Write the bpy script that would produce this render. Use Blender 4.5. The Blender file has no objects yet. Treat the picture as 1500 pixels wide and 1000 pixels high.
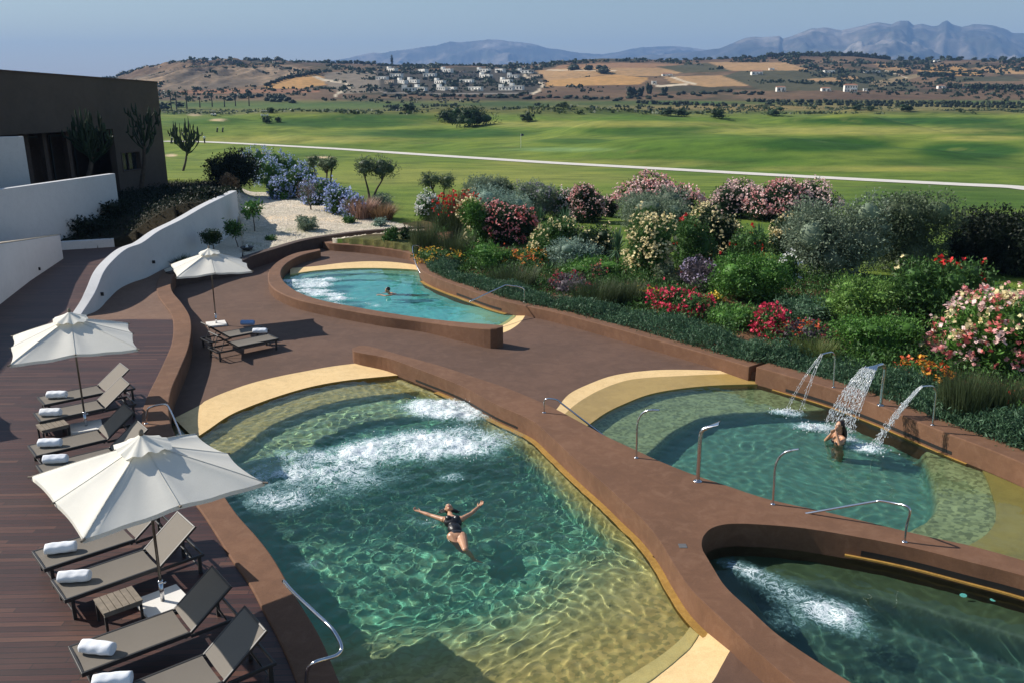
import bpy, math, random
import numpy as np
from mathutils import Vector, Matrix, Quaternion
from mathutils.geometry import delaunay_2d_cdt
random.seed(7)
R = math.radians
PI = math.pi
F = 1250.0
TILT = math.atan(363 / F)
CT, ST, H = math.cos(TILT), math.sin(TILT), 7.0
scene = bpy.context.scene
COL = scene.collection

# ---------------------------------------------------------------- survey helpers
def P(x, y, z=0.0):
    """point of the place at height z seen at photograph coordinates x, y"""
    u = (x - 750) / F; v = (y - 500) / F
    k = (H - z) / (ST + v * CT)
    return Vector((k * u, k * (CT - v * ST), z))
def PY(x, y, Y):
    """point of the place at ground distance Y seen at x, y"""
    u = (x - 750) / F; v = (y - 500) / F
    k = Y / (CT - v * ST)
    return Vector((k * u, Y, H - k * (ST + v * CT)))
def proj(X, Y, Z):
    dz = H - Z; dep = Y * CT + dz * ST
    return 750 + F * X / dep, 500 + F * (dz * CT - Y * ST) / dep
def pxs(pts, z):
    return [tuple(P(x, y, z)[:2]) for x, y in pts]
def cr(pts, n=8, closed=False):
    """smooth curve through the points"""
    p = [np.array(q, float) for q in pts]
    out = []
    m = len(p)
    for i in range(m if closed else m - 1):
        if closed:
            a, b, c, d = p[i - 1], p[i], p[(i + 1) % m], p[(i + 2) % m]
        else:
            a, b, c, d = p[max(i - 1, 0)], p[i], p[i + 1], p[min(i + 2, m - 1)]
        # centripetal-ish: scale tangents by segment length
        L = np.linalg.norm(c - b) + 1e-9
        t1 = (c - a) / (np.linalg.norm(c - b) + np.linalg.norm(b - a) + 1e-9) * L
        t2 = (d - b) / (np.linalg.norm(d - c) + np.linalg.norm(c - b) + 1e-9) * L
        for k in range(n):
            t = k / n
            h1 = 2*t**3 - 3*t**2 + 1; h2 = -2*t**3 + 3*t**2
            h3 = t**3 - 2*t**2 + t; h4 = t**3 - t**2
            out.append(tuple(h1*b + h2*c + h3*t1 + h4*t2))
    if not closed:
        out.append(tuple(p[-1]))
    return out
def resample(pts, n):
    a = np.array(pts, float)
    s = np.r_[0, np.cumsum(np.linalg.norm(np.diff(a, axis=0), axis=1))]
    t = np.linspace(0, s[-1], n)
    return [tuple(np.interp(ti, s, a[:, k]) for k in range(a.shape[1])) for ti in t]
def offset(pts, d):
    """curve moved sideways by d to its left"""
    a = np.array([q[:2] for q in pts], float)
    g = np.gradient(a, axis=0)
    nrm = np.stack([-g[:, 1], g[:, 0]], 1)
    nrm /= np.linalg.norm(nrm, axis=1)[:, None] + 1e-9
    d = np.array(d) if np.ndim(d) else d
    return [tuple(q) for q in a + nrm * (d[:, None] if np.ndim(d) else d)]
def inside(x, y, poly):
    p = np.array(poly, float)
    r = np.zeros(np.shape(x), bool)
    for i in range(len(p)):
        x1, y1 = p[i - 1]; x2, y2 = p[i]
        if y1 == y2: continue
        c = ((y1 > y) != (y2 > y)) & (x < (x2 - x1) * (y - y1) / (y2 - y1) + x1)
        r ^= c
    return r
def dist_poly(x, y, line, closed=False):
    p = np.array(line, float)
    d = np.full(np.shape(x), 1e9)
    for i in range(0 if closed else 1, len(p)):
        a = p[i - 1]; b = p[i]; ab = b - a
        L = ab @ ab + 1e-12
        t = np.clip(((x - a[0]) * ab[0] + (y - a[1]) * ab[1]) / L, 0, 1)
        d = np.minimum(d, np.hypot(x - a[0] - t * ab[0], y - a[1] - t * ab[1]))
    return d

# ---------------------------------------------------------------- object helpers
def tag(o, label=None, cat=None, group=None, kind=None):
    if label: o['label'] = label
    if cat: o['category'] = cat
    if group: o['group'] = group
    if kind: o['kind'] = kind
    return o
def empty(name, loc=(0, 0, 0), rz=0.0, label=None, cat=None, group=None):
    o = bpy.data.objects.new(name, None)
    o.location = loc; o.rotation_euler = (0, 0, rz)
    o.empty_display_size = .2
    COL.objects.link(o)
    return tag(o, label, cat, group)
def mesh(name, v, f, mat, parent=None, smooth=False, link=True):
    me = bpy.data.meshes.new(name)
    if isinstance(v, np.ndarray) and isinstance(f, np.ndarray):
        nv, nf, k = len(v), len(f), f.shape[1]
        me.vertices.add(nv); me.vertices.foreach_set('co', v.astype(np.float32).ravel())
        me.loops.add(nf * k); me.loops.foreach_set('vertex_index', f.astype(np.int32).ravel())
        me.polygons.add(nf)
        me.polygons.foreach_set('loop_start', np.arange(0, nf * k, k, dtype=np.int32))
        me.polygons.foreach_set('loop_total', np.full(nf, k, np.int32))
        me.update(calc_edges=True)
        me.validate()
    else:
        me.from_pydata([tuple(q) for q in v], [], [tuple(q) for q in f])
        me.update()
    if mat:
        for m in (mat if isinstance(mat, (list, tuple)) else [mat]):
            me.materials.append(m)
    if smooth:
        me.polygons.foreach_set('use_smooth', [True] * len(me.polygons))
    o = bpy.data.objects.new(name, me)
    if link: COL.objects.link(o)
    if parent: o.parent = parent
    return o
def bevel(o, w=.02, seg=2, ang=35):
    m = o.modifiers.new('bevel', 'BEVEL'); m.width = w; m.segments = seg
    m.limit_method = 'ANGLE'; m.angle_limit = R(ang); m.harden_normals = False
    return o
def cdt(outer, holes=()):
    vs = []; fs = []
    for lp in [outer] + list(holes):
        b = len(vs); vs += [Vector((q[0], q[1])) for q in lp]
        fs.append(list(range(b, b + len(lp))))
    r = delaunay_2d_cdt(vs, [], fs, 0, 1e-6)
    V, T = r[0], r[2]
    keep = []
    for t in T:
        cx = np.array([sum(V[i][0] for i in t) / len(t)]); cy = np.array([sum(V[i][1] for i in t) / len(t)])
        if inside(cx, cy, outer)[0] and not any(inside(cx, cy, h)[0] for h in holes):
            keep.append(t)
    return V, keep
def sheet(name, outer, holes, z, mat, parent=None):
    V, T = cdt(outer, holes)
    zz = z if callable(z) else (lambda x, y: z)
    fs = []
    for t in T:
        a, b, c = (V[i] for i in t[:3])
        fs.append(t if (b - a).cross(c - a) > 0 else t[::-1])
    return mesh(name, [(q[0], q[1], zz(q[0], q[1])) for q in V], fs, mat, parent)
def prism(name, outer, holes, zt, zb, mat, parent=None, bev=.02):
    """solid with a flat top; zt may vary over x, y"""
    V, T = cdt(outer, holes)
    zf = zt if callable(zt) else (lambda x, y: zt)
    vs = [(q[0], q[1], zf(q[0], q[1])) for q in V]
    fs = []
    cnt = {}
    for t in T:
        a, b, c = (V[i] for i in t[:3])
        t = list(t) if (b - a).cross(c - a) > 0 else list(t)[::-1]
        fs.append(t)
        for i in range(len(t)):
            e = (t[i], t[(i + 1) % len(t)])
            cnt[e] = 1
    n = len(vs)
    low = {}
    for (a, b) in cnt:
        if (b, a) not in cnt:
            for k in (a, b):
                if k not in low:
                    low[k] = len(vs); vs.append((vs[k][0], vs[k][1], zb))
            fs.append([b, a, low[a], low[b]])
    o = mesh(name, vs, fs, mat, parent)
    if bev: bevel(o, bev)
    return o
def loft(name, rows, mat, parent=None, smooth=True, closed_u=False):
    """rows: lists of 3D points of equal count"""
    n = len(rows[0]); vs = [q for r in rows for q in r]; fs = []
    for i in range(len(rows) - 1):
        for j in range(n if closed_u else n - 1):
            j2 = (j + 1) % n
            fs.append((i*n + j, i*n + j2, (i+1)*n + j2, (i+1)*n + j))
    return mesh(name, vs, fs, mat, parent, smooth)
def at_z(pts, z):
    return [(q[0], q[1], z(i / max(1, len(pts) - 1)) if callable(z) else z) for i, q in enumerate(pts)]

class MB:
    def __init__(s): s.v = []; s.f = []; s.mi = []
    def add(s, v, f, mi=0):
        b = len(s.v); s.v += [tuple(q) for q in v]
        s.f += [tuple(i + b for i in q) for q in f]; s.mi += [mi] * len(f)
        return s
    def box(s, c, d, M=None, mi=0):
        x, y, z = d[0]/2, d[1]/2, d[2]/2
        v = [Vector((c[0]+i*x, c[1]+j*y, c[2]+k*z)) for k in (-1, 1) for j in (-1, 1) for i in (-1, 1)]
        if M is not None: v = [M @ q for q in v]
        return s.add(v, [(0,2,3,1),(4,5,7,6),(0,1,5,4),(2,6,7,3),(0,4,6,2),(1,3,7,5)], mi)
    def tube(s, pts, r, n=8, mi=0, cap=True):
        pts = [Vector(q) for q in pts]; m = len(pts)
        rr = r if isinstance(r, (list, tuple)) else [r] * m
        up = Vector((0, 0, 1)); rings = []
        T = []
        for i in range(m):
            t = (pts[min(i+1, m-1)] - pts[max(i-1, 0)]).normalized(); T.append(t)
        a = T[0].orthogonal().normalized()
        for i in range(m):
            a = (a - T[i] * a.dot(T[i]))
            a = a.normalized() if a.length > 1e-6 else T[i].orthogonal().normalized()
            b = T[i].cross(a)
            rings.append([pts[i] + (a * math.cos(2*PI*k/n) + b * math.sin(2*PI*k/n)) * rr[i] for k in range(n)])
        v = [q for g in rings for q in g]; f = []
        for i in range(m - 1):
            for k in range(n):
                k2 = (k+1) % n
                f.append((i*n+k, i*n+k2, (i+1)*n+k2, (i+1)*n+k))
        if cap:
            f.append(tuple(range(n))[::-1]); f.append(tuple((m-1)*n+k for k in range(n)))
        return s.add(v, f, mi)
    def lathe(s, prof, c=(0,0,0), n=16, mi=0):
        v = []; f = []
        for (r, z) in prof:
            for k in range(n):
                v.append((c[0]+r*math.cos(2*PI*k/n), c[1]+r*math.sin(2*PI*k/n), c[2]+z))
        for i in range(len(prof)-1):
            for k in range(n):
                k2 = (k+1) % n
                f.append((i*n+k, i*n+k2, (i+1)*n+k2, (i+1)*n+k))
        f.append(tuple(range(n))[::-1]); f.append(tuple((len(prof)-1)*n+k for k in range(n)))
        return s.add(v, f, mi)
    def build(s, name, mat, parent=None, smooth=False, bev=0, link=True):
        o = mesh(name, s.v, s.f, mat, parent, smooth, link)
        if isinstance(mat, (list, tuple)):
            o.data.polygons.foreach_set('material_index', s.mi)
        if bev: bevel(o, bev)
        return o
def copy_tree(o, parent=None):
    c = o.copy(); COL.objects.link(c)
    if parent: c.parent = parent
    for ch in list(o.children): copy_tree(ch, c)
    return c
def vgrid(name, z, x, y, faces, mat, **kw):
    return mesh(name, np.stack([x.ravel(), y.ravel(), z.ravel()], 1), faces, mat, **kw)
def gridfaces(ny, nx, keep=None):
    i = np.arange(ny - 1)[:, None] * nx + np.arange(nx - 1)[None, :]
    f = np.stack([i, i + 1, i + nx + 1, i + nx], -1)
    if keep is not None: f = f[keep]
    return f.reshape(-1, 4)
def compact(v, f):
    used = np.unique(f); m = np.full(len(v), -1); m[used] = np.arange(len(used))
    return v[used], m[f]

# ---------------------------------------------------------------- materials
MATS = {}
def nodes(name):
    m = bpy.data.materials.new(name); m.use_nodes = True
    nt = m.node_tree; nt.nodes.clear()
    out = nt.nodes.new('ShaderNodeOutputMaterial')
    return m, nt, out
def N(nt, t, ins=None, **kw):
    n = nt.nodes.new('ShaderNode' + t)
    for k, v in kw.items(): setattr(n, k, v)
    for k, v in (ins or {}).items():
        if isinstance(v, bpy.types.NodeSocket): nt.links.new(v, n.inputs[k])
        else: n.inputs[k].default_value = v
    return n
def ramp(nt, fac, stops, interp='LINEAR'):
    n = nt.nodes.new('ShaderNodeValToRGB'); n.color_ramp.interpolation = interp
    e = n.color_ramp.elements
    while len(e) < len(stops): e.new(.5)
    for i, (p, c) in enumerate(stops):
        e[i].position = p; e[i].color = tuple(c) + (1,) if len(c) == 3 else c
    nt.links.new(fac, n.inputs['Fac'])
    return n.outputs['Color']
def mixc(nt, fac, a, b, mode='MIX'):
    n = nt.nodes.new('ShaderNodeMix'); n.data_type = 'RGBA'; n.blend_type = mode
    for s, v in ((n.inputs[0], fac), (n.inputs[6], a), (n.inputs[7], b)):
        if isinstance(v, bpy.types.NodeSocket): nt.links.new(v, s)
        else: s.default_value = (tuple(v) + (1,) if isinstance(v, (tuple, list)) and len(v) == 3 else v)
    return n.outputs[2]
def math_(nt, op, a, b=0.0, c=0.0, clamp=False):
    n = nt.nodes.new('ShaderNodeMath'); n.operation = op; n.use_clamp = clamp
    for i, v in enumerate((a, b, c)):
        if isinstance(v, bpy.types.NodeSocket): nt.links.new(v, n.inputs[i])
        else: n.inputs[i].default_value = v
    return n.outputs[0]
def coord(nt, which='Object', scale=(1, 1, 1), rot=(0, 0, 0)):
    if which == 'World':
        s = N(nt, 'NewGeometry').outputs['Position']
    else:
        s = N(nt, 'TexCoord').outputs[which]
    if tuple(scale) == (1, 1, 1) and tuple(rot) == (0, 0, 0): return s
    return N(nt, 'Mapping', {'Vector': s, 'Scale': scale, 'Rotation': rot}).outputs[0]
def noise(nt, vec, scale, detail=4, rough=.55, dist=0.0, out='Fac'):
    return N(nt, 'TexNoise', {'Vector': vec, 'Scale': scale, 'Detail': detail, 'Roughness': rough, 'Distortion': dist}).outputs[out]
def principled(nt, out, color, rough=.7, **kw):
    ins = {'Base Color': color if isinstance(color, bpy.types.NodeSocket) else tuple(color) + (1,), 'Roughness': rough}
    ins.update(kw)
    b = N(nt, 'BsdfPrincipled', ins)
    nt.links.new(b.outputs[0], out.inputs['Surface'])
    return b
def bump(nt, b, h, strength=.3, dist=.01):
    n = N(nt, 'Bump', {'Height': h, 'Strength': strength, 'Distance': dist})
    nt.links.new(n.outputs[0], b.inputs['Normal'])
    return n
def plain(name, color, rough=.6, var=.15, scale=3.0, bmp=0, space='Object', **kw):
    """one-colour material with a mottle of its own"""
    if name in MATS: return MATS[name]
    m, nt, out = nodes(name)
    v = coord(nt, space)
    n = noise(nt, v, scale, 5)
    a = tuple(max(0, c * (1 - var)) for c in color); b = tuple(min(1, c * (1 + var)) for c in color)
    col = ramp(nt, n, [(.3, a), (.7, b)])
    p = principled(nt, out, col, rough, **kw)
    if bmp: bump(nt, p, noise(nt, v, scale * 12, 4), bmp, .004)
    MATS[name] = m
    return m

# stucco of walls and terrace
def stucco(name, color, var=.2, dirt=.25, rough=.85, pale=None, scale=.6):
    m, nt, out = nodes(name)
    v = coord(nt, 'World')
    big = noise(nt, v, scale, 5, .6)
    mid = noise(nt, v, scale * 7, 6, .7, .6)
    fine = noise(nt, v, 60, 3)
    a = tuple(c * (1 - var) for c in color); b = tuple(c * (1 + var) for c in color)
    col = ramp(nt, big, [(.36, a), (.62, b)])
    col = mixc(nt, math_(nt, 'MULTIPLY', ramp(nt, mid, [(.5, (0,)*3), (.66, (1,)*3)]), dirt), col, pale or tuple(min(1, c * 1.6 + .02) for c in color))
    col = mixc(nt, math_(nt, 'MULTIPLY', ramp(nt, mid, [(.34, (1,)*3), (.5, (0,)*3)]), dirt), col, tuple(c * .55 for c in color))
    col = mixc(nt, .35, col, ramp(nt, fine, [(.3, tuple(c*.7 for c in color)), (.7, tuple(min(1, c*1.3) for c in color))]))
    p = principled(nt, out, col, rough)
    bump(nt, p, math_(nt, 'ADD', fine, math_(nt, 'MULTIPLY', mid, 2.0)), .35, .004)
    MATS[name] = m
    return m
M_TERR = stucco('terrace_stucco', (.110, .059, .038), var=.2, dirt=.45, pale=(.172, .102, .070), scale=.35)
M_WALL = stucco('brown_wall_stucco', (.155, .074, .038), var=.18, dirt=.42, pale=(.26, .145, .088), scale=.5)
M_WALLD = stucco('dark_wall_stucco', (.07, .044, .034), var=.1, dirt=.3, pale=(.16, .11, .085))
M_BEACH = stucco('yellow_beach', (.74, .52, .25), var=.09, dirt=.35, pale=(.82, .65, .38), scale=.8)
M_LEDGE = stucco('ochre_ledge', (.33, .185, .035), var=.2, dirt=.4, pale=(.55, .36, .10), scale=2)
M_WHITE = stucco('white_render', (.60, .60, .60), var=.05, dirt=.18, pale=(.66, .65, .62))
M_BUILD = stucco('brown_concrete', (.085, .062, .048), var=.15, dirt=.3, pale=(.12, .09, .072), scale=.25)
M_STEEL = plain('stainless_steel', (.62, .62, .64), .18, .05, 8, Metallic=1.0)
M_BLACK = plain('recess_black', (.01, .01, .01), .6)
M_CHAR = plain('charcoal_frame', (.028, .027, .027), .45, .1)
# ================================================================ TERRACES, POOLS, WALLS
ZT, ZR, ZW = -.48, -.12, -.56      # terrace floor, wall tops, water
LEFTB = [(239,397),(230,413),(231,431.5),(240,445),(251,461),(254,479.5),(251,503.6),(240,530),(227,557),(217.6,575.7),(208,605),(212,640),(235,680),(272,721.6),(294,747),(320,787),(336,813),(366,856),(384,890),(407,933),(430,985),(455,1060)]
RIGHTB = [(259,397),(251,410),(252,426),(267,445),(278,463.5),(280,485),(275,511.6),(262,543.6),(251,570),(247,597),(252,625),(275,662),(318,711),(347,752),(378,787),(400,816),(428,864),(468,930),(498,1000),(522,1060)]
para_l = cr(pxs(LEFTB, .04), 5); para_r = cr(pxs(RIGHTB, .04), 5)
o = prism('curved_parapet_wall', para_l + para_r[::-1], [], .04, -2.6, M_WALL)
tag(o, 'low winding brown wall between the wooden deck and the pool terrace, running down to the big pool', 'wall')

RIDGE_L = [(516,510),(519,514.5),(567,524),(620,543),(674,564),(727,592),(780,616),(807,639),(833,663),(860,687),(887,710),(915,736),(943,762),(967,792),(987,825),(1013,863),(1047,896),(1098,944),(1164,1000),(1250,1065),(1400,1160),(1700,1330)]
RIDGE_R = [(2000,1000),(1650,865),(1500,820),(1420,798),(1378,789),(1330,778),(1260,761),(1201,747),(1132,732),(1095,721),(1060,709),(1015,694),(964,673.6),(929.5,657.5),(889.5,639),(860,623),(815,599),(780,583),(740,567),(700,553.6),(647,536),(594,521.5),(540,506.5),(527,505.5)]
ridge_l = cr(pxs(RIDGE_L, ZR), 6); ridge_r = cr(pxs(RIDGE_R, ZR), 6)
POOL4_N = [(1030,806),(1028,797),(1031,784),(1044,772),(1068,766.5),(1110,767),(1180,773),(1271,788),(1340,802),(1420,822),(1500,842.5),(1620,880),(1800,940)]
POOL4_S = [(1800,1250),(1500,1135),(1400,1085),(1300,1032),(1250,1001),(1201,970.6),(1140,929),(1100,893),(1063,858.5),(1042,826)]
pool4 = cr(pxs(POOL4_N, ZR), 6) + cr(pxs(POOL4_S, ZR), 6)
o = prism('pool_ridge_wall', ridge_l + ridge_r, [pool4], ZR, -2.7, M_WALL)
tag(o, 'broad sweeping brown wall dividing the three nearest pools, spouts standing on its flat top', 'wall')
ridge = o

# ---- pool edges
B1N_O = [(255,612),(294,592),(300,587),(327,575),(367,561),(407,551),(449.5,542.7),(487,536),(545,529)]
B1N_I = [(285,642),(302,631),(331,611),(353,600),(407,580),(460,565),(513.6,556),(597,548)]
B1S_I = [(1040,880),(1017.6,905),(999,930.6),(967,957),(929.5,981),(897.5,1000),(800,1040),(650,1078),(480,1085)]
B1S_O = [(1090,920),(1068,954.6),(1057.7,973),(1041.7,1000),(980,1060),(850,1120),(650,1150),(440,1140)]
b1no = cr(pxs(B1N_O, ZT), 5); b1ni = cr(pxs(B1N_I, -.53), 5)
b1so = cr(pxs(B1S_O, ZT), 5); b1si = cr(pxs(B1S_I, -.545), 5)
B3N_O = [(800,615),(815,599),(833,577),(860,563),(900,549),(953.6,542),(1007,541),(1087,543.5),(1130,545)]
B3N_M = [(815,622),(828,605),(852,585.5),(887,567),(927,555),(1007,549.5),(1095,546.5),(1130,548)]
B3N_I = [(840,637),(860,623),(887,604),(913.5,591),(953.6,576),(1007,567),(1060,563),(1150,561)]
b3no = cr(pxs(B3N_O, ZT), 5); b3nm = cr(pxs(B3N_M, -.5), 5); b3ni = cr(pxs(B3N_I, -.53), 5)
B3E_I = [(1395,812),(1420,796),(1444,781),(1458,762),(1459,744),(1452,716),(1444,695),(1430,670)]
B3E_O = [(1800,920),(1800,900),(1800,880),(1800,860),(1800,840),(1800,820),(1800,800),(1720,780)]
b3ei = cr(pxs(B3E_I, -.55), 5); b3eo = cr(pxs(B3E_O, -.47), 5)
B2N_O = [(425,393),(463,392-2),(500,385.4),(540,383),(580,384.5),(620,390)]
B2N_I = [(425,402),(463,396.5),(513.5,393.2),(560,393),(609.6,395.5),(630,399)]
b2no = cr(pxs(B2N_O, ZT), 4); b2ni = cr(pxs(B2N_I, -.53), 4)
B2E_O = [(772,452),(770,460),(764.5,469.5),(754,479),(738,487),(720,490)]
B2E_I = [(756,447),(754,457.5),(748,464),(741,469.5),(730,475),(714,479)]
b2eo = cr(pxs(B2E_O, ZT), 4); b2ei = cr(pxs(B2E_I, -.54), 4)

GW = [(470,353),(482,356.5),(527,360),(575,366),(600,371),(611,381),(618,396),(640,407.6),(680,422),(720,436),(760,446),(813.6,457.5),(867,471.6),(920,486),(955,496),(1020,514),(1088,534),(1148,551),(1217,571),(1288,597),(1364,628),(1407,645),(1447,660),(1500,682),(1600,728),(1800,820)]
gw = cr(pxs(GW, ZR), 6)
gwa = np.array(gw); gwd = np.linspace(0, 1, len(gw))
wid = np.where(np.array([proj(q[0], q[1], ZR)[0] for q in gw]) > 1092, .62, .42)
gw_back = offset(gw, wid)
isec = int(np.argmax(wid > .5))
o = prism('garden_wall', gw[:isec+1] + gw_back[:isec+1][::-1], [], ZR, -2.2, M_WALL)
tag(o, 'long low brown wall edging the flower beds, from the far small pool to the spout pool', 'wall')
gwall = o
# second, slightly higher stretch behind the spout pool, stepping forward at two spouts
front2 = [tuple(q) for q in gw[isec+1:]]
o = prism('spout_wall', front2 + gw_back[isec+1:][::-1], [], ZR + .05, -2.2, M_WALL)
tag(o, 'thicker brown garden wall behind the right pool, carrying the three running water spouts', 'wall')
swall = o

# terrace floor with the pools cut out of it
T_OUT = [(247,400),(300,390),(370,372),(400,364),(460,350),(487,347),(540,352),(600,365)]
t_out = pxs(T_OUT, ZT) + [tuple(q) for q in offset(gw, .2)][24:] + pxs([(2000,1000),(2000,1500),(300,1500),(470,1090)], ZT) + [tuple(np.array(a)*.5+np.array(b)*.5) for a, b in zip(resample(para_l, 60), resample(para_r, 60))][::-1][2:]
mid_r = resample(ridge_l, 80)
inset_r = offset(ridge_l, .15)
def near_idx(c, p): return int(np.argmin(np.hypot(np.array(c)[:,0]-p[0], np.array(c)[:,1]-p[1])))
ia = near_idx(inset_r, b1no[-1]); ib = near_idx(inset_r, b1so[0])
inset_p = offset(para_r, -.12)
ja = near_idx(inset_p, b1no[0])
hole1 = b1no + inset_r[ia+1:ib] + b1so + inset_p[ja+1:][::-1]
rr2 = offset(ridge_r, .15)
ic = near_idx(rr2, b3no[0])
gwm = offset(gw, .2)
ig = near_idx(gwm, b3no[-1])
hole3 = b3no + gwm[ig+2:-2] + rr2[8:ic]
W2O = [(468,364.5),(433.5,370.5),(406.7,383),(394,397),(392.5,409),(396,418),(407,427),(433.5,438),(473.5,447.3),(513.5,455),(567,464),(620,471),(674,477.7),(722,481.5),(736.5,479)]
W2I = [(469.5,367),(444,373.5),(424,383),(413.5,393.5),(412,404),(420,416),(441.5,429.5),(473.5,440),(513.5,448),(567,457.5),(620,465.5),(674,471.4),(727,475.5),(737,477)]
def w2z(x): return ZR + .27 * max(0, min(1, (x - 630) / 90)) ** 1.0
def w2pts(L): return [tuple(P(x, y, w2z(x))) for x, y in L]
w2o = resample(cr(w2pts(W2O), 8), 90); w2i = resample(cr(w2pts(W2I), 8), 90)
rows = [[(a[0], a[1], -2.2) for a in w2o], [(a[0], a[1], a[2]-.03) for a in w2o],
        [tuple(np.array(a)+ (np.array(b)-np.array(a))*.06) for a, b in zip(w2o, w2i)],
        [tuple(np.array(b)+ (np.array(a)-np.array(b))*.06) for a, b in zip(w2o, w2i)],
        [(a[0], a[1], a[2]-.03) for a in w2i], [(a[0], a[1], -2.2) for a in w2i]]
o = loft('far_pool_wall', rows, M_WALL, smooth=False)
me = o.data; n = len(rows[0])
import bmesh
bm = bmesh.new(); bm.from_mesh(me); bm.verts.ensure_lookup_table()
for e in (0, n - 1):
    try: bm.faces.new([bm.verts[k * n + e] for k in range(6)])
    except Exception: pass
bmesh.ops.recalc_face_normals(bm, faces=bm.faces); bm.to_mesh(me); bm.free()
tag(o, 'curved brown wall wrapped round the far small pool, open at its left end', 'wall')
w2m = [((a[0]+b[0])/2, (a[1]+b[1])/2) for a, b in zip(w2o, w2i)]
k0 = near_idx(w2m, b2no[0]); k1 = near_idx(w2m, b2eo[-1])
g0 = near_idx(gwm, b2no[-1]); g1 = near_idx(gwm, b2eo[0])
hole2 = b2no + gwm[g0+1:g1] + b2eo + w2m[k0+1:k1][::-1]
hole4 = [tuple(q) for q in offset(pool4, 0)]
terr = sheet("terrace", t_out, [hole1, hole2, hole3, hole4], ZT, M_TERR)
tag(terr, kind='structure')

# beaches: shallow ramps with a riser under water
def beach(name, oc, ic_, zo, zi, mat, riser=-.95, rm=None):
    n = 70
    a = resample(oc, n); b = resample(ic_, n)
    c = offset(b, 0)
    o = loft(name, [[(q[0], q[1], zo) for q in a], [((p[0]+q[0])/2, (p[1]+q[1])/2, (zo+zi)/2) for p, q in zip(a, b)], [(q[0], q[1], zi) for q in b]], mat, smooth=False)
    r = loft(name, [[(q[0], q[1], zi - .001) for q in b], [(q[0], q[1], riser) for q in b]], rm or mat, smooth=False)
    r.name = name + '_riser'
    tag(o, kind='structure'); tag(r, kind='structure')
    return o
beach('beach_entry', b1no, b1ni, ZT - .001, -.525, M_BEACH, rm=M_LEDGE)
beach('beach_entry', b1so, b1si, ZT - .001, -.59, M_BEACH)
beach('beach_entry', b3no, b3nm, ZT - .001, -.5, M_BEACH, riser=-.501)
M_WET = stucco('wet_beach', (.40, .27, .085), var=.12, dirt=.35, pale=(.5, .36, .14), scale=.7, rough=.35)
beach('wet_beach', b3nm, b3ni, -.501, -.535, M_WET)
beach('wet_beach', b3eo, b3ei, ZT + .01, -.59, M_WET)
beach('beach_entry', b2no, b2ni, ZT - .001, -.525, M_BEACH)
beach('beach_entry', b2eo, b2ei, ZT - .001, -.58, M_BEACH)

# ochre ledges and flat black strips painted for the dark inside of overflow slots
def strip(name, curve, d0, d1, z, drop, mat, parent):
    a = offset(curve, d0); b = offset(curve, d1)
    rows = [[(q[0], q[1], z) for q in a], [(q[0], q[1], z) for q in b], [(q[0], q[1], z - drop) for q in b]]
    o = loft(name, rows, mat, parent, smooth=False)
    return o
def slot(curve, d, z0, z1, parent):
    a = offset(curve, d)
    return loft('slot_dark_strip', [[(q[0], q[1], z0) for q in a], [(q[0], q[1], z1) for q in a]], M_BLACK, parent, smooth=False)
def seg(c, x0, x1, z=ZR):
    return [q for q in c if x0 <= proj(q[0], q[1], z)[0] <= x1]
rl = resample(ridge_l, 400)
rl1 = [q for q in rl if 640 <= proj(q[0], q[1], ZR)[0] and proj(q[0], q[1], ZR)[1] < 893 and proj(q[0], q[1], ZR)[1] > 545]
strip('ledge', rl1, .05, -.13, -.546, .12, M_LEDGE, ridge)
slot([q for q in rl if 607 <= proj(q[0], q[1], ZR)[0] <= 760 and proj(q[0], q[1], ZR)[1] < 700], -.004, -.50, -.44, ridge)
gl = resample(gw, 500)
strip('ledge', seg(gl, 619, 745), .05, -.14, -.547, .12, M_LEDGE, gwall)
slot(seg(gl, 668, 735), -.005, -.50, -.42, gwall)
strip('ledge', seg(gl, 1134, 1425), .05, -.055, -.552, .12, M_LEDGE, swall)
slot(seg(gl, 1150, 1398), -.005, -.51, -.43, swall)
p4 = resample(cr(pxs(POOL4_N, ZR), 6), 300)
strip('ledge', seg(p4, 1240, 1800), .0, -.05, -.475, .03, M_LEDGE, ridge)
slot(seg(p4, 1262, 1800), -.005, -.465, -.36, ridge)
# ---------------------------------------------------------------- pool shells
def sstep(x, a, b):
    t = np.clip((x - a) / (b - a), 0, 1); return t * t * (3 - 2 * t)
def tile_mat(name, deep, shallow, speck, zs=(-.75, -1.4), sc=13):
    """pebbly mosaic lining: pale at the rim, greener with depth in place of light the water absorbs"""
    m, nt, out = nodes(name)
    v = coord(nt, 'World')
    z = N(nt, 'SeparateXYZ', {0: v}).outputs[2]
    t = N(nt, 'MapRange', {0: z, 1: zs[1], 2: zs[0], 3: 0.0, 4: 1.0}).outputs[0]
    col = mixc(nt, t, deep, shallow)  # depth tint painted on the tiles for the water's absorption of light
    vor = N(nt, 'TexVoronoi', {'Vector': v, 'Scale': sc}, feature='F1')
    col = mixc(nt, math_(nt, 'MULTIPLY', ramp(nt, vor.outputs['Color'], [(.35, (0,)*3), (.7, (1,)*3)]), math_(nt, 'MULTIPLY_ADD', t, .5, .25)), col, speck)
    n = noise(nt, v, 1.1, 4)
    col = mixc(nt, .5, col, mixc(nt, 1.0, col, ramp(nt, n, [(.3, (.55,)*3), (.7, (1,)*3)]), 'MULTIPLY'))
    p = principled(nt, out, col, .5)
    return m
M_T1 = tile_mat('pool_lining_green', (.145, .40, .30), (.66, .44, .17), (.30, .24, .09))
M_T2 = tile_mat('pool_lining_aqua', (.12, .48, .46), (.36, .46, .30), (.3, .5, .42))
M_T3 = tile_mat('pool_lining_emerald', (.115, .265, .215), (.44, .42, .22), (.15, .15, .07), zs=(-.8, -1.2))
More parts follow.
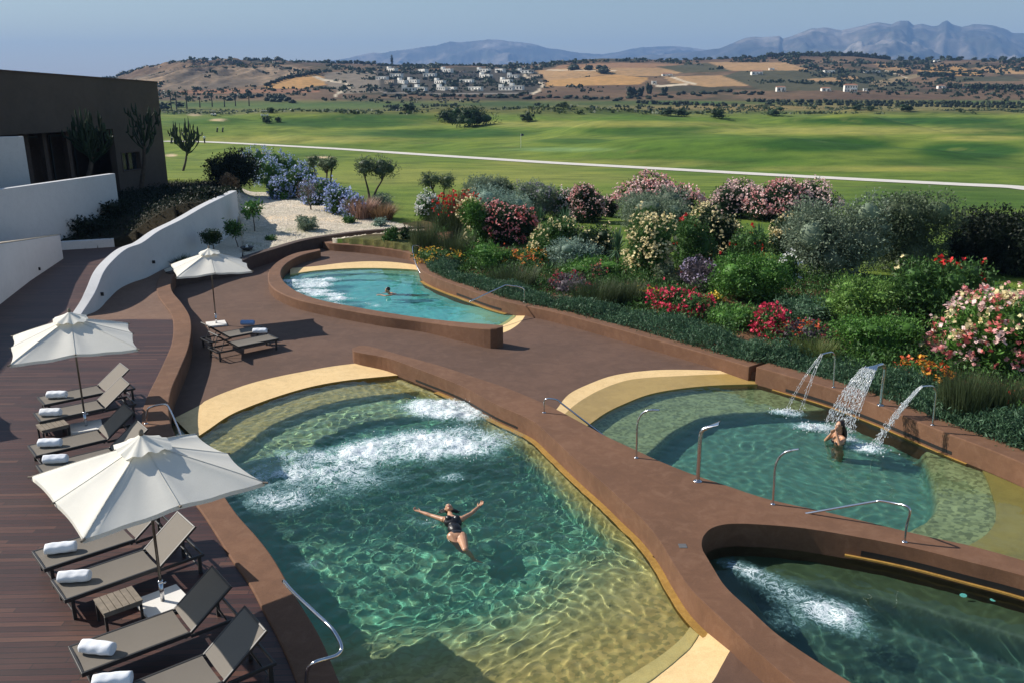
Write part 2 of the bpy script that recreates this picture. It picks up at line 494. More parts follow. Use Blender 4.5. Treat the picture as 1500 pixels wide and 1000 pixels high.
M_T4 = tile_mat('pool_lining_olive', (.06, .125, .095), (.11, .13, .06), (.09, .12, .06))
def floor_mesh(name, poly, hf, mat, res=.06):
    a = np.array(poly)
    x0, y0 = a.min(0) - .1; x1, y1 = a.max(0) + .1
    xs = np.arange(x0, x1, res); ys = np.arange(y0, y1, res)
    X, Y = np.meshgrid(xs, ys)
    cx = (X[:-1, :-1] + X[1:, 1:]) / 2; cy = (Y[:-1, :-1] + Y[1:, 1:]) / 2
    keep = inside(cx, cy, poly)
    Z = hf(X, Y)
    f = gridfaces(len(ys), len(xs), keep)
    v, f = compact(np.stack([X.ravel(), Y.ravel(), Z.ravel()], 1), f)
    o = mesh(name, v, f, mat, smooth=True)
    for at in (): pass
    return tag(o, kind='structure')
dirn = lambda c, x, y: dist_poly(x, y, c)
def h1(X, Y):
    d = dist_poly(X, Y, b1ni); ds = dist_poly(X, Y, b1si)
    dr = dist_poly(X, Y, inset_r)
    z = -.82 - .38 * sstep(d, 1.15, 1.22) - .35 * sstep(d, 2.5, 2.6) - .15 * sstep(d, 2.6, 6)
    zs = -.72 - .95 * sstep(ds, .2, 4.6)
    z = np.maximum(z, zs)
    z = np.maximum(z, -.75 - 1.0 * sstep(dr, .2, .8))
    wob = .015 * np.sin(X * 3.1 + np.sin(Y * 2)) * np.cos(Y * 2.7)
    return z + wob
def h2(X, Y):
    d = dist_poly(X, Y, b2ni); de = dist_poly(X, Y, b2ei)
    z = -.8 - .35 * sstep(d, .7, .8) - .3 * sstep(d, 1.6, 1.7)
    return np.maximum(z, -.68 - .9 * sstep(de, .4, 3))
def h3(X, Y):
    d = dist_poly(X, Y, b3ni); de = dist_poly(X, Y, b3ei)
    z = -.85 - .65 * sstep(d, 1.75, 1.83)
    return np.maximum(z, -.70 - .10 * sstep(de, 0, .9) - .8 * sstep(de, .95, 1.2))
def h4(X, Y):
    d = dist_poly(X, Y, pool4, True)
    return -.95 - .75 * sstep(d, .7, .95)
floor_mesh('pool_floor', hole1, h1, M_T1)
floor_mesh('pool_floor', hole2, h2, M_T2)
floor_mesh('pool_floor', hole3, h3, M_T3)
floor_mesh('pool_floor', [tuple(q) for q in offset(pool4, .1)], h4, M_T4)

# ---------------------------------------------------------------- water
def waves(X, Y, seed, amp, lmin=.25, lmax=1.6, n=54):
    rg = np.random.RandomState(seed)
    Z = np.zeros_like(X)
    wx = X + .22 * np.sin(Y * 1.3 + seed) + .09 * np.sin(Y * 3.1 + X); wy = Y + .22 * np.sin(X * 1.1 + 2 * seed) + .09 * np.cos(X * 2.7 - Y)
    for i in range(n):
        L = lmin * (lmax / lmin) ** rg.rand()
        a = rg.rand() * 2 * PI; k = 2 * PI / L
        Z += amp * L * np.sin(k * (wx * math.cos(a) + wy * math.sin(a)) + rg.rand() * 6.28)
    return Z / math.sqrt(n)
def vnoise(X, Y, s, seed=0):
    """value noise on a lattice"""
    x = X * s; y = Y * s
    xi = np.floor(x).astype(int); yi = np.floor(y).astype(int)
    fx = x - xi; fy = y - yi
    fx = fx * fx * (3 - 2 * fx); fy = fy * fy * (3 - 2 * fy)
    def hsh(a, b):
        n = (a * 374761393 + b * 668265263 + seed * 1442695) & 0x7fffffff
        n = ((n ^ (n >> 13)) * 1274126177) & 0x7fffffff
        return ((n ^ (n >> 16)) & 0xffff) / 65535.0
    return (hsh(xi, yi) * (1-fx) * (1-fy) + hsh(xi+1, yi) * fx * (1-fy) + hsh(xi, yi+1) * (1-fx) * fy + hsh(xi+1, yi+1) * fx * fy)
def fbm(X, Y, s, o=5, seed=0, g=.55):
    r = 0; a = 1; t = 0
    for i in range(o):
        r = r + a * vnoise(X, Y, s * 2 ** i, seed + i * 17); t += a; a *= g
    return r / t
def water_mat(name, tint):
    m, nt, out = nodes(name)
    g = N(nt, 'BsdfGlass', {'Color': tuple(tint) + (1,), 'Roughness': 0.0, 'IOR': 1.33})
    nt.links.new(g.outputs[0], out.inputs['Surface'])
    return m
M_FOAM, nt, out = nodes('white_foam')
at = N(nt, 'Attribute', attribute_name='foam').outputs['Fac']
v = coord(nt, 'World')
fn = noise(nt, v, 1.5, 10, .70, 1.6)
fr = math_(nt, 'SUBTRACT', 1.0, math_(nt, 'MULTIPLY', math_(nt, 'ABSOLUTE', math_(nt, 'SUBTRACT', noise(nt, v, 3.4, 7, .66, 2.2), .5)), 9.0), clamp=True)
f2 = noise(nt, v, 11, 7, .72, 1.2)
s_ = math_(nt, 'MULTIPLY', math_(nt, 'SUBTRACT', fn, .5), 2.1)
a1 = math_(nt, 'SUBTRACT', math_(nt, 'ADD', math_(nt, 'MULTIPLY', at, 1.35), s_), .92)
a1 = math_(nt, 'MULTIPLY', math_(nt, 'ADD', a1, math_(nt, 'MULTIPLY', math_(nt, 'SUBTRACT', f2, .5), 3.4)), 1.1, clamp=True)
lace = math_(nt, 'MULTIPLY', fr, math_(nt, 'MULTIPLY', math_(nt, 'SUBTRACT', math_(nt, 'ADD', at, f2), .66), 1.6, clamp=True))
halo = math_(nt, 'MULTIPLY', math_(nt, 'SUBTRACT', math_(nt, 'ADD', at, math_(nt, 'MULTIPLY', s_, .4)), .13), .34, clamp=True)
al = math_(nt, 'MAXIMUM', math_(nt, 'MAXIMUM', a1, lace), halo)
fcol = ramp(nt, al, [(.15, (.22, .50, .50)), (.55, (.55, .74, .78)), (.9, (.86, .92, .94))])
fb = N(nt, 'BsdfPrincipled', {'Base Color': fcol, 'Roughness': .4})
bump(nt, fb, math_(nt, 'ADD', f2, fn), .7, .03)
tr = N(nt, 'BsdfTransparent')
mx = N(nt, 'MixShader', {0: al, 1: tr.outputs[0], 2: fb.outputs[0]})
nt.links.new(mx.outputs[0], out.inputs['Surface'])
def water(poly, mat, zw, amp, seed, foamf=None, res=.05, zb=-3.0, rough=None, lmin=.25, lmax=1.6):
    a = np.array(poly)
    x0, y0 = a.min(0) - .1; x1, y1 = a.max(0) + .1
    xs = np.arange(x0, x1, res); ys = np.arange(y0, y1, res)
    X, Y = np.meshgrid(xs, ys)
    cx = (X[:-1, :-1] + X[1:, 1:]) / 2; cy = (Y[:-1, :-1] + Y[1:, 1:]) / 2
    keep = inside(cx, cy, poly)
    A = amp(X, Y) if callable(amp) else amp
    Z = waves(X, Y, seed, 1.0, lmin, lmax) * A
    Z = Z + zw
    if foamf is not None:
        FO, dz = foamf(X, Y)
        FC = np.maximum(np.maximum(FO[:-1, :-1], FO[1:, 1:]), np.maximum(FO[1:, :-1], FO[:-1, 1:]))
        ff = gridfaces(len(ys), len(xs), keep & (FC > .05))
        fv, ff = compact(np.stack([X.ravel(), Y.ravel(), (Z + dz + .012).ravel(), FO.ravel()], 1), ff)
        fm = mesh('foam', fv[:, :3], ff, M_FOAM, smooth=True)
        at = fm.data.attributes.new('foam', 'FLOAT', 'POINT')
        at.data.foreach_set('value', fv[:, 3].astype(np.float32))
        tag(fm, kind='stuff')
    f = gridfaces(len(ys), len(xs), keep)
    v, f = compact(np.stack([X.ravel(), Y.ravel(), Z.ravel()], 1), f)
    nv = len(v)
    # closed body: sides and bottom
    from collections import Counter
    E = {}
    ed = np.concatenate([f[:, [0, 1]], f[:, [1, 2]], f[:, [2, 3]], f[:, [3, 0]]])
    key = np.sort(ed, 1); kk = key[:, 0].astype(np.int64) * nv + key[:, 1]
    u, idx, ct = np.unique(kk, return_index=True, return_counts=True)
    be = ed[idx[ct == 1]]
    bv = np.unique(be); mp = {int(b): nv + i for i, b in enumerate(bv)}
    low = v[bv].copy(); low[:, 2] = zb
    sides = np.array([[int(b), int(a_), mp[int(a_)], mp[int(b)]] for a_, b in be])
    V2 = np.concatenate([v, low])
    me = mesh('pool_water', V2, np.concatenate([f, sides]), mat, smooth=True)
    bm = bmesh.new(); bm.from_mesh(me.data); bm.verts.ensure_lookup_table()
    be2 = [e for e in bm.edges if e.is_boundary]
    bmesh.ops.triangle_fill(bm, edges=be2, use_beauty=False)
    bmesh.ops.recalc_face_normals(bm, faces=bm.faces)
    bm.to_mesh(me.data); bm.free()
    return tag(me, kind='structure')
def blob(X, Y, px, py, rx, ry, ang=0, z=ZW):
    c = P(px, py, z); ca, sa = math.cos(R(ang)), math.sin(R(ang))
    dx = X - c.x; dy = Y - c.y
    return np.exp(-(((dx*ca + dy*sa) / rx) ** 2 + ((-dx*sa + dy*ca) / ry) ** 2))
def foamify(X, Y, m, seed, sc=2.2, lace=.5):
    m = np.clip(m, 0, 1.25)
    n = fbm(X, Y, .9, 4, seed)
    m = np.clip(m * (.30 + 1.5 * np.clip((n - .28) * 2, 0, 1)), 0, 1.25)
    return m, .20 * m * np.clip(fbm(X, Y, 2.6, 5, seed + 3) - .36, 0, 1) + .012 * (m > .05)
def foam1(X, Y):
    m = (1.15 * blob(X, Y, 470, 690, 1.5, .95, -5) + 1.0 * blob(X, Y, 560, 660, 1.3, .6, 15) + 1.1 * blob(X, Y, 630, 655, .95, .75, 0)
         + 1.5 * blob(X, Y, 655, 600, 1.0, .55, -15) + .8 * blob(X, Y, 655, 700, .35, .25) + .85 * blob(X, Y, 410, 735, .5, .5)
         + .35 * blob(X, Y, 620, 765, .35, .22) + .3 * blob(X, Y, 450, 830, .3, .2) + .5 * blob(X, Y, 700, 645, .9, .9))
    return foamify(X, Y, m, 3)
def foam2(X, Y):
    m = 0
    for (a, b, w) in [(440,413,.9),(462,412,.8),(445,421,.9),(462,428,.9),(478,433,.8),(490,440,.9),(510,446,.8),(455,418,.8),(535,451,.4)]:
        m = m + 1.6 * w * blob(X, Y, a, b, .85, .3, 5)
    m = m + .18 * blob(X, Y, 640, 440, 2.5, .8)
    return foamify(X, Y, m, 8, 2.5)
def foam3(X, Y):
    m = (1.3 * blob(X, Y, 1152, 606, .38, .17, -15) + 1.3 * blob(X, Y, 1188, 626, .42, .2, -10) + .9 * blob(X, Y, 1247, 646, .2, .12)
         + 1.35 * blob(X, Y, 1277, 658, .45, .24, -5) + .5 * blob(X, Y, 1225, 640, .4, .2))
    return foamify(X, Y, m, 5, 5, .2)
def foam4(X, Y):
    m = (.75 * blob(X, Y, 1180, 885, 1.0, .36, -55) + .6 * blob(X, Y, 1085, 835, .35, .2, -40) + .45 * blob(X, Y, 1230, 895, .5, .3, -20) + .35 * blob(X, Y, 1150, 910, .5, .4))
    f, dz = foamify(X, Y, m, 12, 3, .7)
    return f * .85, dz
MW1 = water_mat('water_green', (.86, .96, .90))
MW2 = water_mat('water_aqua', (.82, 1, 1))
MW3 = water_mat('water_emerald', (.84, .97, .92))
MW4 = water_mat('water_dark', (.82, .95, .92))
def amp1(X, Y): return (.0135 + .012 * np.exp(-(dist_poly(X, Y, b1si) / 3.5) ** 2) + .012 * blob(X, Y, 560, 670, 3.5, 2.5)) * (.12 + .88 * sstep(dist_poly(X, Y, b1so), .6, 1.7))
water(hole1, MW1, ZW, amp1, 2, foam1, res=.036, lmin=.17, lmax=.7)
water(hole2, MW2, ZW, .006, 5, foam2, res=.055)
water(hole3, MW3, ZW, .0065, 9, foam3, res=.045, lmin=.16, lmax=.6)
wp4 = [tuple(q) for q in offset(pool4, .12)]
if np.ptp(np.array(wp4)[:, 0]) < np.ptp(np.array(pool4)[:, 0]): wp4 = [tuple(q) for q in offset(pool4, -.12)]
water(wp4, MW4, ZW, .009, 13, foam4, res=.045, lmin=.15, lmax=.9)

# spray thrown up over the bubbling foam
def spray(poly, fn, n, seed, name='spray'):
    rg = np.random.RandomState(seed); a = np.array(poly)
    x = rg.uniform(a[:,0].min(), a[:,0].max(), 90000); y = rg.uniform(a[:,1].min(), a[:,1].max(), 90000)
    m = fn(x, y)[0]; k = (m * vnoise(x, y, 2.2, seed) > rg.uniform(.15, 1.0, len(x))) & inside(x, y, poly)
    x, y, m = x[k][:n], y[k][:n], m[k][:n]
    z = ZW + .02 + rg.exponential(.045, len(x)) * np.clip(m, .2, 1)
    r = rg.uniform(.006, .017, len(x))
    o8 = np.array([(1,0,0),(0,1,0),(-1,0,0),(0,-1,0),(0,0,1),(0,0,-1)], float)
    f8 = np.array([(0,1,4),(1,2,4),(2,3,4),(3,0,4),(1,0,5),(2,1,5),(3,2,5),(0,3,5)])
    V = (np.stack([x, y, z], 1)[:, None, :] + o8[None] * r[:, None, None] * np.array([1, 1, 1.2])).reshape(-1, 3)
    Fq = (np.arange(len(x))[:, None, None] * 6 + f8[None]).reshape(-1, 3)
    tag(mesh(name, V, Fq, plain('spray_white', (.82, .88, .9), .3), smooth=True), kind='stuff')
spray(hole1, foam1, 5200, 3); spray(hole2, foam2, 1500, 4)
# ================================================================ DECK, WHITE WALLS, BUILDING, LAND
def plank_mat():
    m, nt, out = nodes('wood_planks')
    v = coord(nt, 'World', rot=(0, 0, R(-2)))
    sep = N(nt, 'SeparateXYZ', {0: v})
    W = .115
    yy = math_(nt, 'DIVIDE', sep.outputs[1], W)
    row = math_(nt, 'FLOOR', yy)
    fr = math_(nt, 'FRACT', yy)
    wn = N(nt, 'TexWhiteNoise', {'W': row}, noise_dimensions='1D').outputs['Value']
    xx = math_(nt, 'ADD', math_(nt, 'DIVIDE', sep.outputs[0], 2.4), math_(nt, 'MULTIPLY', wn, 7.3))
    cell = math_(nt, 'FLOOR', xx); fx = math_(nt, 'FRACT', xx)
    cv = N(nt, 'CombineXYZ', {0: cell, 1: row}).outputs[0]
    rnd = N(nt, 'TexWhiteNoise', {'Vector': cv}, noise_dimensions='2D').outputs['Value']
    grain = noise(nt, N(nt, 'Mapping', {'Vector': v, 'Scale': (1.5, 26, 1)}).outputs[0], 1.6, 6, .65, .3)
    pl = noise(nt, N(nt, 'Mapping', {'Vector': v, 'Scale': (.35, 1, 1)}).outputs[0], .8, 4)
    col = ramp(nt, rnd, [(0, (.030, .007, .005)), (.35, (.048, .012, .009)), (.7, (.062, .017, .012)), (.9, (.082, .027, .018)), (1, (.115, .046, .028))])
    col = mixc(nt, .75, col, mixc(nt, 1.0, col, ramp(nt, grain, [(.25, (.35,)*3), (.6, (1,)*3), (.85, (1.7, 1.6, 1.5))]), 'MULTIPLY'))
    col = mixc(nt, math_(nt, 'MULTIPLY', ramp(nt, pl, [(.5, (0,)*3), (.8, (1,)*3)]), .30), col, (.16, .085, .058))
    gap = math_(nt, 'MAXIMUM', math_(nt, 'LESS_THAN', fr, .10), math_(nt, 'LESS_THAN', fx, .004))
    col = mixc(nt, gap, col, (.006, .004, .004))
    p = principled(nt, out, col, .55)
    bump(nt, p, math_(nt, 'SUBTRACT', math_(nt, 'MULTIPLY', grain, .35), gap), .6, .006)
    return m
M_DECK = plank_mat()
WOOD = [(252,466),(200,467.5),(145,469),(112,463),(125,430),(150,390),(190,357),(140,352),(60,362),(-60,400),(-400,500),(-900,900),(-600,1500),(300,1500),(430,1040)]
pm = [((a[0]+b[0])/2, (a[1]+b[1])/2) for a, b in zip(resample(para_l, 60), resample(para_r, 60))]
iw = min(range(60), key=lambda i: abs(proj(*pm[i], 0)[1] - 466))
wood_poly = pxs(WOOD[1:], 0) + pm[iw:][::-1]
tag(sheet('wooden_deck', wood_poly, [], 0.0, M_DECK), kind='structure')
pave = pxs([(145,471),(100,475),(110,440),(130,410),(190,350),(262,330),(330,345),(300,372),(262,392)], -.01) + pm[:iw+3]
M_PAVE = stucco('paving_stucco', (.165, .092, .06), var=.14, dirt=.4, pale=(.24, .155, .105))
tag(sheet('paving', pave, [], -.008, M_PAVE), kind='structure')
# edge of the terrace against the gravel garden
LW = [(250,400),(300,391),(353.5,382),(369.5,375),(407,363.5),(447,352),(487,345),(540,338.5),(622,333)]
lw = cr(pxs(LW, .1), 6)
o = prism('dark_retaining_wall', lw + offset(lw, .38)[::-1], [], .1, -1.5, M_WALLD)
tag(o, 'dark brown retaining wall holding the white gravel garden above the terrace', 'wall')
lw_back = offset(lw, .33)

# ---- white walls
def white_wall(name, foot, tops, zf, th, label, mat=None, cap=None, sub=6, thick_top=None):
    """foot: pixels on height zf(i); tops: picture height of the top edge at each foot point"""
    pts = []
    for i, ((x, y), ty) in enumerate(zip(foot, tops)):
        z0 = zf[i] if isinstance(zf, (list, tuple)) else zf
        p = P(x, y, z0)
        pts.append((p.x, p.y, z0, PY(x, ty, p.y).z))
    c = cr(pts, sub) if sub > 1 else pts
    fr = [(q[0], q[1]) for q in c]
    bk = offset(fr, th)
    rows = [[(a[0], a[1], q[2] - 1.2) for a, q in zip(fr, c)], [(a[0], a[1], q[3]) for a, q in zip(fr, c)],
            [(a[0], a[1], q[3] + .01) for a, q in zip(bk, c)], [(a[0], a[1], q[2] - 1.2) for a, q in zip(bk, c)]]
    o = loft(name, rows, mat or M_WHITE, smooth=False)
    bm = bmesh.new(); bm.from_mesh(o.data); bm.verts.ensure_lookup_table(); n = len(fr)
    for e in (0, n - 1): bm.faces.new([bm.verts[k * n + e] for k in range(4)])
    bmesh.ops.recalc_face_normals(bm, faces=bm.faces); bm.to_mesh(o.data); bm.free()
    bevel(o, .015)
    tag(o, label, 'wall')
    return o, fr, c
WC_F = [(119,464),(142,455),(158,439),(175,423),(193,414),(214,407),(240,394),(272,381),(305,366),(330,347),(351,327)]
WC_T = [461,430,398,378,364,356,338,322,303,290,279.5]
ww, ww_fr, ww_c = white_wall('curved_white_wall', WC_F, WC_T, [0]*7 + [.05,.1,.15,.2], .34,
    'curved white rendered wall rising from the deck towards the gravel garden', sub=5)
def M_cap(): return plain('stone_coping', (.42, .36, .28), .8, .2, 6)
wl, wl_fr, wl_c = white_wall('stair_white_wall', [(-120,500),(-40,465),(0,446),(45,411),(93,379)], [384,369,360.5,353,345], 0, .3,
    'white rendered wall with pale stone coping at the left edge beside the deck path', sub=1)
cp = loft('coping', [[(q[0]-.03, q[1]-.03, q[3]) for q in wl_c], [(q[0]-.03, q[1]-.03, q[3]+.05) for q in wl_c], [(a[0], a[1], q[3]+.05) for a, q in zip(offset(wl_fr, .33), wl_c)], [(a[0], a[1], q[3]) for a, q in zip(offset(wl_fr, .33), wl_c)]], M_cap(), wl, smooth=False)
# recessed step lights in the two walls
def step_light(x, y, foot_pts, parent, Yg):
    p = PY(x, y, Yg)
    b = MB(); b.box((0, 0, 0), (.17, .05, .12)); o = b.build('step_light', M_BLACK, parent)
    o.location = p
step_p = lambda fr, x: min(fr, key=lambda q: abs(proj(q[0], q[1], .4)[0] - x))
for x, y in ((56, 394),):
    q = step_p(resample(wl_fr, 80), x); step_light(x, y, None, wl, q[1])
for x, y in ((224, 384), (148, 431)):
    q = step_p(resample(ww_fr, 120), x); step_light(x, y, None, ww, q[1])
# long upper wall
def flat_wall(name, a, b, th, z0, z1a, z1b, label, mat=M_WHITE):
    a = Vector(a[:2]); b = Vector(b[:2]); n = Vector((-(b-a).y, (b-a).x)).normalized() * th
    v = [(a.x,a.y,z0),(b.x,b.y,z0),(b.x+n.x,b.y+n.y,z0),(a.x+n.x,a.y+n.y,z0),(a.x,a.y,z1a),(b.x,b.y,z1b),(b.x+n.x,b.y+n.y,z1b),(a.x+n.x,a.y+n.y,z1a)]
    o = mesh(name, v, [(0,3,2,1),(4,5,6,7),(0,1,5,4),(1,2,6,5),(2,3,7,6),(3,0,4,7)], mat)
    bevel(o, .015); return tag(o, label, 'wall') if label else o
ua = P(-130, 296, 3.0); ub = P(168.5, 254.5, 3.0)
o = flat_wall('upper_white_wall', ua, ub, .35, -.5, 3.0, 3.0, 'tall white retaining wall below the dark building, thick with plants at its foot')
# low white kerb at the end of the path
o = flat_wall('low_white_kerb', P(86, 367, 0), P(168, 362, 0), .3, -.3, .38, .38, 'low white wall closing the far end of the wooden path, under dark plants')

# ---------------------------------------------------------------- land
def lerp(x, xs, ys): return np.interp(x, xs, ys)
ww_bk = offset(ww_fr, .2)
kb0 = P(-100, 372, 0); kb1 = P(86, 366, 0); kb2 = P(172, 361, 0)
_k0 = min(range(len(ww_bk)), key=lambda i: math.hypot(ww_bk[i][0]-kb2.x, ww_bk[i][1]-kb2.y))
complex_poly = pxs([(-900,1600),(-1500,900),(-400,440)], 0) + [(kb0.x, kb0.y+.15), (kb1.x, kb1.y+.15)] + ww_bk[_k0:-1] + pxs([(352,335),(354,381)], 0) + [tuple(q) for q in offset(lw, .1)[20:]] + [tuple(q) for q in offset(gw, .1)][4:] + [(40, 6), (40, -10), (-40, -10)]
gravel_px = [(262,400),(300,392),(353,380),(447,351),(540,337),(622,331),(600,325),(560,318),(520,306),(470,287),(430,280),(400,268),(352,262),(347,300),(335,345),(290,375)]
# crest of the inland hills, picture x -> height above the eye line as a ratio
CREST = [(-400,122),(100,123),(175,117),(215,107),(262,101),(300,101),(345,99),(400,97),(450,96.5),(520,97),(600,99),(700,99),(780,98),(820,94),(880,90.5),(930,91),(980,93),(1040,91.5),(1100,89),(1160,86.5),(1240,87),(1300,92),(1360,92),(1420,92),(1500,93),(1700,92),(2000,95)]
YH = 137.0
def crest_z(u, Y):
    x = 750 + u * F * 1.04
    return H + (YH - lerp(x, [c[0] for c in CREST], [c[1] for c in CREST])) / F * Y
PATH = [(240,207.5),(300,208.5),(400,213.5),(500,219),(600,226),(700,232.5),(800,239),(900,244.5),(1000,250),(1100,255.5),(1200,261),(1300,266),(1400,271),(1500,276.5),(1700,289)]
PATH_G = pxs(PATH, -2.9)
def land_z(X, Y, pxx=None):
    u = X / np.maximum(Y, 1)
    # near: garden slopes away from the complex down to the golf course at -3
    base = np.interp(Y, [0, 22, 38, 48, 70, 110, 170], [-.28, -.3, -.35, -.5, -1.3, -2.3, -3.0])
    # dunes of the golf course
    un = (fbm(X + 300, Y * 1.0 + 50, .018, 3, 5) - .5)
    golf = sstep(Y, 85, 170) * (1 - sstep(Y, 420, 560))
    base = base + golf * (un * 10.0 + 1.6 * (fbm(X, Y, .05, 3, 9) - .5))
    # knolls
    for (x, y, rx, ry, h) in [(930,190,38,16,2.4),(1210,208,34,14,2.6),(1440,215,30,14,2.2),(600,196,40,14,1.6),(690,178,60,16,2.5),(450,182,40,14,1.8),(1330,232,26,9,1.2),(1000,232,30,9,.9)]:
        c = P(x, y, -2.5)
        base = base + h * np.exp(-((X - c.x) / rx) ** 2 - ((Y - c.y) / ry) ** 2)
    wpth = np.exp(-(dist_poly(X, Y, PATH_G) / 15) ** 2) * sstep(Y, 70, 85)
    base = base * (1 - wpth) + (-2.9) * wpth
    # gravel slope and embankment on the left
    gx = sstep(-u, .12, .2) * sstep(Y, 36, 50) * (1 - sstep(Y, 58, 85))
    base = base + gx * 1.0
    emb = sstep(-u, .30, .34) * sstep(Y, 36, 44) * (1 - sstep(Y, 75, 110))
    base = base + emb * 1.1
    # hills
    ridge = crest_z(u, 1300.0)
    hz = np.interp(Y, [430, 560, 700, 900, 1100, 1300, 1500, 2200, 3000], [0, .05, .22, .48, .76, 1.0, .93, .4, .2])
    rough = (fbm(X, Y, .006, 5, 21) - .5)
    hill = (ridge + 3) * hz + rough * 16 * sstep(Y, 520, 900) * (1 - sstep(Y, 1150, 1290)) 
    # eroded bluff on the left
    bl = np.exp(-((u + .335) / .10) ** 2) * sstep(Y, 690, 930) * (1 - sstep(Y, 1200, 1290))
    gull = np.abs(fbm(X, Y * .35, .03, 5, 77) - .5) * 2
    hill = hill + bl * ((ridge + 3) * (.28) - gull * 22)
    return base + hill
ys = np.concatenate([np.geomspace(12, 60, 190), np.geomspace(60.4, 450, 250)[1:], np.geomspace(452, 1320, 260), np.geomspace(1330, 3200, 24)])
us = np.linspace(-1.0, 1.0, 620)
YY = np.repeat(ys[:, None], len(us), 1); XX = YY * us[None, :]
ZZ = land_z(XX, YY)
n1b = fbm(XX, YY, .8, 3, 71)
ZBASE = ZZ.copy()
inn = inside(XX, YY, complex_poly)
grav = inside(XX, YY, pxs(gravel_px, .3))
dgw = dist_poly(XX, YY, lw_back)
wg = sstep(dgw, 3.5, 9)
ZZ = np.where((dgw < 12) & (XX < -3) & (YY > 30) & (YY < 70), (1 - wg) * (.02 + .045 * np.minimum(dgw, 9)) + wg * ZZ, ZZ)
ZZ = np.where(inn, -3.6, ZZ)
# planted bank held by the curved white wall
bcor = PY(246, 266, 62); bleft = PY(0, 290, 47)
bank_poly = [(kb0.x, kb0.y+.15), (kb1.x, kb1.y+.15)] + ww_bk[_k0:] + [tuple(P(352, 268, .9)[:2]), (bcor.x + .6, bcor.y + 2), (bcor.x - 1, bcor.y + 2), (bleft.x - 4, bleft.y - 4), (bleft.x - 10, bleft.y - 10)]
anch = [(a[0], a[1], q[3] - .10) for a, q in zip(ww_bk[_k0:], ww_c[_k0:])][::3]
anch += [(kb0.x, kb0.y, .2), (kb1.x, kb1.y, .25), ((kb1.x+kb2.x)/2, kb1.y, .25)]
anch += [(bcor.x, bcor.y, .55), ((bcor.x+bleft.x)/2+1, (bcor.y+bleft.y)/2, .7), (bleft.x+1, bleft.y, .6), (kb1.x-1, kb1.y+6, .9)] + [(P(350,266,.9).x, P(350,266,.9).y, .9)]*2
bm_ = inside(XX, YY, bank_poly)
wsum = np.zeros(XX.shape); zsum = np.zeros(XX.shape)
for a in anch:
    w_ = 1 / ((XX - a[0]) ** 2 + (YY - a[1]) ** 2 + .15) ** 1.5
    wsum += w_; zsum += w_ * a[2]
ZZ = np.where(bm_, zsum / wsum + .12 * (n1b - .5), ZZ)
def land_at(x, y):
    z = float(land_z(np.array([x]), np.array([y]))[0]); return z
# ---- where each ground colour lies (albedo), from its picture outline, put on the land itself
dz = H - ZZ; dep = YY * CT + dz * ST
PXX = 750 + F * XX / dep; PYY = 500 + F * (dz * CT - YY * ST) / dep
C = np.zeros(XX.shape + (3,))
n1 = fbm(XX, YY, .03, 5, 31); n2 = fbm(XX, YY, .15, 4, 32); n3 = fbm(XX, YY * .5, .008, 5, 35)
def L3(t, a, b): return np.array(a) * (1 - t[..., None]) + np.array(b) * t[..., None]
def put(mask, col, soft=1.0):
    global C
    m = (mask * soft)[..., None]; C = C * (1 - m) + (col if isinstance(col, np.ndarray) and col.ndim == 3 else np.array(col)) * m
C[:] = L3(np.clip(n1 * 1.8 - .4, 0, 1), (.078, .148, .022), (.165, .21, .038))
dry = np.clip((n3 - .5) * 5, 0, 1)
put(dry, (.26, .25, .07), .55)
def band(x0, x1, y0, y1, f=8.0):   # soft window in picture space of the land
    return sstep(PXX, x0 - f*4, x0 + f*4) * (1 - sstep(PXX, x1 - f*4, x1 + f*4)) * sstep(PYY, y0 - f, y0 + f) * (1 - sstep(PYY, y1 - f, y1 + f))
def ell(x, y, rx, ry): return np.exp(-(((PXX - x) / rx) ** 2 + ((PYY - y) / ry) ** 2) ** 2)
far_ = YY > 60
# rough grass, darker green
for (x, y, rx, ry, s) in [(650,196,150,7,.8),(1210,212,110,12,.9),(1420,222,90,14,.9),(950,192,110,8,.7),(500,180,130,8,.8),(1330,178,180,6,.9),(1480,190,120,9,.7),(560,171,80,5,.8),(1000,236,140,6,.55),(420,232,90,7,.5),(1380,238,130,6,.5),(840,207,60,4,.6),(1400,290,160,22,.5),(300,178,60,5,.5)]:
    put(np.clip(ell(x, y, rx, ry) * 1.5 + (n2 - .5) * .9 - .15, 0, 1) * far_, (.028, .085, .014), min(1, s * 1.15))
for (x, y, rx, ry, s) in [(420,205,170,6,.6),(870,182,220,5,.6),(1250,192,220,6,.7),(1440,203,80,4,.7),(700,260,260,14,.35),(880,240,200,7,.4),(1250,248,180,5,.5)]:
    put(np.clip(ell(x, y, rx, ry) * 1.4 + (n2 - .5) * .8 - .15, 0, 1) * far_, (.29, .28, .075), s)
put(ell(826, 219.5, 75, 3.2) * (YY > 60), (.16, .25, .09), .95)          # putting green
for (x, y, rx, ry) in [(387,226,11,2.2),(285,168,10,2.4),(470,231,18,1.6),(320,176,12,1.6),(250,228,9,2)]:
    put(ell(x, y, rx, ry), (.62, .47, .30), .95)                            # bunkers
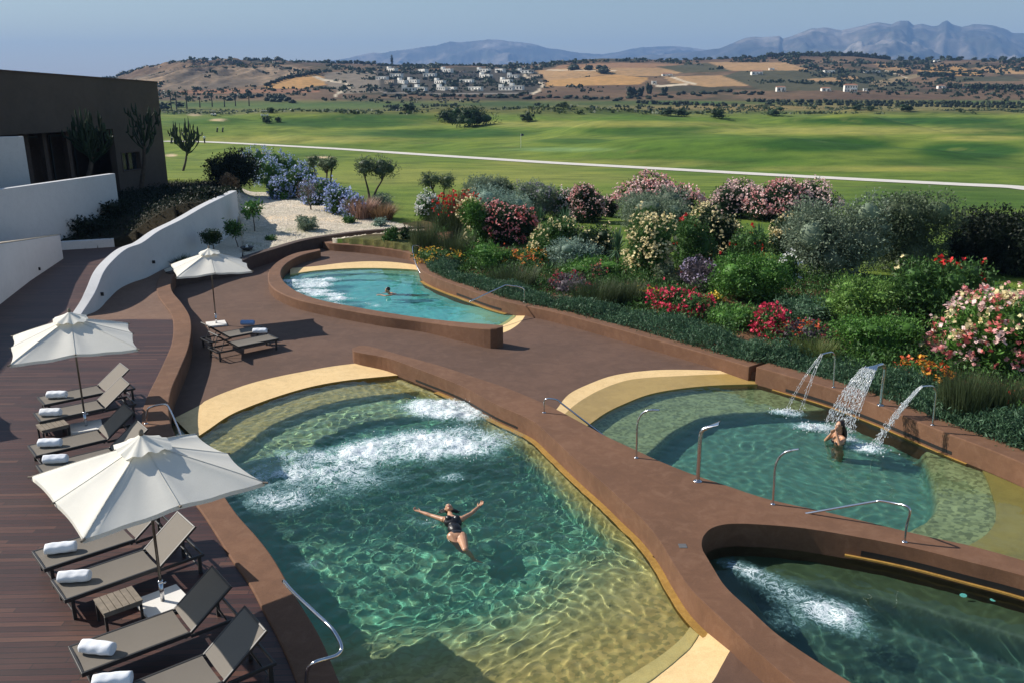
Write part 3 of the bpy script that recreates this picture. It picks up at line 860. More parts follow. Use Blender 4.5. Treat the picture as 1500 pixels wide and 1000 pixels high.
# wild marsh and reeds between the golf course and the hills
wild = sstep(-PYY, -171 - 5 * n3 * 2 + 3, -163) * (YY > 200)
put(wild, L3(np.clip(n1 * 2.2 - .6, 0, 1), (.045, .075, .022), (.15, .14, .045)), .9)
put(ell(1300, 158, 330, 6) * (YY > 300), (.20, .17, .065), .8)
put(ell(1080, 158, 160, 4) * (YY > 300), (.24, .17, .07), .7)
put(ell(640, 160, 130, 5) * (YY > 300), (.13, .12, .04), .6)
put(ell(1440, 147, 110, 5) * (YY > 300), (.06, .12, .03), .8)
put(ell(1000, 150, 60, 3) * (YY > 300), (.06, .12, .03), .8)
put(ell(420, 156, 200, 5) * (YY > 250), (.075, .13, .03), .8)
# hills
hm = sstep(-PYY, -150, -145) * (YY > 430)
hcol = L3(np.clip(fbm(XX, YY, .012, 5, 51) * 2.4 - .7, 0, 1), (.10, .062, .038), (.19, .125, .072))
put(hm, hcol, 1.0)
scr = np.clip((fbm(XX, YY, .02, 5, 61) - .5) * 7, 0, 1)
put(hm * scr, (.032, .038, .018), .75)
def hp(pts, col, s=1.0, wob=1.5):
    w = (fbm(XX, YY, .02, 3, 91) - .5) * wob * 4
    put(inside(PXX + w, PYY + w * .3, pts).astype(float) * (YY > 430), col, s)
TAN = (.36, .225, .11); TAN2 = (.42, .24, .09); GREY = (.20, .165, .125); OLV = (.075, .072, .038); DRK = (.030, .042, .020)
hp([(175,118),(262,101),(345,99),(430,97),(445,104),(380,126),(320,131),(262,134),(235,130)], L3(np.clip(fbm(XX, YY*.4, .03, 5, 78)*3-1, 0, 1), (.12, .095, .07), (.30, .215, .14)))
hp([(385,126),(420,113),(470,108),(478,124),(440,130),(395,130)], TAN2)
hp([(262,133),(330,131),(400,131),(470,130),(470,136),(262,138)], (.25, .13, .075))
hp([(475,108),(520,103),(560,104),(560,135),(500,138),(478,124)], GREY)
hp([(550,104),(785,103),(800,125),(785,138),(560,138)], (.055, .05, .038), .95)
hp([(785,104),(860,99),(1010,97),(1020,104),(960,112),(880,111),(830,116),(800,119)], TAN)
hp([(800,119),(830,116),(900,110),(950,114),(940,124),(860,126),(800,127)], TAN2)
hp([(820,96),(900,92),(960,93),(1010,96),(1000,101),(860,99),(800,103)], (.27, .155, .085))
hp([(970,112),(1060,111),(1115,126),(1040,128),(985,122)], TAN)
hp([(960,98),(1035,93),(1085,104),(1000,107)], OLV)
hp([(1038,92),(1150,92),(1190,104),(1120,106),(1070,104)], TAN)
hp([(1085,104),(1300,103),(1350,132),(1120,134),(1060,112)], OLV)
hp([(1180,116),(1255,112),(1262,117),(1200,121)], TAN)
hp([(1280,92),(1340,100),(1320,108),(1290,102)], TAN, .7)
hp([(1340,104),(1380,95),(1405,98),(1440,110),(1400,112)], TAN2)
hp([(1425,100),(1470,96),(1520,100),(1520,110),(1450,108)], TAN)
hp([(1270,122),(1345,108),(1350,112),(1290,128)], (.24, .18, .10))
hp([(1380,113),(1480,112),(1500,119),(1400,120)], OLV)
def road(pts, w, col):
    d = dist_poly(PXX, PYY * 1.0, pts); put((d < w).astype(float) * (YY > 430), col, 1)
PALE = (.55, .46, .34)
road([(462,113),(475,118),(505,121),(515,128),(495,137),(490,142)], 1.7, PALE)
road([(768,110),(778,119),(796,123),(790,133),(780,138)], 1.5, PALE)
road([(958,122),(964,127),(975,126),(1005,124)], 1.4, PALE); road([(985,113),(1000,119),(1020,124)], 1.3, PALE)
road([(560,136),(650,138),(780,137)], .9, (.2, .18, .16)); road([(800,103),(900,104)], .6, PALE)
road([(1295,103),(1330,115)], .7, PALE)
# path across the golf course
PATH = [(240,207.5),(300,208.5),(400,213.5),(500,219),(600,226),(700,232.5),(800,239),(900,244.5),(1000,250),(1100,255.5),(1200,261),(1300,266),(1400,271),(1500,276.5),(1700,289)]
# garden soil and gravel
soil_px = [(600,352),(622,333),(700,345),(760,358),(850,372),(950,395),(1050,385),(1160,395),(1280,430),(1500,470),(1900,560),(1900,980),(1500,700),(1200,600),(950,520),(800,470),(640,420)]
sm = inside(XX, YY, pxs(soil_px, -.3)).astype(float)
put(sm, L3(n2, (.13, .06, .035), (.22, .115, .07)), .95)
lawn2 = inside(XX, YY, pxs([(478,354),(488,344),(560,338),(622,331),(642,338),(640,372),(620,392),(600,378)], -.2)).astype(float)
put(lawn2, L3(np.clip(n2 * 3 - 1, 0, 1), (.10, .055, .035), (.075, .085, .03)), .95)
put(bm_.astype(float), (.020, .018, .010), 1)  # bank soil darkened to stand in for the building's shade
put(grav.astype(float) * (YY < 60), L3(n2, (.50, .43, .33), (.66, .58, .46)), 1)
put((inn & ~grav).astype(float), (.1, .07, .05), 1)
vv = np.stack([XX.ravel(), YY.ravel(), ZZ.ravel()], 1)
def land_mat():
    m, nt, out = nodes('ground_cover')
    col = N(nt, 'Attribute', attribute_name='soil').outputs['Color']
    v = coord(nt, 'World')
    dist = N(nt, 'SeparateXYZ', {0: v}).outputs[1]
    k = math_(nt, 'DIVIDE', 60.0, math_(nt, 'MAXIMUM', dist, 30.0), clamp=True)
    fine = noise(nt, v, 6.0, 4, .7)
    streak = noise(nt, N(nt, 'Mapping', {'Vector': v, 'Scale': (.16, .34, .12), 'Rotation': (0, 0, .2)}).outputs[0], 1.0, 5, .65)
    c2 = mixc(nt, 1.0, col, ramp(nt, streak, [(.32, (.62, .68, .6)), (.5, (1, 1, 1)), (.68, (1.38, 1.25, 1.1))]), 'MULTIPLY')
    c3 = mixc(nt, k, c2, mixc(nt, 1.0, c2, ramp(nt, fine, [(.3, (.55,)*3), (.7, (1.4,)*3)]), 'MULTIPLY'))
    p = principled(nt, out, c3, .95, **{'Specular IOR Level': .15})
    bump(nt, p, fine, .5, .06)
    return m
M_LAND = land_mat()
land = mesh('ground', vv, gridfaces(len(ys), len(us)), M_LAND, smooth=True)
ca = land.data.color_attributes.new('soil', 'FLOAT_COLOR', 'POINT')
ca.data.foreach_set('color', np.concatenate([C.reshape(-1, 3), np.ones((C.size // 3, 1))], 1).astype(np.float32).ravel())
tag(land, kind='structure')
def ground(x, y):
    """height of the finished ground sheet at x, y"""
    u = x / y
    j = np.clip((u - us[0]) / (us[1] - us[0]), 0, len(us) - 1.001); j0 = int(j); fj = j - j0
    i0 = int(np.clip(np.searchsorted(ys, y) - 1, 0, len(ys) - 2)); fi = (y - ys[i0]) / (ys[i0+1] - ys[i0])
    fi = min(max(fi, 0), 1)
    q = ZZ[i0:i0+2, j0:j0+2]
    return float((q[0,0]*(1-fj) + q[0,1]*fj) * (1-fi) + (q[1,0]*(1-fj) + q[1,1]*fj) * fi)
_YS = np.geomspace(14, 1318, 2600)
def ground_v(x, y):
    u = x / y
    j = np.clip((u - us[0]) / (us[1] - us[0]), 0, len(us) - 1.001); j0 = j.astype(int); fj = j - j0
    i0 = np.clip(np.searchsorted(ys, y) - 1, 0, len(ys) - 2); fi = np.clip((y - ys[i0]) / (ys[i0+1] - ys[i0]), 0, 1)
    return (ZZ[i0, j0]*(1-fj) + ZZ[i0, j0+1]*fj) * (1-fi) + (ZZ[i0+1, j0]*(1-fj) + ZZ[i0+1, j0+1]*fj) * fi
def on_ground(px, py):
    """point of the ground seen at px, py (walks the sight line out until it meets the land)"""
    u = (px - 750) / F; v = (py - 500) / F
    hf = CT - v * ST; dn = ST + v * CT
    k = _YS / hf; z = H - k * dn
    g = ground_v(k * u, _YS)
    hit = (z <= g) & (g > -3.55) & (np.abs(k * u / _YS) < .995)
    if hit.any():
        i = int(np.argmax(hit)); Y = _YS[i]
        return Vector((Y / hf * u, Y, float(g[i])))
    return Vector((u / hf * 1290, 1290, ground(u / hf * 1290, 1290)))
# path ribbon lying on the grass
pl_ = [on_ground(x, y) for x, y in PATH]
plc = resample(cr([(q.x, q.y) for q in pl_], 8), 220)
rows = []
for d in (-1.65, -.55, .55, 1.65):
    rows.append([(q[0], q[1], ground(q[0], q[1]) + .06) for q in offset(plc, d)])
M_PATH = plain('pale_path_concrete', (.62, .58, .52), .9, .08, 1.0, space='Object')
tag(loft('path', rows, M_PATH), kind='structure')
tag(sheet('gravel_bed', pxs([(243,399),(262,393),(300,386),(354,379),(358,345),(353,322),(338,340),(305,367),(240,395)], .05), [], .05, plain('gravel_sheet', (.56,.49,.39), .95, .25, 14)), kind='structure')  # ordinary gravel tone, same range as the loose stones
# gravel stones
gm = None
def gravel_mat():
    m, nt, out = nodes('gravel_stones')
    v = coord(nt, 'Object')
    c = ramp(nt, noise(nt, v, 2.3, 3), [(.3, (.42, .36, .27)), (.7, (.72, .65, .54))])
    principled(nt, out, c, .9); return m
rg = np.random.RandomState(4)
gp = pxs(gravel_px, .3); ga = np.array(gp)
pts = []
while len(pts) < 9000:
    x = rg.uniform(ga[:,0].min(), ga[:,0].max(), 4000); y = rg.uniform(ga[:,1].min(), ga[:,1].max(), 4000)
    k = inside(x, y, gp) & ~inside(x, y, complex_poly)
    pts += list(zip(x[k], y[k]))
pts = pts[:9000]
bv = np.array([(1,0,0),(-.5,.87,0),(-.5,-.87,0),(0,0,1)]); bf = np.array([(0,1,3),(1,2,3),(2,0,3)])
V = []; Fc = []
for i, (x, y) in enumerate(pts):
    s = rg.uniform(.03, .075); a = rg.rand() * 6.28; ca_, sa_ = math.cos(a), math.sin(a)
    q = bv * [s * rg.uniform(.8, 1.5), s, s * .8]
    q = np.stack([q[:,0]*ca_ - q[:,1]*sa_ + x, q[:,0]*sa_ + q[:,1]*ca_ + y, q[:,2] + ground(x, y) - .005], 1)
    V.append(q); Fc.append(bf + i * 4)
tag(mesh('gravel', np.concatenate(V), np.concatenate(Fc), gravel_mat()), kind='stuff')
# ---------------------------------------------------------------- mountains and haze
def mountain(name, line, Y0, depth, z0, mat, seed, rug):
    """ridge line given in picture coordinates at distance Y0"""
    xs = np.linspace(line[0][0], line[-1][0], 620)
    top = np.interp(xs, [l[0] for l in line], [l[1] for l in line])
    crag = (fbm(xs * .02, xs * 0, 2.0, 5, seed) - .5) * rug
    X = np.array([(x - 750) / F / 1.042 * Y0 for x in xs]); Z = H + (YH - top + crag) / F / .9622 * .955 * Y0
    k = np.linspace(0, 1, 80)
    prof = np.concatenate([k ** .85, (1 - k[1:]) ** 1.2]); yy = np.concatenate([Y0 - depth * (1 - k), Y0 + depth * k[1:] * .8])
    GX, KY = np.meshgrid(X, yy); PR = np.repeat(prof[:, None], len(X), 1)
    GX = GX * (KY / Y0)
    GZ = z0 + (Z[None, :] - z0) * PR
    r = (fbm(GX, KY, 5.0 / Y0, 6, seed + 2, .6) - .5)
    gl_ = np.abs(fbm(GX, KY * .5, 14.0 / Y0, 5, seed + 4, .6) - .5)
    GZ = GZ + (r * .6 - gl_ * 1.1 + .3 * (fbm(GX, KY, 40.0 / Y0, 3, seed + 7) - .5)) * (Z.mean() - z0) * np.clip(np.minimum(PR * 3, (1 - PR) * 3), 0, 1)
    return mesh(name, np.stack([GX.ravel(), KY.ravel(), GZ.ravel()], 1), gridfaces(len(yy), len(X)), mat, smooth=False)
def rock_mat():
    m, nt, out = nodes('mountain_rock')
    v = coord(nt, 'World')
    n = noise(nt, v, .0022, 7, .65); n2_ = noise(nt, v, .008, 5, .7)
    c = ramp(nt, n, [(.35, (.02, .025, .015)), (.5, (.06, .055, .04)), (.60, (.20, .17, .13)), (.72, (.36, .32, .27))])
    c = mixc(nt, math_(nt, 'MULTIPLY', ramp(nt, n2_, [(.5, (0,)*3), (.62, (1,)*3)]), .6), c, (.035, .05, .025))
    principled(nt, out, c, .95); return m
M_ROCK = rock_mat()
MT1 = [(380,104),(440,98),(480,94),(510,90),(540,84),(560,83),(575,80),(600,78),(618,75),(640,73),(660,67.5),(690,67),(715,65),(730,65.5),(760,68),(785,72),(800,75),(830,80),(860,83),(880,84),(905,81),(940,75),(970,74),(1000,75),(1030,78),(1060,84),(1100,92),(1150,100)]
MT2 = [(840,100),(880,92),(950,86),(1000,82),(1030,79),(1050,77),(1070,69),(1085,63),(1110,62),(1136,60),(1140,64),(1160,58),(1180,51),(1200,50),(1225,53),(1240,49),(1262,45),(1275,43),(1295,46),(1306,41),(1318,41),(1326,47),(1338,44),(1352,48),(1362,47),(1367,43),(1373,41),(1380,45),(1396,48),(1412,45),(1440,46),(1455,49),(1470,56),(1500,58),(1560,64),(1700,72),(1900,80),(2100,92)]
m1 = mountain('mountains', MT1, 9000, 2200, -60, M_ROCK, 5, 4)
m2 = mountain('mountains', MT2, 7200, 2300, -60, M_ROCK, 15, 3.5)
tag(m1, kind='structure'); tag(m2, kind='structure')
# far plain to the horizon
M_PLAIN = plain('far_plain', (.16, .14, .08), .95, .3, .002, space='World')
o = mesh('far_plain', [(-30000, 3100, -8), (30000, 3100, -8), (30000, 30000, -8), (-30000, 30000, -8)], [(0,1,2,3)], M_PLAIN); tag(o, kind='structure')
HAZE = 1.2e-4
hb = MB(); hb.box((0, 5500, 300 - 40), (26000, 13000, 720 + 80))
m, nt, out = nodes('haze_air')
pv = N(nt, 'VolumePrincipled', {'Color': (.30, .54, 1.0, 1), 'Density': HAZE, 'Anisotropy': 0.0})
nt.links.new(pv.outputs[0], out.inputs['Volume'])
hz_o = hb.build('haze', m); tag(hz_o, kind='stuff')
# ================================================================ DARK BUILDING ON THE LEFT
BC_ = PY(246, 266, 62); BL_ = PY(0, 290, 47)
bA = Vector((BC_.x, BC_.y)); bB = Vector((BL_.x, BL_.y)); bdir = (bB - bA).normalized()
bnor = Vector((bdir.y, -bdir.x))
if bnor.x < 0: bnor = -bnor           # outward, towards the garden
def FP(x, y, depth=0.0):
    """facade coordinates (t along wall from the garden corner, z) seen at x, y"""
    u = (x - 750) / F; v = (y - 500) / F
    dx = u; dy = CT - v * ST
    a = bA - bnor * depth
    # a + t*bdir = k*(dx,dy)
    det = bdir.x * (-dy) + dx * bdir.y
    t = (-a.x * (-dy) - dx * a.y) / det * 1.0
    k = (bdir.x * (-a.y) + bdir.y * a.x) / det * 1.0
    return (t, H - k * (ST + v * CT))
def fw(t, z, depth=0.0):
    q = bA + bdir * t - bnor * depth
    return (q.x, q.y, z)
def panel(name, outer, holes, d0, d1, mat, parent=None, bev=.01):
    V, T = cdt(outer, holes); n = len(V); vs = [fw(q[0], q[1], d0) for q in V] + [fw(q[0], q[1], d1) for q in V]
    fs = []; cnt = set()
    for t in T:
        a, b, c = (V[i] for i in t[:3])
        t = list(t) if (b - a).cross(c - a) > 0 else list(t)[::-1]
        fs.append(t); fs.append([i + n for i in t[::-1]])
        for i in range(len(t)): cnt.add((t[i], t[(i+1) % len(t)]))
    for (a, b) in cnt:
        if (b, a) not in cnt: fs.append([b, a, a + n, b + n])
    o = mesh(name, vs, fs, mat, parent)
    bm = bmesh.new(); bm.from_mesh(o.data); bmesh.ops.recalc_face_normals(bm, faces=bm.faces); bm.to_mesh(o.data); bm.free()
    return o
bld = empty('dark_building', (0, 0, 0), 0, 'low dark brown concrete building with a deep shaded opening, left edge behind the white walls', 'building')
zt0 = FP(233, 122)[1]; zt1 = FP(0, 105)[1]; tl = FP(0, 105)[0]
sl_ = (zt1 - zt0) / tl
TL = tl + 9
def rect(x0, y0, x1, y1):
    a = FP(x0, y0); b = FP(x1, y0); c = FP(x1, y1); d = FP(x0, y1)
    return [a, b, c, d]
win = rect(181, 225, 204, 248)
tw = [q[0] for q in win]; w0, w1 = min(tw), max(tw); wz0, wz1 = min(q[1] for q in win), max(q[1] for q in win)
op = [FP(45, 190)[0], FP(166, 196)[0]]; oz = FP(100, 193)[1]
outer = [(0, -2), (0, zt0), (TL, zt0 + sl_ * TL), (TL, -2)]
hole_w = [(w0, wz0), (w1, wz0), (w1, wz1), (w0, wz1)]
hole_o = [(op[1], .4), (TL - .6, .4), (TL - .6, oz), (op[1], oz)]
o = panel('wall', outer, [hole_w, hole_o], 0, .45, M_BUILD, bld)
# other walls and roof
def quad(name, pts, mat, parent): return mesh(name, pts, [tuple(range(len(pts)))], mat, parent)
D_ = 16.0
b = MB()
b.add([fw(0,-2,.45), fw(0,-2,D_), fw(0,zt0,D_), fw(0,zt0,.45)], [(0,1,2,3)])
b.add([fw(0,-2,D_), fw(TL,-2,D_), fw(TL,zt0+sl_*TL,D_), fw(0,zt0,D_)], [(0,1,2,3)])
b.add([fw(TL,-2,.0), fw(TL,-2,D_), fw(TL,zt0+sl_*TL,D_), fw(TL,zt0+sl_*TL,.0)], [(0,1,2,3)])
b.build('wall', M_BUILD, bld)
quad('roof', [fw(0,zt0-.25,.45), fw(TL,zt0-.25+sl_*TL,.45), fw(TL,zt0-.25+sl_*TL,D_), fw(0,zt0-.25,D_)], M_WALLD, bld)
panel('parapet_cap', [(-.03, zt0), (TL, zt0+sl_*TL), (TL, zt0+sl_*TL+.1), (-.03, zt0+.1)], [], -.04, .5, M_WALLD, bld)
# interior behind the opening
quad('back_wall', [fw(0.5,-1,5), fw(TL,-1,5), fw(TL,oz+1,5), fw(.5,oz+1,5)], M_WALLD, bld)
quad('porch_floor', [fw(.5,.42,.45), fw(TL,.42,.45), fw(TL,.42,5), fw(.5,.42,5)], M_WALLD, bld)
for x in (62, 88, 122):
    t = FP(x, 230)[0]
    panel('column', [(t-.16, .4), (t+.16, .4), (t+.16, oz), (t-.16, oz)], [], .9, 1.2, M_WALLD, bld)
for x0, x1 in ((90, 118), (126, 160)):
    t0, t1 = FP(x0, 230)[0], FP(x1, 230)[0]
    wf = panel('window', [(t1, .9), (t0, .9), (t0, oz-.3), (t1, oz-.3)], [[(t1+.1, 1.0), (t0-.1, 1.0), (t0-.1, oz-.4), (t1+.1, oz-.4)]], 2.4, 2.5, M_CHAR, bld)
M_GLASS = plain('dark_glass', (.02, .025, .03), .08)
wf = panel('window', [(w0-.08, wz0-.08), (w1+.08, wz0-.08), (w1+.08, wz1+.08), (w0-.08, wz1+.08)], [hole_w], -.03, .02, M_WALLD, bld)
panel('pane', hole_w, [], .3, .33, M_GLASS, wf)
wp_ = (w0 + w1) / 2
panel('mullion', [(wp_+.02-.03, wz0), (wp_+.02+.03, wz0), (wp_+.02+.03, wz1), (wp_+.02-.03, wz1)], [], .2, .28, M_WALLD, wf)
# white screen wall standing in front of the porch
p0 = PY(-60, 278, 41); p1 = PY(46, 276, 43)
q1 = PY(37, 200, 43)
flat_wall('white_screen_wall', (p0.x, p0.y), (p1.x, p1.y), .3, p1.z - 1, q1.z, q1.z, 'square white screen wall standing before the dark porch, above the long white wall')
# hotel wing beyond the left edge of the picture (its shadow crosses the deck)
s0 = P(0, 546, 0); s1 = P(133, 383, 0); hh = 8.0; sh = hh / math.tan(R(36.4))
tv = Vector((1.3, -.38)).normalized() * sh
a0 = Vector((s0.x, s0.y)) - tv; a1 = Vector((s1.x, s1.y)) - tv; dd = (a1 - a0).normalized()
a1 = a1 + dd * 1.0; a0 = a0 - dd * 1.2
b = MB()
ft = [(a0.x, a0.y), (a1.x, a1.y), (a1.x - 14, a1.y + 3), (a0.x - 14, a0.y - 1)]
b.add([(x, y, -1) for x, y in ft] + [(x, y, hh) for x, y in ft], [(4,5,6,7),(0,1,5,4),(1,2,6,5),(2,3,7,6),(3,0,4,7)])
wing = empty('hotel_wing', (0,0,0), 0, 'plain brown hotel wing standing beyond the left side of the deck', 'building')
b.build('wall', M_BUILD, wing)
# ---- earth bank between building and the white walls
bank_px = [(92,350),(168,352),(205,338),(262,305),(320,270),(348,262),(352,250),(330,240),(248,240),(240,262),(172,262),(165,300),(120,330)]
# ================================================================ PARASOLS, LOUNGERS, TOWELS, TABLES
def fabric_mat(name, color, var=.06, sc=220, rough=.9, trans=.0):
    m, nt, out = nodes(name)
    v = coord(nt, 'Object')
    n = noise(nt, v, 2.0, 4); w_ = noise(nt, v, sc, 2)
    col = ramp(nt, n, [(.3, tuple(c * (1 - var) for c in color)), (.7, tuple(min(1, c * (1 + var)) for c in color))])
    col = mixc(nt, .3, col, ramp(nt, w_, [(.35, tuple(c * .7 for c in color)), (.65, tuple(min(1, c * 1.25) for c in color))]))
    p = N(nt, 'BsdfPrincipled', {'Base Color': col, 'Roughness': rough})
    bump(nt, p, n, .15, .03)
    if trans:
        t = N(nt, 'BsdfTranslucent', {'Color': col})
        mx = N(nt, 'MixShader', {0: trans, 1: p.outputs[0], 2: t.outputs[0]})
        nt.links.new(mx.outputs[0], out.inputs['Surface'])
    else: nt.links.new(p.outputs[0], out.inputs['Surface'])
    return m
M_CANVAS = fabric_mat('cream_canvas', (.86, .83, .74), trans=.22)
M_SLING = fabric_mat('taupe_sling', (.155, .135, .11), sc=300, rough=.75)
M_TOWEL = fabric_mat('white_towelling', (.82, .85, .90), sc=130)
M_TOWELB = fabric_mat('blue_towelling', (.22, .34, .58), sc=130)
M_POLE = plain('bronze_pole', (.16, .14, .12), .35, .1, 6, Metallic=.7)
M_STONEW = plain('white_base_plate', (.74, .72, .68), .7, .05)
M_WOODT = plain('weathered_teak', (.20, .165, .125), .8, .2, 9)
M_LEG = M_CHAR

def make_parasol(label, seed):
    rg = random.Random(seed)
    root = empty('parasol', (0,0,0), 0, label, 'parasol', 'cream parasols over the loungers')
    hs = 1.15; zr = 2.0; zp = 2.5
    # canopy: eight gores between corner and mid-side ribs, sagging between ribs, edge scooped
    nr = 15; na = 65; rows = []
    tips = [(hs,-hs),(hs,0),(hs,hs),(0,hs),(-hs,hs),(-hs,0),(-hs,-hs),(0,-hs),(hs,-hs)]
    for i in range(nr):
        r = .05 + .95 * i / (nr - 1); row = []
        for j in range(na - 1):
            g = j / (na - 1) * 8; k = int(g); f = g - k
            a = tips[k]; b_ = tips[k + 1]
            x = a[0] * (1 - f) + b_[0] * f; y = a[1] * (1 - f) + b_[1] * f
            s = 4 * f * (1 - f)
            pull = 1 - .035 * s * r ** 3
            sag = -.045 * s * math.sin(PI * min(1, r * .75)) + .01 * math.sin(9 * x + 5 * y + seed) * r * s
            isc = 1 if k % 2 == 0 else 0
            cf = (1 - f) if isc else f            # closeness to a corner
            drop = -.05 * r ** 3 * cf
            row.append((x * r * pull, y * r * pull, zp - (zp - zr) * r ** .93 + sag + drop))
        rows.append(row)
    can = loft('canopy', rows, M_CANVAS, root, True, closed_u=True)
    # hem
    hem = MB(); e = rows[-1]
    hem.add([q for q in e] + [(q[0]*1.004, q[1]*1.004, q[2]-.055) for q in e], [(j, (j+1) % len(e), len(e)+(j+1) % len(e), len(e)+j) for j in range(len(e))])
    hem.build('hem', M_CANVAS, can, True)
    sew = MB()
    for tx, ty in tips[:8]:
        pts = []
        for i in range(1, nr):
            r = .05 + .95 * i / (nr - 1)
            cc = .05 * r ** 3 if abs(tx) + abs(ty) > hs * 1.5 else 0
            pts.append((tx * r, ty * r, zp - (zp - zr) * r ** .93 - cc + .004))
        sew.tube(pts, .003, 4)
    sew.build('seam', M_CANVAS, can, True)
    # ruffled wind vent
    rows = []
    for i in range(7):
        r = .03 + .30 * i / 6; row = []
        for j in range(48):
            a = 2 * PI * j / 48
            ruf = math.sin(a * 11 + seed) * .022 * (i / 6) ** 1.3 + math.sin(a * 4 + 2 * seed) * .015 * (i / 6)
            q = max(abs(math.cos(a)), abs(math.sin(a))) ** .6
            row.append((r / q * math.cos(a), r / q * math.sin(a), 2.60 - .16 * (i / 6) ** .8 + ruf))
        rows.append(row)
    loft('vent', rows, M_CANVAS, root, True, closed_u=True)
    b = MB(); b.lathe([(.028, 0), (.034, .03), (.028, .07), (.012, .085)], (0, 0, 2.60), 10); b.build('finial', M_WOODT, root, True)
    b = MB(); b.tube([(0,0,.32),(0,0,2.6)], .021, 12); b.build('pole', M_POLE, root, True)
    sleeve = MB(); sleeve.tube([(0,0,.05),(0,0,.36)], .030, 12); sleeve.tube([(0,0,.355),(0,0,.39)], .037, 12); sleeve.tube([(.02,0,.33),(.075,0,.33)], .012, 8)
    sleeve.build('sleeve', M_STEEL, root, True)
    b = MB(); b.box((0,0,.035), (.62,.62,.055)); bp = b.build('base_plate', M_STONEW, root, bev=.008)
    for tx, ty in tips[:8]:
        b = MB(); L = math.hypot(tx, ty)
        b.tube([(tx*.04, ty*.04, zp-.05), (tx*.5, ty*.5, zp-.05-(zp-zr)*.46), (tx*.985, ty*.985, zr - (.045 if L > 1.3 else .0) - .01)], .010, 6)
        rb = b.build('rib', M_POLE, root)
        b = MB(); b.tube([(tx*.03, ty*.03, 1.98), (tx*.45, ty*.45, zp-.06-(zp-zr)*.43)], .008, 6); b.build('strut', M_POLE, rb)
        b = MB(); b.tube([(tx*.97, ty*.97, zr-.055 if L > 1.3 else zr-.01), (tx*1.03, ty*1.03, zr-.06 if L > 1.3 else zr-.012)], .016, 6); b.build('rib_tip', M_WOODT, rb)
    b = MB(); b.lathe([(.024, 0), (.05, .01), (.05, .05), (.024, .06)], (0,0,1.95), 12); b.build('runner', M_POLE, root, True)
    return root
def set_at(o, loc, rz): o.location = loc; o.rotation_euler = (0, 0, R(rz)); return o
set_at(make_parasol('cream parasol nearest the camera, its corner reaching over the big pool', 1), (-4.98, 10.66, 0), 42)
set_at(make_parasol('cream parasol over the row of four loungers on the wooden deck', 2), (-9.27, 17.33, 0), 28)
set_at(make_parasol('cream parasol standing on the brown terrace near the far small pool', 3), (-9.95, 27.75, ZT), 25)
t = P(36, 641, 0); set_at(make_parasol('cream parasol beyond the left edge, only its shadow reaching the deck planks', 4), (t.x - 4.25, t.y + .85, 0), 40)

def make_lounger():
    root = empty('sun_lounger', (0,0,0))
    L, Wd, zs = 1.30, .68, .33
    # sling panel with slight sag
    rows = []
    for i in range(9):
        x = .03 + (L - .05) * i / 8
        rows.append([(x, -Wd/2+.03 + (Wd-.06)*j/6, zs + .012 - .016*math.sin(PI*j/6)) for j in range(7)])
    loft('seat', rows, M_SLING, root)
    b = MB()
    for s in (-1, 1): b.box((L/2+.0, s*(Wd/2-.015), zs-.012), (L, .035, .06))
    b.box((.018, 0, zs-.012), (.036, Wd-.066, .06))
    for s in (-1, 1): b.box((L+.33, s*(Wd/2-.015), zs-.05), (.66, .03, .045))
    b.box((L+.645, 0, zs-.05), (.03, Wd-.062, .045)); b.box((L-.05, 0, zs-.06), (.03, Wd-.066, .03))
    b.build('frame', M_CHAR, root, bev=.006)
    for x in (.10, L+.58):
        for s in (-1, 1):
            b = MB(); b.box((x, s*(Wd/2-.018), (zs-.045)/2), (.05, .04, zs-.045)); b.build('leg', M_LEG, root, bev=.004)
    for x in (.1, L+.58):
        b = MB(); b.tube([(x, -Wd/2+.03, .10), (x, Wd/2-.03, .10)], .012, 6); b.build('cross_bar', M_LEG, root)
    A = R(38); Lb = .74; cx, sx = math.cos(A), math.sin(A)
    rows = []
    for i in range(6):
        d_ = .02 + (Lb - .04) * i / 5
        rows.append([(L + d_*cx - .012*sx*0, -Wd/2+.03+(Wd-.06)*j/6, zs + .012 + d_*sx - .012*math.sin(PI*j/6)) for j in range(7)])
    bk = loft('backrest', rows, M_SLING, root)
    b = MB(); M = Matrix.Translation((L, 0, zs-.005)) @ Matrix.Rotation(-A, 4, 'Y')
    for s in (-1, 1): b.box((Lb/2, s*(Wd/2-.015), 0), (Lb, .035, .035), M)
    b.box((Lb-.015, 0, 0), (.03, Wd-.066, .035), M); b.build('back_frame', M_CHAR, bk, bev=.006)
    b = MB()
    for s in (-1, 1): b.tube([(L+Lb*.62*cx, s*.24, zs+Lb*.62*sx-.03), (L+.5, s*.24, zs-.06)], .011, 6)
    b.tube([(L+.5, -.3, zs-.055), (L+.5, .3, zs-.055)], .012, 6)
    b.build('prop', M_LEG, bk)
    return root
proto = make_lounger()
def lounger(foot, ang, label, group, z=0.0, first=[True]):
    if first[0]: o = proto; first[0] = False
    else: o = copy_tree(proto)
    set_at(o, (foot[0], foot[1], z), ang)
    tag(o, label, 'sun lounger', group)
    return o
GA, GB, GC = 'loungers in the front row on the deck', 'loungers in the back row on the deck', 'loungers on the brown terrace'
def bendfoot(mx, my, ang, L=1.30):
    p = P(mx, my, .35); return (p.x - L*math.cos(R(ang)), p.y - L*math.sin(R(ang)))
LS = {}
LS['F1'] = lounger((-7.055, 11.28), 42, 'taupe sun lounger of front row farthest from the camera, half under parasol', GA)
LS['F2'] = lounger((-6.355, 10.485), 42, 'taupe sun lounger of the front row just beyond the little slatted table', GA)
LS['F3'] = lounger((-5.36, 8.955), 39, 'taupe sun lounger on the near side of the slatted table, parasol shade on its backrest', GA)
f4 = bendfoot(312, 976, 39)
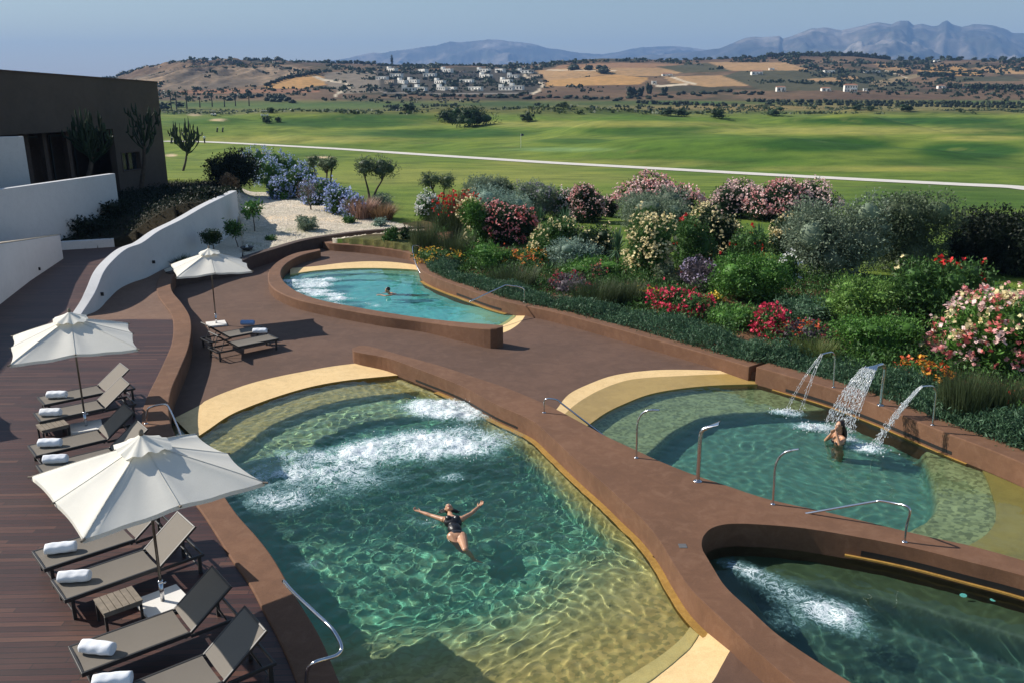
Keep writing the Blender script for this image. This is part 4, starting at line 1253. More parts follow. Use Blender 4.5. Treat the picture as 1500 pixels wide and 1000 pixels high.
LS['F4'] = lounger(f4, 39, 'taupe sun lounger nearest the camera, cut off by the bottom edge', GA)
LS['M1'] = lounger((-10.65, 18.125), 40, 'taupe sun lounger at the far end of the back row', GB)
LS['M2'] = lounger((-10.2, 17.11), 39, 'taupe sun lounger second in the back row, just beyond the parasol pole', GB)
LS['M3'] = lounger((-9.34, 15.325), 40, 'taupe sun lounger on the camera side of the back parasol pole', GB)
p = P(58, 689, .35)
LS['M4'] = lounger((p.x, p.y), 40, 'taupe sun lounger of back row mostly hidden under the big front parasol', GB)
# terrace pair, feet towards the pool, heads to the left
tf = P(401, 492, ZT + .35); th_ = P(313, 512, ZT + .30)
ta = math.degrees(math.atan2(th_.y - tf.y, th_.x - tf.x))
LS['T1'] = lounger((tf.x, tf.y), ta, 'taupe sun lounger on the brown terrace, white towel on its foot end', GC, ZT)
nrm = Vector((math.sin(R(ta)), -math.cos(R(ta))))
if nrm.y < 0: nrm = -nrm
p = P(387, 479, ZT + .35)
LS['T2'] = lounger((p.x, p.y), ta, 'taupe sun lounger on the brown terrace, blue towel on its foot end', GC, ZT)

def make_towel(mat, seed):
    rg = random.Random(seed)
    rows = []; n = 26; L = .42
    for i in range(17):
        t = i / 16; x = (t - .5) * L
        e = 1 - .10 * (abs(2*t-1)) ** 6
        row = []
        for j in range(n):
            a = 2 * PI * j / n
            r = .085 * e * (1 + .035 * math.sin(5*a + seed + 3*t) + .03 * math.sin(17 * t + 2 * a + seed))
            y = 1.12 * r * math.cos(a); z = r * math.sin(a) * .92
            # the loose flap of the roll
            if 1.2 < a < 1.9: z += .008
            row.append((x, y, max(-.074, z) + .076))
        rows.append(row)
    o = loft('rolled_towel', rows, mat, None, True, closed_u=True)
    # spiral ends
    v = []; f = []
    for s, rw in ((-1, rows[0]), (1, rows[-1])):
        c = (sum(q[0] for q in rw)/n - s*.012, 0, .076)
        rings = [rw]
        for k in range(1, 6):
            q_ = 1 - k / 6
            rings.append([(q[0] + s * (.006 if k % 2 else -.006), c[1] + (q[1]-c[1])*q_, c[2] + (q[2]-c[2])*q_) for q in rw])
        b0 = len(v); v += [q for g in rings for q in g]
        for k in range(5):
            for j in range(n):
                f.append((b0+k*n+j, b0+k*n+(j+1)%n, b0+(k+1)*n+(j+1)%n, b0+(k+1)*n+j))
        f.append(tuple(b0+5*n+j for j in range(n)))
    bm = bmesh.new(); bm.from_mesh(o.data)
    vs = [bm.verts.new(q) for q in v]
    for q in f: bm.faces.new([vs[i] for i in q])
    bmesh.ops.remove_doubles(bm, verts=bm.verts, dist=.0005)
    bmesh.ops.recalc_face_normals(bm, faces=bm.faces)
    for q in bm.faces: q.smooth = True
    bm.to_mesh(o.data); bm.free()
    return o
tw1 = make_towel(M_TOWEL, 1); tw2 = make_towel(M_TOWEL, 5); twb = make_towel(M_TOWELB, 3)
used = set()
def towel(src, x, y, z, ang, label):
    o = src if src.name not in used else src.copy()
    if src.name in used: COL.objects.link(o)
    used.add(src.name)
    p = P(x, y, z)
    set_at(o, (p.x, p.y, z), ang)
    return tag(o, label, 'towel', 'rolled towels on the loungers')
ZS = .333
towel(tw1, 90, 808, ZS, 14, 'rolled white towel on the farthest lounger of the front row')
towel(tw2, 110, 850, ZS, 6, 'rolled white towel on the lounger just beyond the slatted table')
towel(tw1, 144, 955, ZS, -10, 'fat rolled white towel on the lounger below the slatted table, frame bottom left')
towel(tw1, 166, 1003, ZS, 10, 'rolled white towel just peeping over the bottom edge of the picture')
towel(tw1, 84, 582, ZS, 4, 'rolled white towel on the farthest lounger of the back row')
towel(tw2, 75, 608, ZS, 2, 'rolled white towel on the second lounger of the back row')
towel(tw1, 74, 653, ZS, 4, 'rolled white towel on the lounger at the camera side of the back parasol pole')
towel(tw2, 82, 677, ZS, 6, 'rolled white towel partly covered by the edge of the big front parasol')
towel(tw2, 381, 488, ZT + ZS, 0, 'rolled white towel on the near terrace lounger')
towel(twb, 363, 476, ZT + ZS, 0, 'rolled blue-grey towel on the rear terrace lounger')

def make_table(quadpx, h, label, group='small slatted tables between loungers'):
    q = [P(x, y, h) for x, y in quadpx]
    c = sum(q, Vector()) / 4; ang = math.atan2((q[1]-q[0]).y, (q[1]-q[0]).x)
    W_ = ((q[1]-q[0]).length + (q[2]-q[3]).length) / 2; D = ((q[3]-q[0]).length + (q[2]-q[1]).length) / 2
    W_ = min(max(W_, .4), .62); D = min(max(D, .36), .46)
    root = empty('side_table', (c.x, c.y, 0), ang, label, 'side table', group)
    for k in range(6):
        b = MB(); b.box((-W_/2 + W_*(k+.5)/6, 0, h-.012), (W_/6-.008, D, .024)); b.build('slat', M_WOODT, root, bev=.003)
    b = MB(); 
    for s in (-1, 1): b.box((0, s*(D/2-.02), h-.05), (W_-.03, .03, .05))
    for s in (-1, 1): b.box((s*(W_/2-.03), 0, h-.05), (.03, D-.07, .05))
    b.build('apron', M_WOODT, root, bev=.003)
    for sx in (-1, 1):
        for sy in (-1, 1):
            b = MB(); b.box((sx*(W_/2-.03), sy*(D/2-.03), (h-.075)/2), (.035, .035, h-.075)); b.build('leg', M_CHAR, root, bev=.003)
    return root
make_table([(150,900),(208,879),(195,855),(137,875)], .34, 'small slatted wooden table between the second and third loungers of the front row')
make_table([(57,631),(98,621.5),(96,612),(55,620)], .30, 'small slatted wooden table between loungers of the back row')

# ================================================================ HANDRAILS AND SPOUTS
def post_path(seg):
    return cr(seg, 6)
def rail(pts, label, foot, r=.021):
    root = empty('pool_handrail', foot, 0, label, 'handrail', 'steel handrails into the pools')
    f0 = Vector(foot)
    b = MB(); b.tube([Vector(q) - f0 for q in cr(pts, 7)], r, 12); b.build('tube', M_STEEL, root, True)
    b = MB(); b.lathe([(.045, 0), (.045, .012), (.025, .016)], (0, 0, 0), 14); b.build('flange', M_STEEL, root, True)
    return root
def make_rail(base, zb, height, end, ze, label, lead=.18):
    a = P(base[0], base[1], zb); e = P(end[0], end[1], ze)
    d = Vector((e.x - a.x, e.y - a.y, 0)); L = d.length; d.normalize()
    zt_ = zb + height
    pts = [a, a + Vector((0,0,height*.5)), a + Vector((0,0,height-.10)), a + d*.03 + Vector((0,0,height-.03)), a + d*.12 + Vector((0,0,height)), a + d*(.12+lead) + Vector((0,0,height-.01)),
           a + d*(.12+lead+.08) + Vector((0,0,height-.06))]
    q = pts[-1]
    for k in (.35, .7, 1.0): pts.append(q.lerp(e, k))
    return rail(pts, label, a)
make_rail((797,604), ZR, .36, (894,645), -.62, 'steel handrail bent over the middle of the ridge wall, dipping into the emerald pool')
def rail_px(base, zb, tops, label, r=.021):
    """tops: (x, y, ground distance) points after the foot"""
    a = P(base[0], base[1], zb)
    pts = [a] + [PY(x, y, Y) for x, y, Y in tops]
    return rail(pts, label, a, r)
a = P(1325, 793, ZR)
rail_px((1325,793), ZR, [(1328,770,a.y),(1333,748,a.y+.02),(1329,741,a.y+.06),(1310,736.5,a.y+.25),(1290,733,a.y+.5),(1284,733.5,a.y+.55),(1240,741,a.y+.75),(1195,749,a.y+.95),(1165,754,a.y+1.1)], 'steel handrail with long sloping arm on the ridge beside the dark pool')
a = P(213.6, 620, .04)
rail_px((213.6,620), .04, [(215,606,a.y),(217,598,a.y),(224,594.5,a.y),(236,592,a.y+.02),(243,592,a.y),(247,596,a.y-.1),(256,615,a.y-.6),(266,640,a.y-1.2),(275,665,a.y-1.7)], 'steel handrail by the back row of loungers, running into the big pool')
a = P(449, 1006, .04)
rail_px((449,1006), .04, [(449,990,a.y),(452,977,a.y),(462,969,a.y),(478,964,a.y+.1),(493,959,a.y+.15),(500,951,a.y+.22),(498,939,a.y+.3),(487,921,a.y+.42),(460,895,a.y+.75),(431,868,a.y+1.1),(415,850,a.y+1.35)], 'steel handrail in the shade at the bottom left corner of the big pool', .024)
a = P(617, 377, ZR)
rail_px((617,377), ZR, [(616,368,a.y),(614,361.5,a.y-.1),(607,360,a.y-.25),(604.5,363,a.y-.45),(606,375,a.y-1.1),(611,391,a.y-1.9),(623,413,a.y-2.9)], 'steel handrail bending over the far end of the garden wall into the small pool', .026)
a = P(768, 443, ZR)
rail_px((768,443), ZR, [(768,432,a.y),(767,423.5,a.y),(760,420.5,a.y),(750,419,a.y-.1),(741,418,a.y-.2),(736,420,a.y-.3),(712,431,a.y-.9),(688,442,a.y-1.5)], 'steel handrail stepping down from the flower beds at the near end of the small pool', .022)

def bar(foot, tops, r, label, group, z, nozzle):
    a = P(foot[0], foot[1], z)
    root = empty('water_spout', a, 0, label, 'water spout', group)
    pts = [Vector((0,0,0))] + [PY(x, y, a.y + dy) - a for x, y, dy in tops]
    b = MB(); c_ = cr(pts, 6); b.tube(c_, r, 14); b.build('pipe', M_STEEL, root, True)
    b = MB(); b.lathe([(r*2.1, 0), (r*2.1, .012), (r*1.1, .018)], (0,0,0), 16); b.build('flange', M_STEEL, root, True)
    e = Vector(c_[-1]); d = (e - Vector(c_[-3])).normalized()
    w0, w1, th0, th1, L = nozzle
    side = d.cross(Vector((0,0,1))).normalized(); up = side.cross(d).normalized()
    rows = []
    for i in range(9):
        t = i / 8; w_ = w0 + (w1 - w0) * t; h_ = th0 + (th1 - th0) * t ** .7
        c2 = e + d * (L * t) - Vector((0,0,1)) * (.05 * L * t * t)
        rows.append([tuple(c2 + side * w_ * math.cos(2*PI*j/16) + up * h_ * math.sin(2*PI*j/16)) for j in range(16)])
    n = loft('nozzle', rows, M_STEEL, root, True, closed_u=True)
    return root, a + e + d * L, side
GS = 'dry steel spouts on the ridge wall'; GW_ = 'running steel spouts on the garden wall'
bar((932,670), [(933,645,0),(934,619,0),(939,607,.0),(948,601,-.05),(957,600,-.1)], .021, 'slim dry steel spout, leftmost of the three on the ridge wall', GS, ZR, (.022,.034,.021,.010,.13))
bar((1022,704), [(1024,675,0),(1026,642,0),(1029,630,0),(1036,626,-.03)], .040, 'thick dry steel spout with wide flat mouth, middle of the ridge wall', GS, ZR, (.042,.13,.036,.010,.26))
bar((1132,738), [(1134,708,0),(1136,682,0),(1141,670,.0),(1150,662,-.05),(1160,659,-.1)], .021, 'slim dry steel spout of the ridge wall nearest the dark pool', GS, ZR, (.022,.034,.021,.010,.13))
r4, n4, s4 = bar((1221,567), [(1222,545,0),(1223,522,0),(1219,516,-.05),(1210,517,-.18)], .021, 'slim steel spout pouring two thin streams, far end of the garden wall', GW_, ZR+.05, (.022,.034,.021,.012,.16))
r5, n5, s5 = bar((1290,593), [(1293,565,0),(1296,541,0),(1293,534,-.08),(1284,536,-.25)], .040, 'thick steel spout with fan mouth pouring over the bathing woman', GW_, ZR+.05, (.042,.17,.038,.012,.30))
r6, n6, s6 = bar((1366,622), [(1369,596,0),(1371,574,0),(1367,566,-.05),(1357,565,-.18)], .021, 'slim steel spout pouring one thick stream, near end of the garden wall', GW_, ZR+.05, (.022,.034,.021,.012,.16))
# falling water: strands and beads
def jet_mat():
    m, nt, out = nodes('falling_water')
    g = N(nt, 'BsdfGlass', {'Color': (1,1,1,1), 'Roughness': .1, 'IOR': 1.33})
    d_ = N(nt, 'BsdfPrincipled', {'Base Color': (.85,.9,.93,1), 'Roughness': .15})
    mx = N(nt, 'MixShader', {0: .62, 1: g.outputs[0], 2: d_.outputs[0]})
    nt.links.new(mx.outputs[0], out.inputs['Surface']); return m
M_JET = jet_mat()
ico = [(0,0,1),(.894,0,.447),(.276,.851,.447),(-.724,.526,.447),(-.724,-.526,.447),(.276,-.851,.447),(.724,.526,-.447),(-.276,.851,-.447),(-.894,0,-.447),(-.276,-.851,-.447),(.724,-.526,-.447),(0,0,-1)]
icf = [(0,1,2),(0,2,3),(0,3,4),(0,4,5),(0,5,1),(1,6,2),(2,7,3),(3,8,4),(4,9,5),(5,10,1),(2,6,7),(3,7,8),(4,8,9),(5,9,10),(1,10,6),(11,7,6),(11,8,7),(11,9,8),(11,10,9),(11,6,10)]
def jet(p0, side, w0, land, w1, nb, r, label, arch=.25, strands=4, seed=0):
    rg = random.Random(seed); b = MB()
    e = P(land[0], land[1], ZW)
    d = e - p0
    def at(t, s):
        q = p0 + Vector((d.x * t, d.y * t, d.z * (t * (1 - arch*1.3) + arch*1.3 * t * t)))
        return q + side * s * (w0 + (w1 - w0) * t)
    for k in range(nb):
        t = rg.random() ** .8; s = rg.uniform(-1, 1)
        c_ = at(t, s) + Vector((rg.gauss(0, .01), rg.gauss(0, .01), rg.gauss(0, .012))) * (1 + 2 * t)
        tan = (at(min(1, t + .02), s) - at(t, s)).normalized()
        rr = r * rg.uniform(.3, .85); st = rg.uniform(1.5, 6.5)
        q = tan.to_track_quat('Z', 'Y').to_matrix()
        b.add([c_ + q @ Vector((v[0]*rr, v[1]*rr, v[2]*rr*st)) for v in ico], icf)
    for k in range(strands):
        s = 2 * k / max(1, strands - 1) - 1 if strands > 1 else 0
        te = rg.uniform(.35, .7) if strands > 3 else .95
        b.tube([at(te * i / 14, s + rg.uniform(-.04,.04)) for i in range(15)], [r*.75*(1-.5*i/14)*rg.uniform(.7,1.2) for i in range(15)], 6)
    o = b.build('water_jet', M_JET, None, True)
    return tag(o, label, 'water jet')
jet(n4, s4, .02, (1151,602), .03, 130, .0065, 'thin far stream of water falling from the slim spout at the far end', seed=1, strands=2)
jet(n4, s4, .03, (1170,612), .03, 130, .0065, 'thin near stream of water falling from the slim spout at the far end', seed=2, strands=2)
jet(n5, s5, .16, (1222,640), .40, 1900, .0095, 'broad glittering fan of water falling on the bathing woman', seed=3, strands=12, arch=.3)
jet(n6, s6, .025, (1280,655), .09, 620, .009, 'thick rope of water falling from the slim spout at the near end', seed=4, strands=5)
# splashes
def splash(x, y, n, rx, h, label, seed):
    rg = random.Random(seed); b = MB(); c_ = P(x, y, ZW)
    for k in range(n):
        a = rg.uniform(0, 2*PI); q = abs(rg.gauss(0, .5)) * rx
        rr = rg.uniform(.006, .022)
        hh_ = max(0, rg.gauss(0, .4)) * h * math.exp(-(q / rx) ** 2)
        b.add([c_ + Vector((q*math.cos(a)*1.4 + v[0]*rr, q*math.sin(a) + v[1]*rr, hh_ + v[2]*rr*rg.uniform(.8,1.3))) for v in ico], icf)
    return tag(b.build('splash', M_JET, None, True), label, 'splash', 'splashes under the running spouts')
splash(1152, 604, 260, .28, .15, 'white splash under the twin thin streams', 1)
splash(1190, 627, 300, .30, .15, 'white splash left of the bathing woman', 2)
splash(1277, 657, 340, .32, .18, 'white splash under the thick rope of water', 3)
splash(1247, 645, 90, .15, .10, 'small splash just right of the bathing woman', 4)
# drain on the ridge wall
b = MB(); b.box((0,0,.004), (.13,.13,.008)); o = b.build('drain_cover', plain('drain_grey', (.12,.12,.12), .6)); o.location = P(1000, 799, ZR); tag(o, 'small square grey cover plate set in the ridge wall by the dark pool', 'drain cover')
# underwater lamps
lamp_m, nt, out = nodes('lamp_glass')
principled(nt, out, (.4, .8, .75), .2, **{'Emission Color': (.25, .8, .7, 1), 'Emission Strength': .35})
for (x, y, l) in [(1262,838,'round pale underwater light below the gutter, left one in the dark pool'),(1410,881,'dim round underwater light, middle one in the dark pool wall'),(1454,887,'round pale underwater light, rightmost in the dark pool')]:
    b = MB(); b.lathe([(.0001,0),(.045,0),(.055,-.02)], (0,0,0), 18)
    o = b.build('underwater_light', lamp_m, None, True); o.location = P(x, y, -.78) ; o.rotation_euler = (R(70), 0, R(-12))
    tag(o, l, 'pool light', 'underwater lights of the dark pool')
# ================================================================ PLANTS
def leaf_mat(name, color, var=.35, rough=.55, trans=.25, tip=None):
    m, nt, out = nodes(name)
    g = N(nt, 'NewGeometry')
    rnd = g.outputs['Random Per Island']
    a = tuple(c * (1 - var) for c in color); b_ = tip or tuple(min(1, c * (1 + var * 1.5)) for c in color)
    col = ramp(nt, rnd, [(0, a), (.55, color), (1, b_)])
    p = N(nt, 'BsdfPrincipled', {'Base Color': col, 'Roughness': rough, 'Specular IOR Level': .3})
    t = N(nt, 'BsdfTranslucent', {'Color': col})
    mx = N(nt, 'MixShader', {0: trans, 1: p.outputs[0], 2: t.outputs[0]})
    nt.links.new(mx.outputs[0], out.inputs['Surface'])
    return m
LM = {}
def LMAT(k):
    spec = {
     'dark': (.022, .050, .016), 'mid': (.06, .135, .032), 'bright': (.085, .20, .035), 'lime': (.13, .24, .05), 'silver': (.25, .35, .28),
     'olive': (.11, .15, .08), 'greyolive': (.19, .245, .165), 'blackgreen': (.012, .022, .010), 'juniper': (.07, .14, .075), 'yucca': (.07, .14, .075),
     'rush': (.060, .085, .035), 'rushy': (.11, .14, .04), 'mauveleaf': (.13, .105, .12), 'bronze': (.24, .15, .08), 'pinkgrass': (.42, .26, .20), 'scrub': (.022, .038, .013), 'cypress': (.012, .030, .012), 'palm': (.03, .05, .02),
     'pink': (.72, .34, .33), 'palepink': (.86, .60, .56), 'coral': (.75, .20, .18), 'red': (.62, .025, .02), 'crimson': (.60, .04, .09), 'cream': (.80, .68, .38), 'white': (.80, .80, .74), 'orange': (.75, .33, .04), 'yellow': (.72, .50, .05), 'blue': (.40, .47, .72), 'lilac': (.40, .33, .45), 'redorange': (.65, .12, .04), 'maroon': (.22, .04, .045),
     'bark': (.075, .055, .04), 'cactus': (.028, .05, .025)}
    if k not in LM:
        LM[k] = plain('bark_grey', spec[k], .9, .3, 6, .5) if k == 'bark' else leaf_mat('leaf_' + k, spec[k], .35 if k not in ('pink','palepink','cream','white','red','blue') else .2)
    return LM[k]
def quads(c, n, u, size, asp, fold=.0):
    """diamond leaves: centre c, normal n, long axis u"""
    s = np.cross(n, u); s /= np.linalg.norm(s, axis=1)[:, None] + 1e-9
    L = size[:, None]; W = L * asp
    v = np.stack([c - u * L, c + s * W, c + u * L, c - s * W], 1).reshape(-1, 3)
    f = np.arange(len(c) * 4).reshape(-1, 4)
    return v, f
def rdir(rg, n):
    v = rg.normal(size=(n, 3)); return v / np.linalg.norm(v, axis=1)[:, None]
def lobes(rg, w, d, h, k, flat=1.0, base=.0):
    """k overlapping lobes filling a bush of width w, depth d, height h"""
    L = []
    for i in range(k + 3):
        a = rg.rand() * 6.28; r = (rg.rand() ** .5) * .36
        s = rg.uniform(.24, .52)
        zc = rg.uniform(.28, .76) * h + base
        L.append((math.cos(a) * r * w, math.sin(a) * r * d, zc, w * s * .62 * rg.uniform(.8, 1.2), d * s * .62, h * s * .62 * flat * rg.uniform(.8, 1.25)))
    for i in range(3):
        a = i * 2.1 + rg.rand()
        L.append((math.cos(a) * .2 * w, math.sin(a) * .2 * d, h * .24 + base, w * .30, d * .30, h * .28))
    L.append((0, 0, h * .45 + base, w * .42, d * .42, h * .43))
    return L
def on_lobes(rg, L, n, jit=.18, up=0.0, lo=.72):
    wts = np.array([l[3] * l[4] + l[4] * l[5] + l[3] * l[5] for l in L]); wts = wts / wts.sum()
    idx = rg.choice(len(L), n, p=wts)
    A = np.array(L)[idx]
    dr = rdir(rg, n)
    if up: dr[:, 2] = np.abs(dr[:, 2]) * up + dr[:, 2] * (1 - up); dr /= np.linalg.norm(dr, axis=1)[:, None]
    r = lo + (1 - lo) * rg.rand(n) ** .5 + rg.normal(size=n) * jit * .35
    p = A[:, :3] + dr * A[:, 3:] * r[:, None]
    return p, dr
def core(L, rg, k=.46):
    b = MB()
    for l in L:
        v = []; f = []; nu, nv = 10, 7
        for i in range(nv + 1):
            th = PI * i / nv
            for j in range(nu):
                ph = 2 * PI * j / nu; q = k * (1 + rg.uniform(-.1, .1))
                v.append((l[0] + l[3]*q*math.sin(th)*math.cos(ph), l[1] + l[4]*q*math.sin(th)*math.sin(ph), max(.0, l[2] + l[5]*q*math.cos(th))))
        for i in range(nv):
            for j in range(nu):
                f.append((i*nu+j, (i+1)*nu+j, (i+1)*nu+(j+1)%nu, i*nu+(j+1)%nu))
        b.add(v, f)
    return np.array(b.v), np.array(b.f)
def join(parts):
    V = []; Fq = []; o = 0
    for v, f in parts:
        V.append(v); Fq.append(f + o); o += len(v)
    return np.concatenate(V), np.concatenate(Fq)
def sprig(rg, p, dr, n_per, size, asp, spread, droop=0):
    """several leaves round each point, pointing outwards"""
    P_ = np.repeat(p, n_per, 0); D = np.repeat(dr, n_per, 0)
    m = len(P_)
    u = D * .9 + rg.normal(size=(m, 3)) * .75 + np.array([0, 0, .25 - droop]); u /= np.linalg.norm(u, axis=1)[:, None]
    nn = np.cross(u, rdir(rg, m)); nn /= np.linalg.norm(nn, axis=1)[:, None] + 1e-9
    c = P_ + rg.normal(size=(m, 3)) * spread
    return quads(c, nn, u, size * rg.uniform(.6, 1.3, m), asp)
def bush(name, label, cat, px, py, wpx, hpx, leaf='mid', flower=None, n=1500, ls=.06, asp=.4, nf=0, fs=.05, ftop=.0, seed=0, group=None, k=7, flat=1.0, at=None, cor=True, depth=1.0, base=0.0, stems=True):
    rg = np.random.RandomState(seed * 7 + 11)
    g = at or on_ground(px, py)
    dist = math.hypot(g.y, H - g.z)
    s = dist / F
    big = 1.22 if wpx > 30 and name not in ('plumbago_bush', 'gravel_plant', 'golf_bush') else 1.05
    if name == 'oleander_bush': big = 1.06; hpx = hpx * .88
    w = wpx * s * big; h = hpx * s / .93 * (1 + (big - 1) * .4)
    if g.y < 80: n = int(max(n, min(20000, 1500 * w * h * (.06 / ls) ** 1.2)))
    nf = int(nf * 1.8)
    root = empty(name, (g.x, g.y, g.z - .04), 0, label, cat, group)
    L = lobes(rg, w, w * depth, h, k, flat, base * h)
    per = 4
    p, dr = on_lobes(rg, L, int(n * 1.35) // per, .3, lo=.5)
    keep = p[:, 2] > .02; p, dr = p[keep], dr[keep]
    parts = [sprig(rg, p, dr, per, ls, asp, ls * .9)]
    if cor: parts.append(core(L, rg))
    v, f = join(parts)
    mesh('foliage', v, f, LMAT(leaf), root)
    if flower:
        fl = flower if isinstance(flower, (list, tuple)) else [flower]
        for q, fk in enumerate(fl):
            p, dr = on_lobes(rg, L, int(nf * 3 / len(fl)), .1, ftop, .93)
            if ftop: p = p[p[:, 2] > np.quantile(p[:, 2], ftop * .6)]
            # only the outermost: drop points buried in other lobes
            dmin = np.full(len(p), 9.0)
            for l in L:
                e = (((p - np.array(l[:3])) / np.array(l[3:])) ** 2).sum(1); dmin = np.minimum(dmin, e)
            p = p[(dmin > .80) & (p[:, 2] > .05)][:int(nf / len(fl))]
            if len(p) > 12: p = p[rg.randint(0, max(3, len(p) // 4), len(p))] + rg.normal(size=p.shape) * fs * 1.5
            m = len(p)
            if m == 0: continue
            P2 = np.repeat(p, 3, 0) + rg.normal(size=(m*3, 3)) * fs * .35
            nn = rdir(rg, m*3); nn[:, 2] = np.abs(nn[:, 2]) + .3; nn[:, 1] -= .4; nn /= np.linalg.norm(nn, axis=1)[:, None]
            u = np.cross(nn, rdir(rg, m*3)); u /= np.linalg.norm(u, axis=1)[:, None]
            v, f = quads(P2, nn, u, fs * rg.uniform(.6, 1.1, m*3), .85)
            mesh('flowers', v, f, LMAT(fk), root)
    if stems:
        b = MB()
        for i in range(4):
            a = rg.rand() * 6.28; b.tube([(0.03*math.cos(a), .03*math.sin(a), -.05), (w*.08*math.cos(a), w*.08*math.sin(a), h*.3+base*h), (w*.16*math.cos(a), w*.16*math.sin(a), h*.55+base*h)], [.03*w, .02*w, .01*w], 5)
        b.build('stems', LMAT('bark'), root)
    return root
def blades(rg, n, w, h, lean=.35, bw=.012, segs=3, rad=.25, curl=.5):
    """upright narrow blades from a clump"""
    a = rg.rand(n) * 6.28; r = rg.rand(n) ** .6 * rad * w
    bx, by = r * np.cos(a), r * np.sin(a)
    a2 = a + rg.normal(size=n) * .5; ln = rg.uniform(.2, 1, n) * lean; hh = h * rg.uniform(.55, 1.05, n)
    side = np.stack([-np.sin(a2 + rg.normal(size=n)), np.cos(a2), np.zeros(n)], 1)
    V = []
    for k in range(segs + 1):
        t = k / segs
        x = bx + np.cos(a2) * ln * w * (t ** (1 + curl)); y = by + np.sin(a2) * ln * w * (t ** (1 + curl)); z = hh * t * (1 - .25 * curl * t * ln)
        wd = bw * (1 - .9 * t)
        c = np.stack([x, y, z], 1)
        V.append(c - side * wd); V.append(c + side * wd)
    V = np.stack(V, 1); nk = 2 * (segs + 1)
    base = np.arange(n)[:, None] * nk
    Fq = np.concatenate([np.stack([base[:, 0] + 2*k, base[:, 0] + 2*k+1, base[:, 0] + 2*k+3, base[:, 0] + 2*k+2], 1) for k in range(segs)])
    return V.reshape(-1, 3), Fq
def tuft(name, label, cat, px, py, wpx, hpx, leaf='rush', flower=None, n=500, seed=0, group=None, lean=.45, bw=.012, nf=0, fs=.03, rad=.4, at=None):
    rg = np.random.RandomState(seed * 5 + 3)
    g = at or on_ground(px, py); s = math.hypot(g.y, H - g.z) / F
    w = wpx * s; h = hpx * s / .93
    root = empty(name, (g.x, g.y, g.z - .03), 0, label, cat, group)
    v, f = blades(rg, n, w, h, lean, bw, rad=rad)
    mesh('blades', v, f, LMAT(leaf), root)
    if flower:
        a = rg.rand(nf) * 6.28; r = rg.rand(nf) ** .5 * w * .5
        p = np.stack([r*np.cos(a), r*np.sin(a), h * rg.uniform(.6, 1.05, nf)], 1)
        P2 = np.repeat(p, 3, 0) + rg.normal(size=(nf*3, 3)) * fs * .4
        nn = rdir(rg, nf*3); nn[:, 2] = np.abs(nn[:, 2]) + .2; nn /= np.linalg.norm(nn, axis=1)[:, None]
        u = np.cross(nn, rdir(rg, nf*3)); u /= np.linalg.norm(u, axis=1)[:, None]
        v, f = quads(P2, nn, u, fs * rg.uniform(.6, 1.1, nf*3), .8)
        mesh('flowers', v, f, LMAT(flower), root)
    return root
def yucca(label, px, py, wpx, hpx, trunk=.0, seed=0, n=110, leaf='yucca', name='yucca'):
    rg = np.random.RandomState(seed + 31)
    g = on_ground(px, py); s = math.hypot(g.y, H - g.z) / F; w = wpx * s; h = hpx * s / .93
    root = empty(name, (g.x, g.y, g.z), 0, label, 'yucca')
    tz = h * trunk
    if trunk:
        b = MB(); b.tube([(0,0,-.05), (.02,0,tz*.5), (0,.02,tz+.02)], [.09, .075, .06], 8); b.build('trunk', LMAT('bark'), root)
    el = rg.uniform(-.35, 1.35, n); a = rg.rand(n) * 6.28; R0 = rg.uniform(.75, 1.05, n)
    dr = np.stack([np.cos(el)*np.cos(a), np.cos(el)*np.sin(a), np.sin(el)], 1)
    Ls = np.stack([R0 * w / 2, R0 * w / 2, R0 * (h - tz) * .8], 1)
    side = np.cross(dr, [0, 0, 1]); side /= np.linalg.norm(side, axis=1)[:, None] + 1e-9
    c0 = np.array([0, 0, tz + (0.12 if trunk else .05)])
    V = []
    for t, wd in ((0, .022), (.35, .03), (.75, .018), (1, .002)):
        c = c0 + dr * Ls * t - np.array([0, 0, 1]) * (.12 * t * t * w) * (np.cos(el)[:, None])
        V += [c - side * wd, c + side * wd]
    V = np.stack(V, 1); base = np.arange(n) * 8
    Fq = np.concatenate([np.stack([base+2*k, base+2*k+1, base+2*k+3, base+2*k+2], 1) for k in range(3)])
    mesh('leaves', V.reshape(-1, 3), Fq, LMAT(leaf), root)
    return root
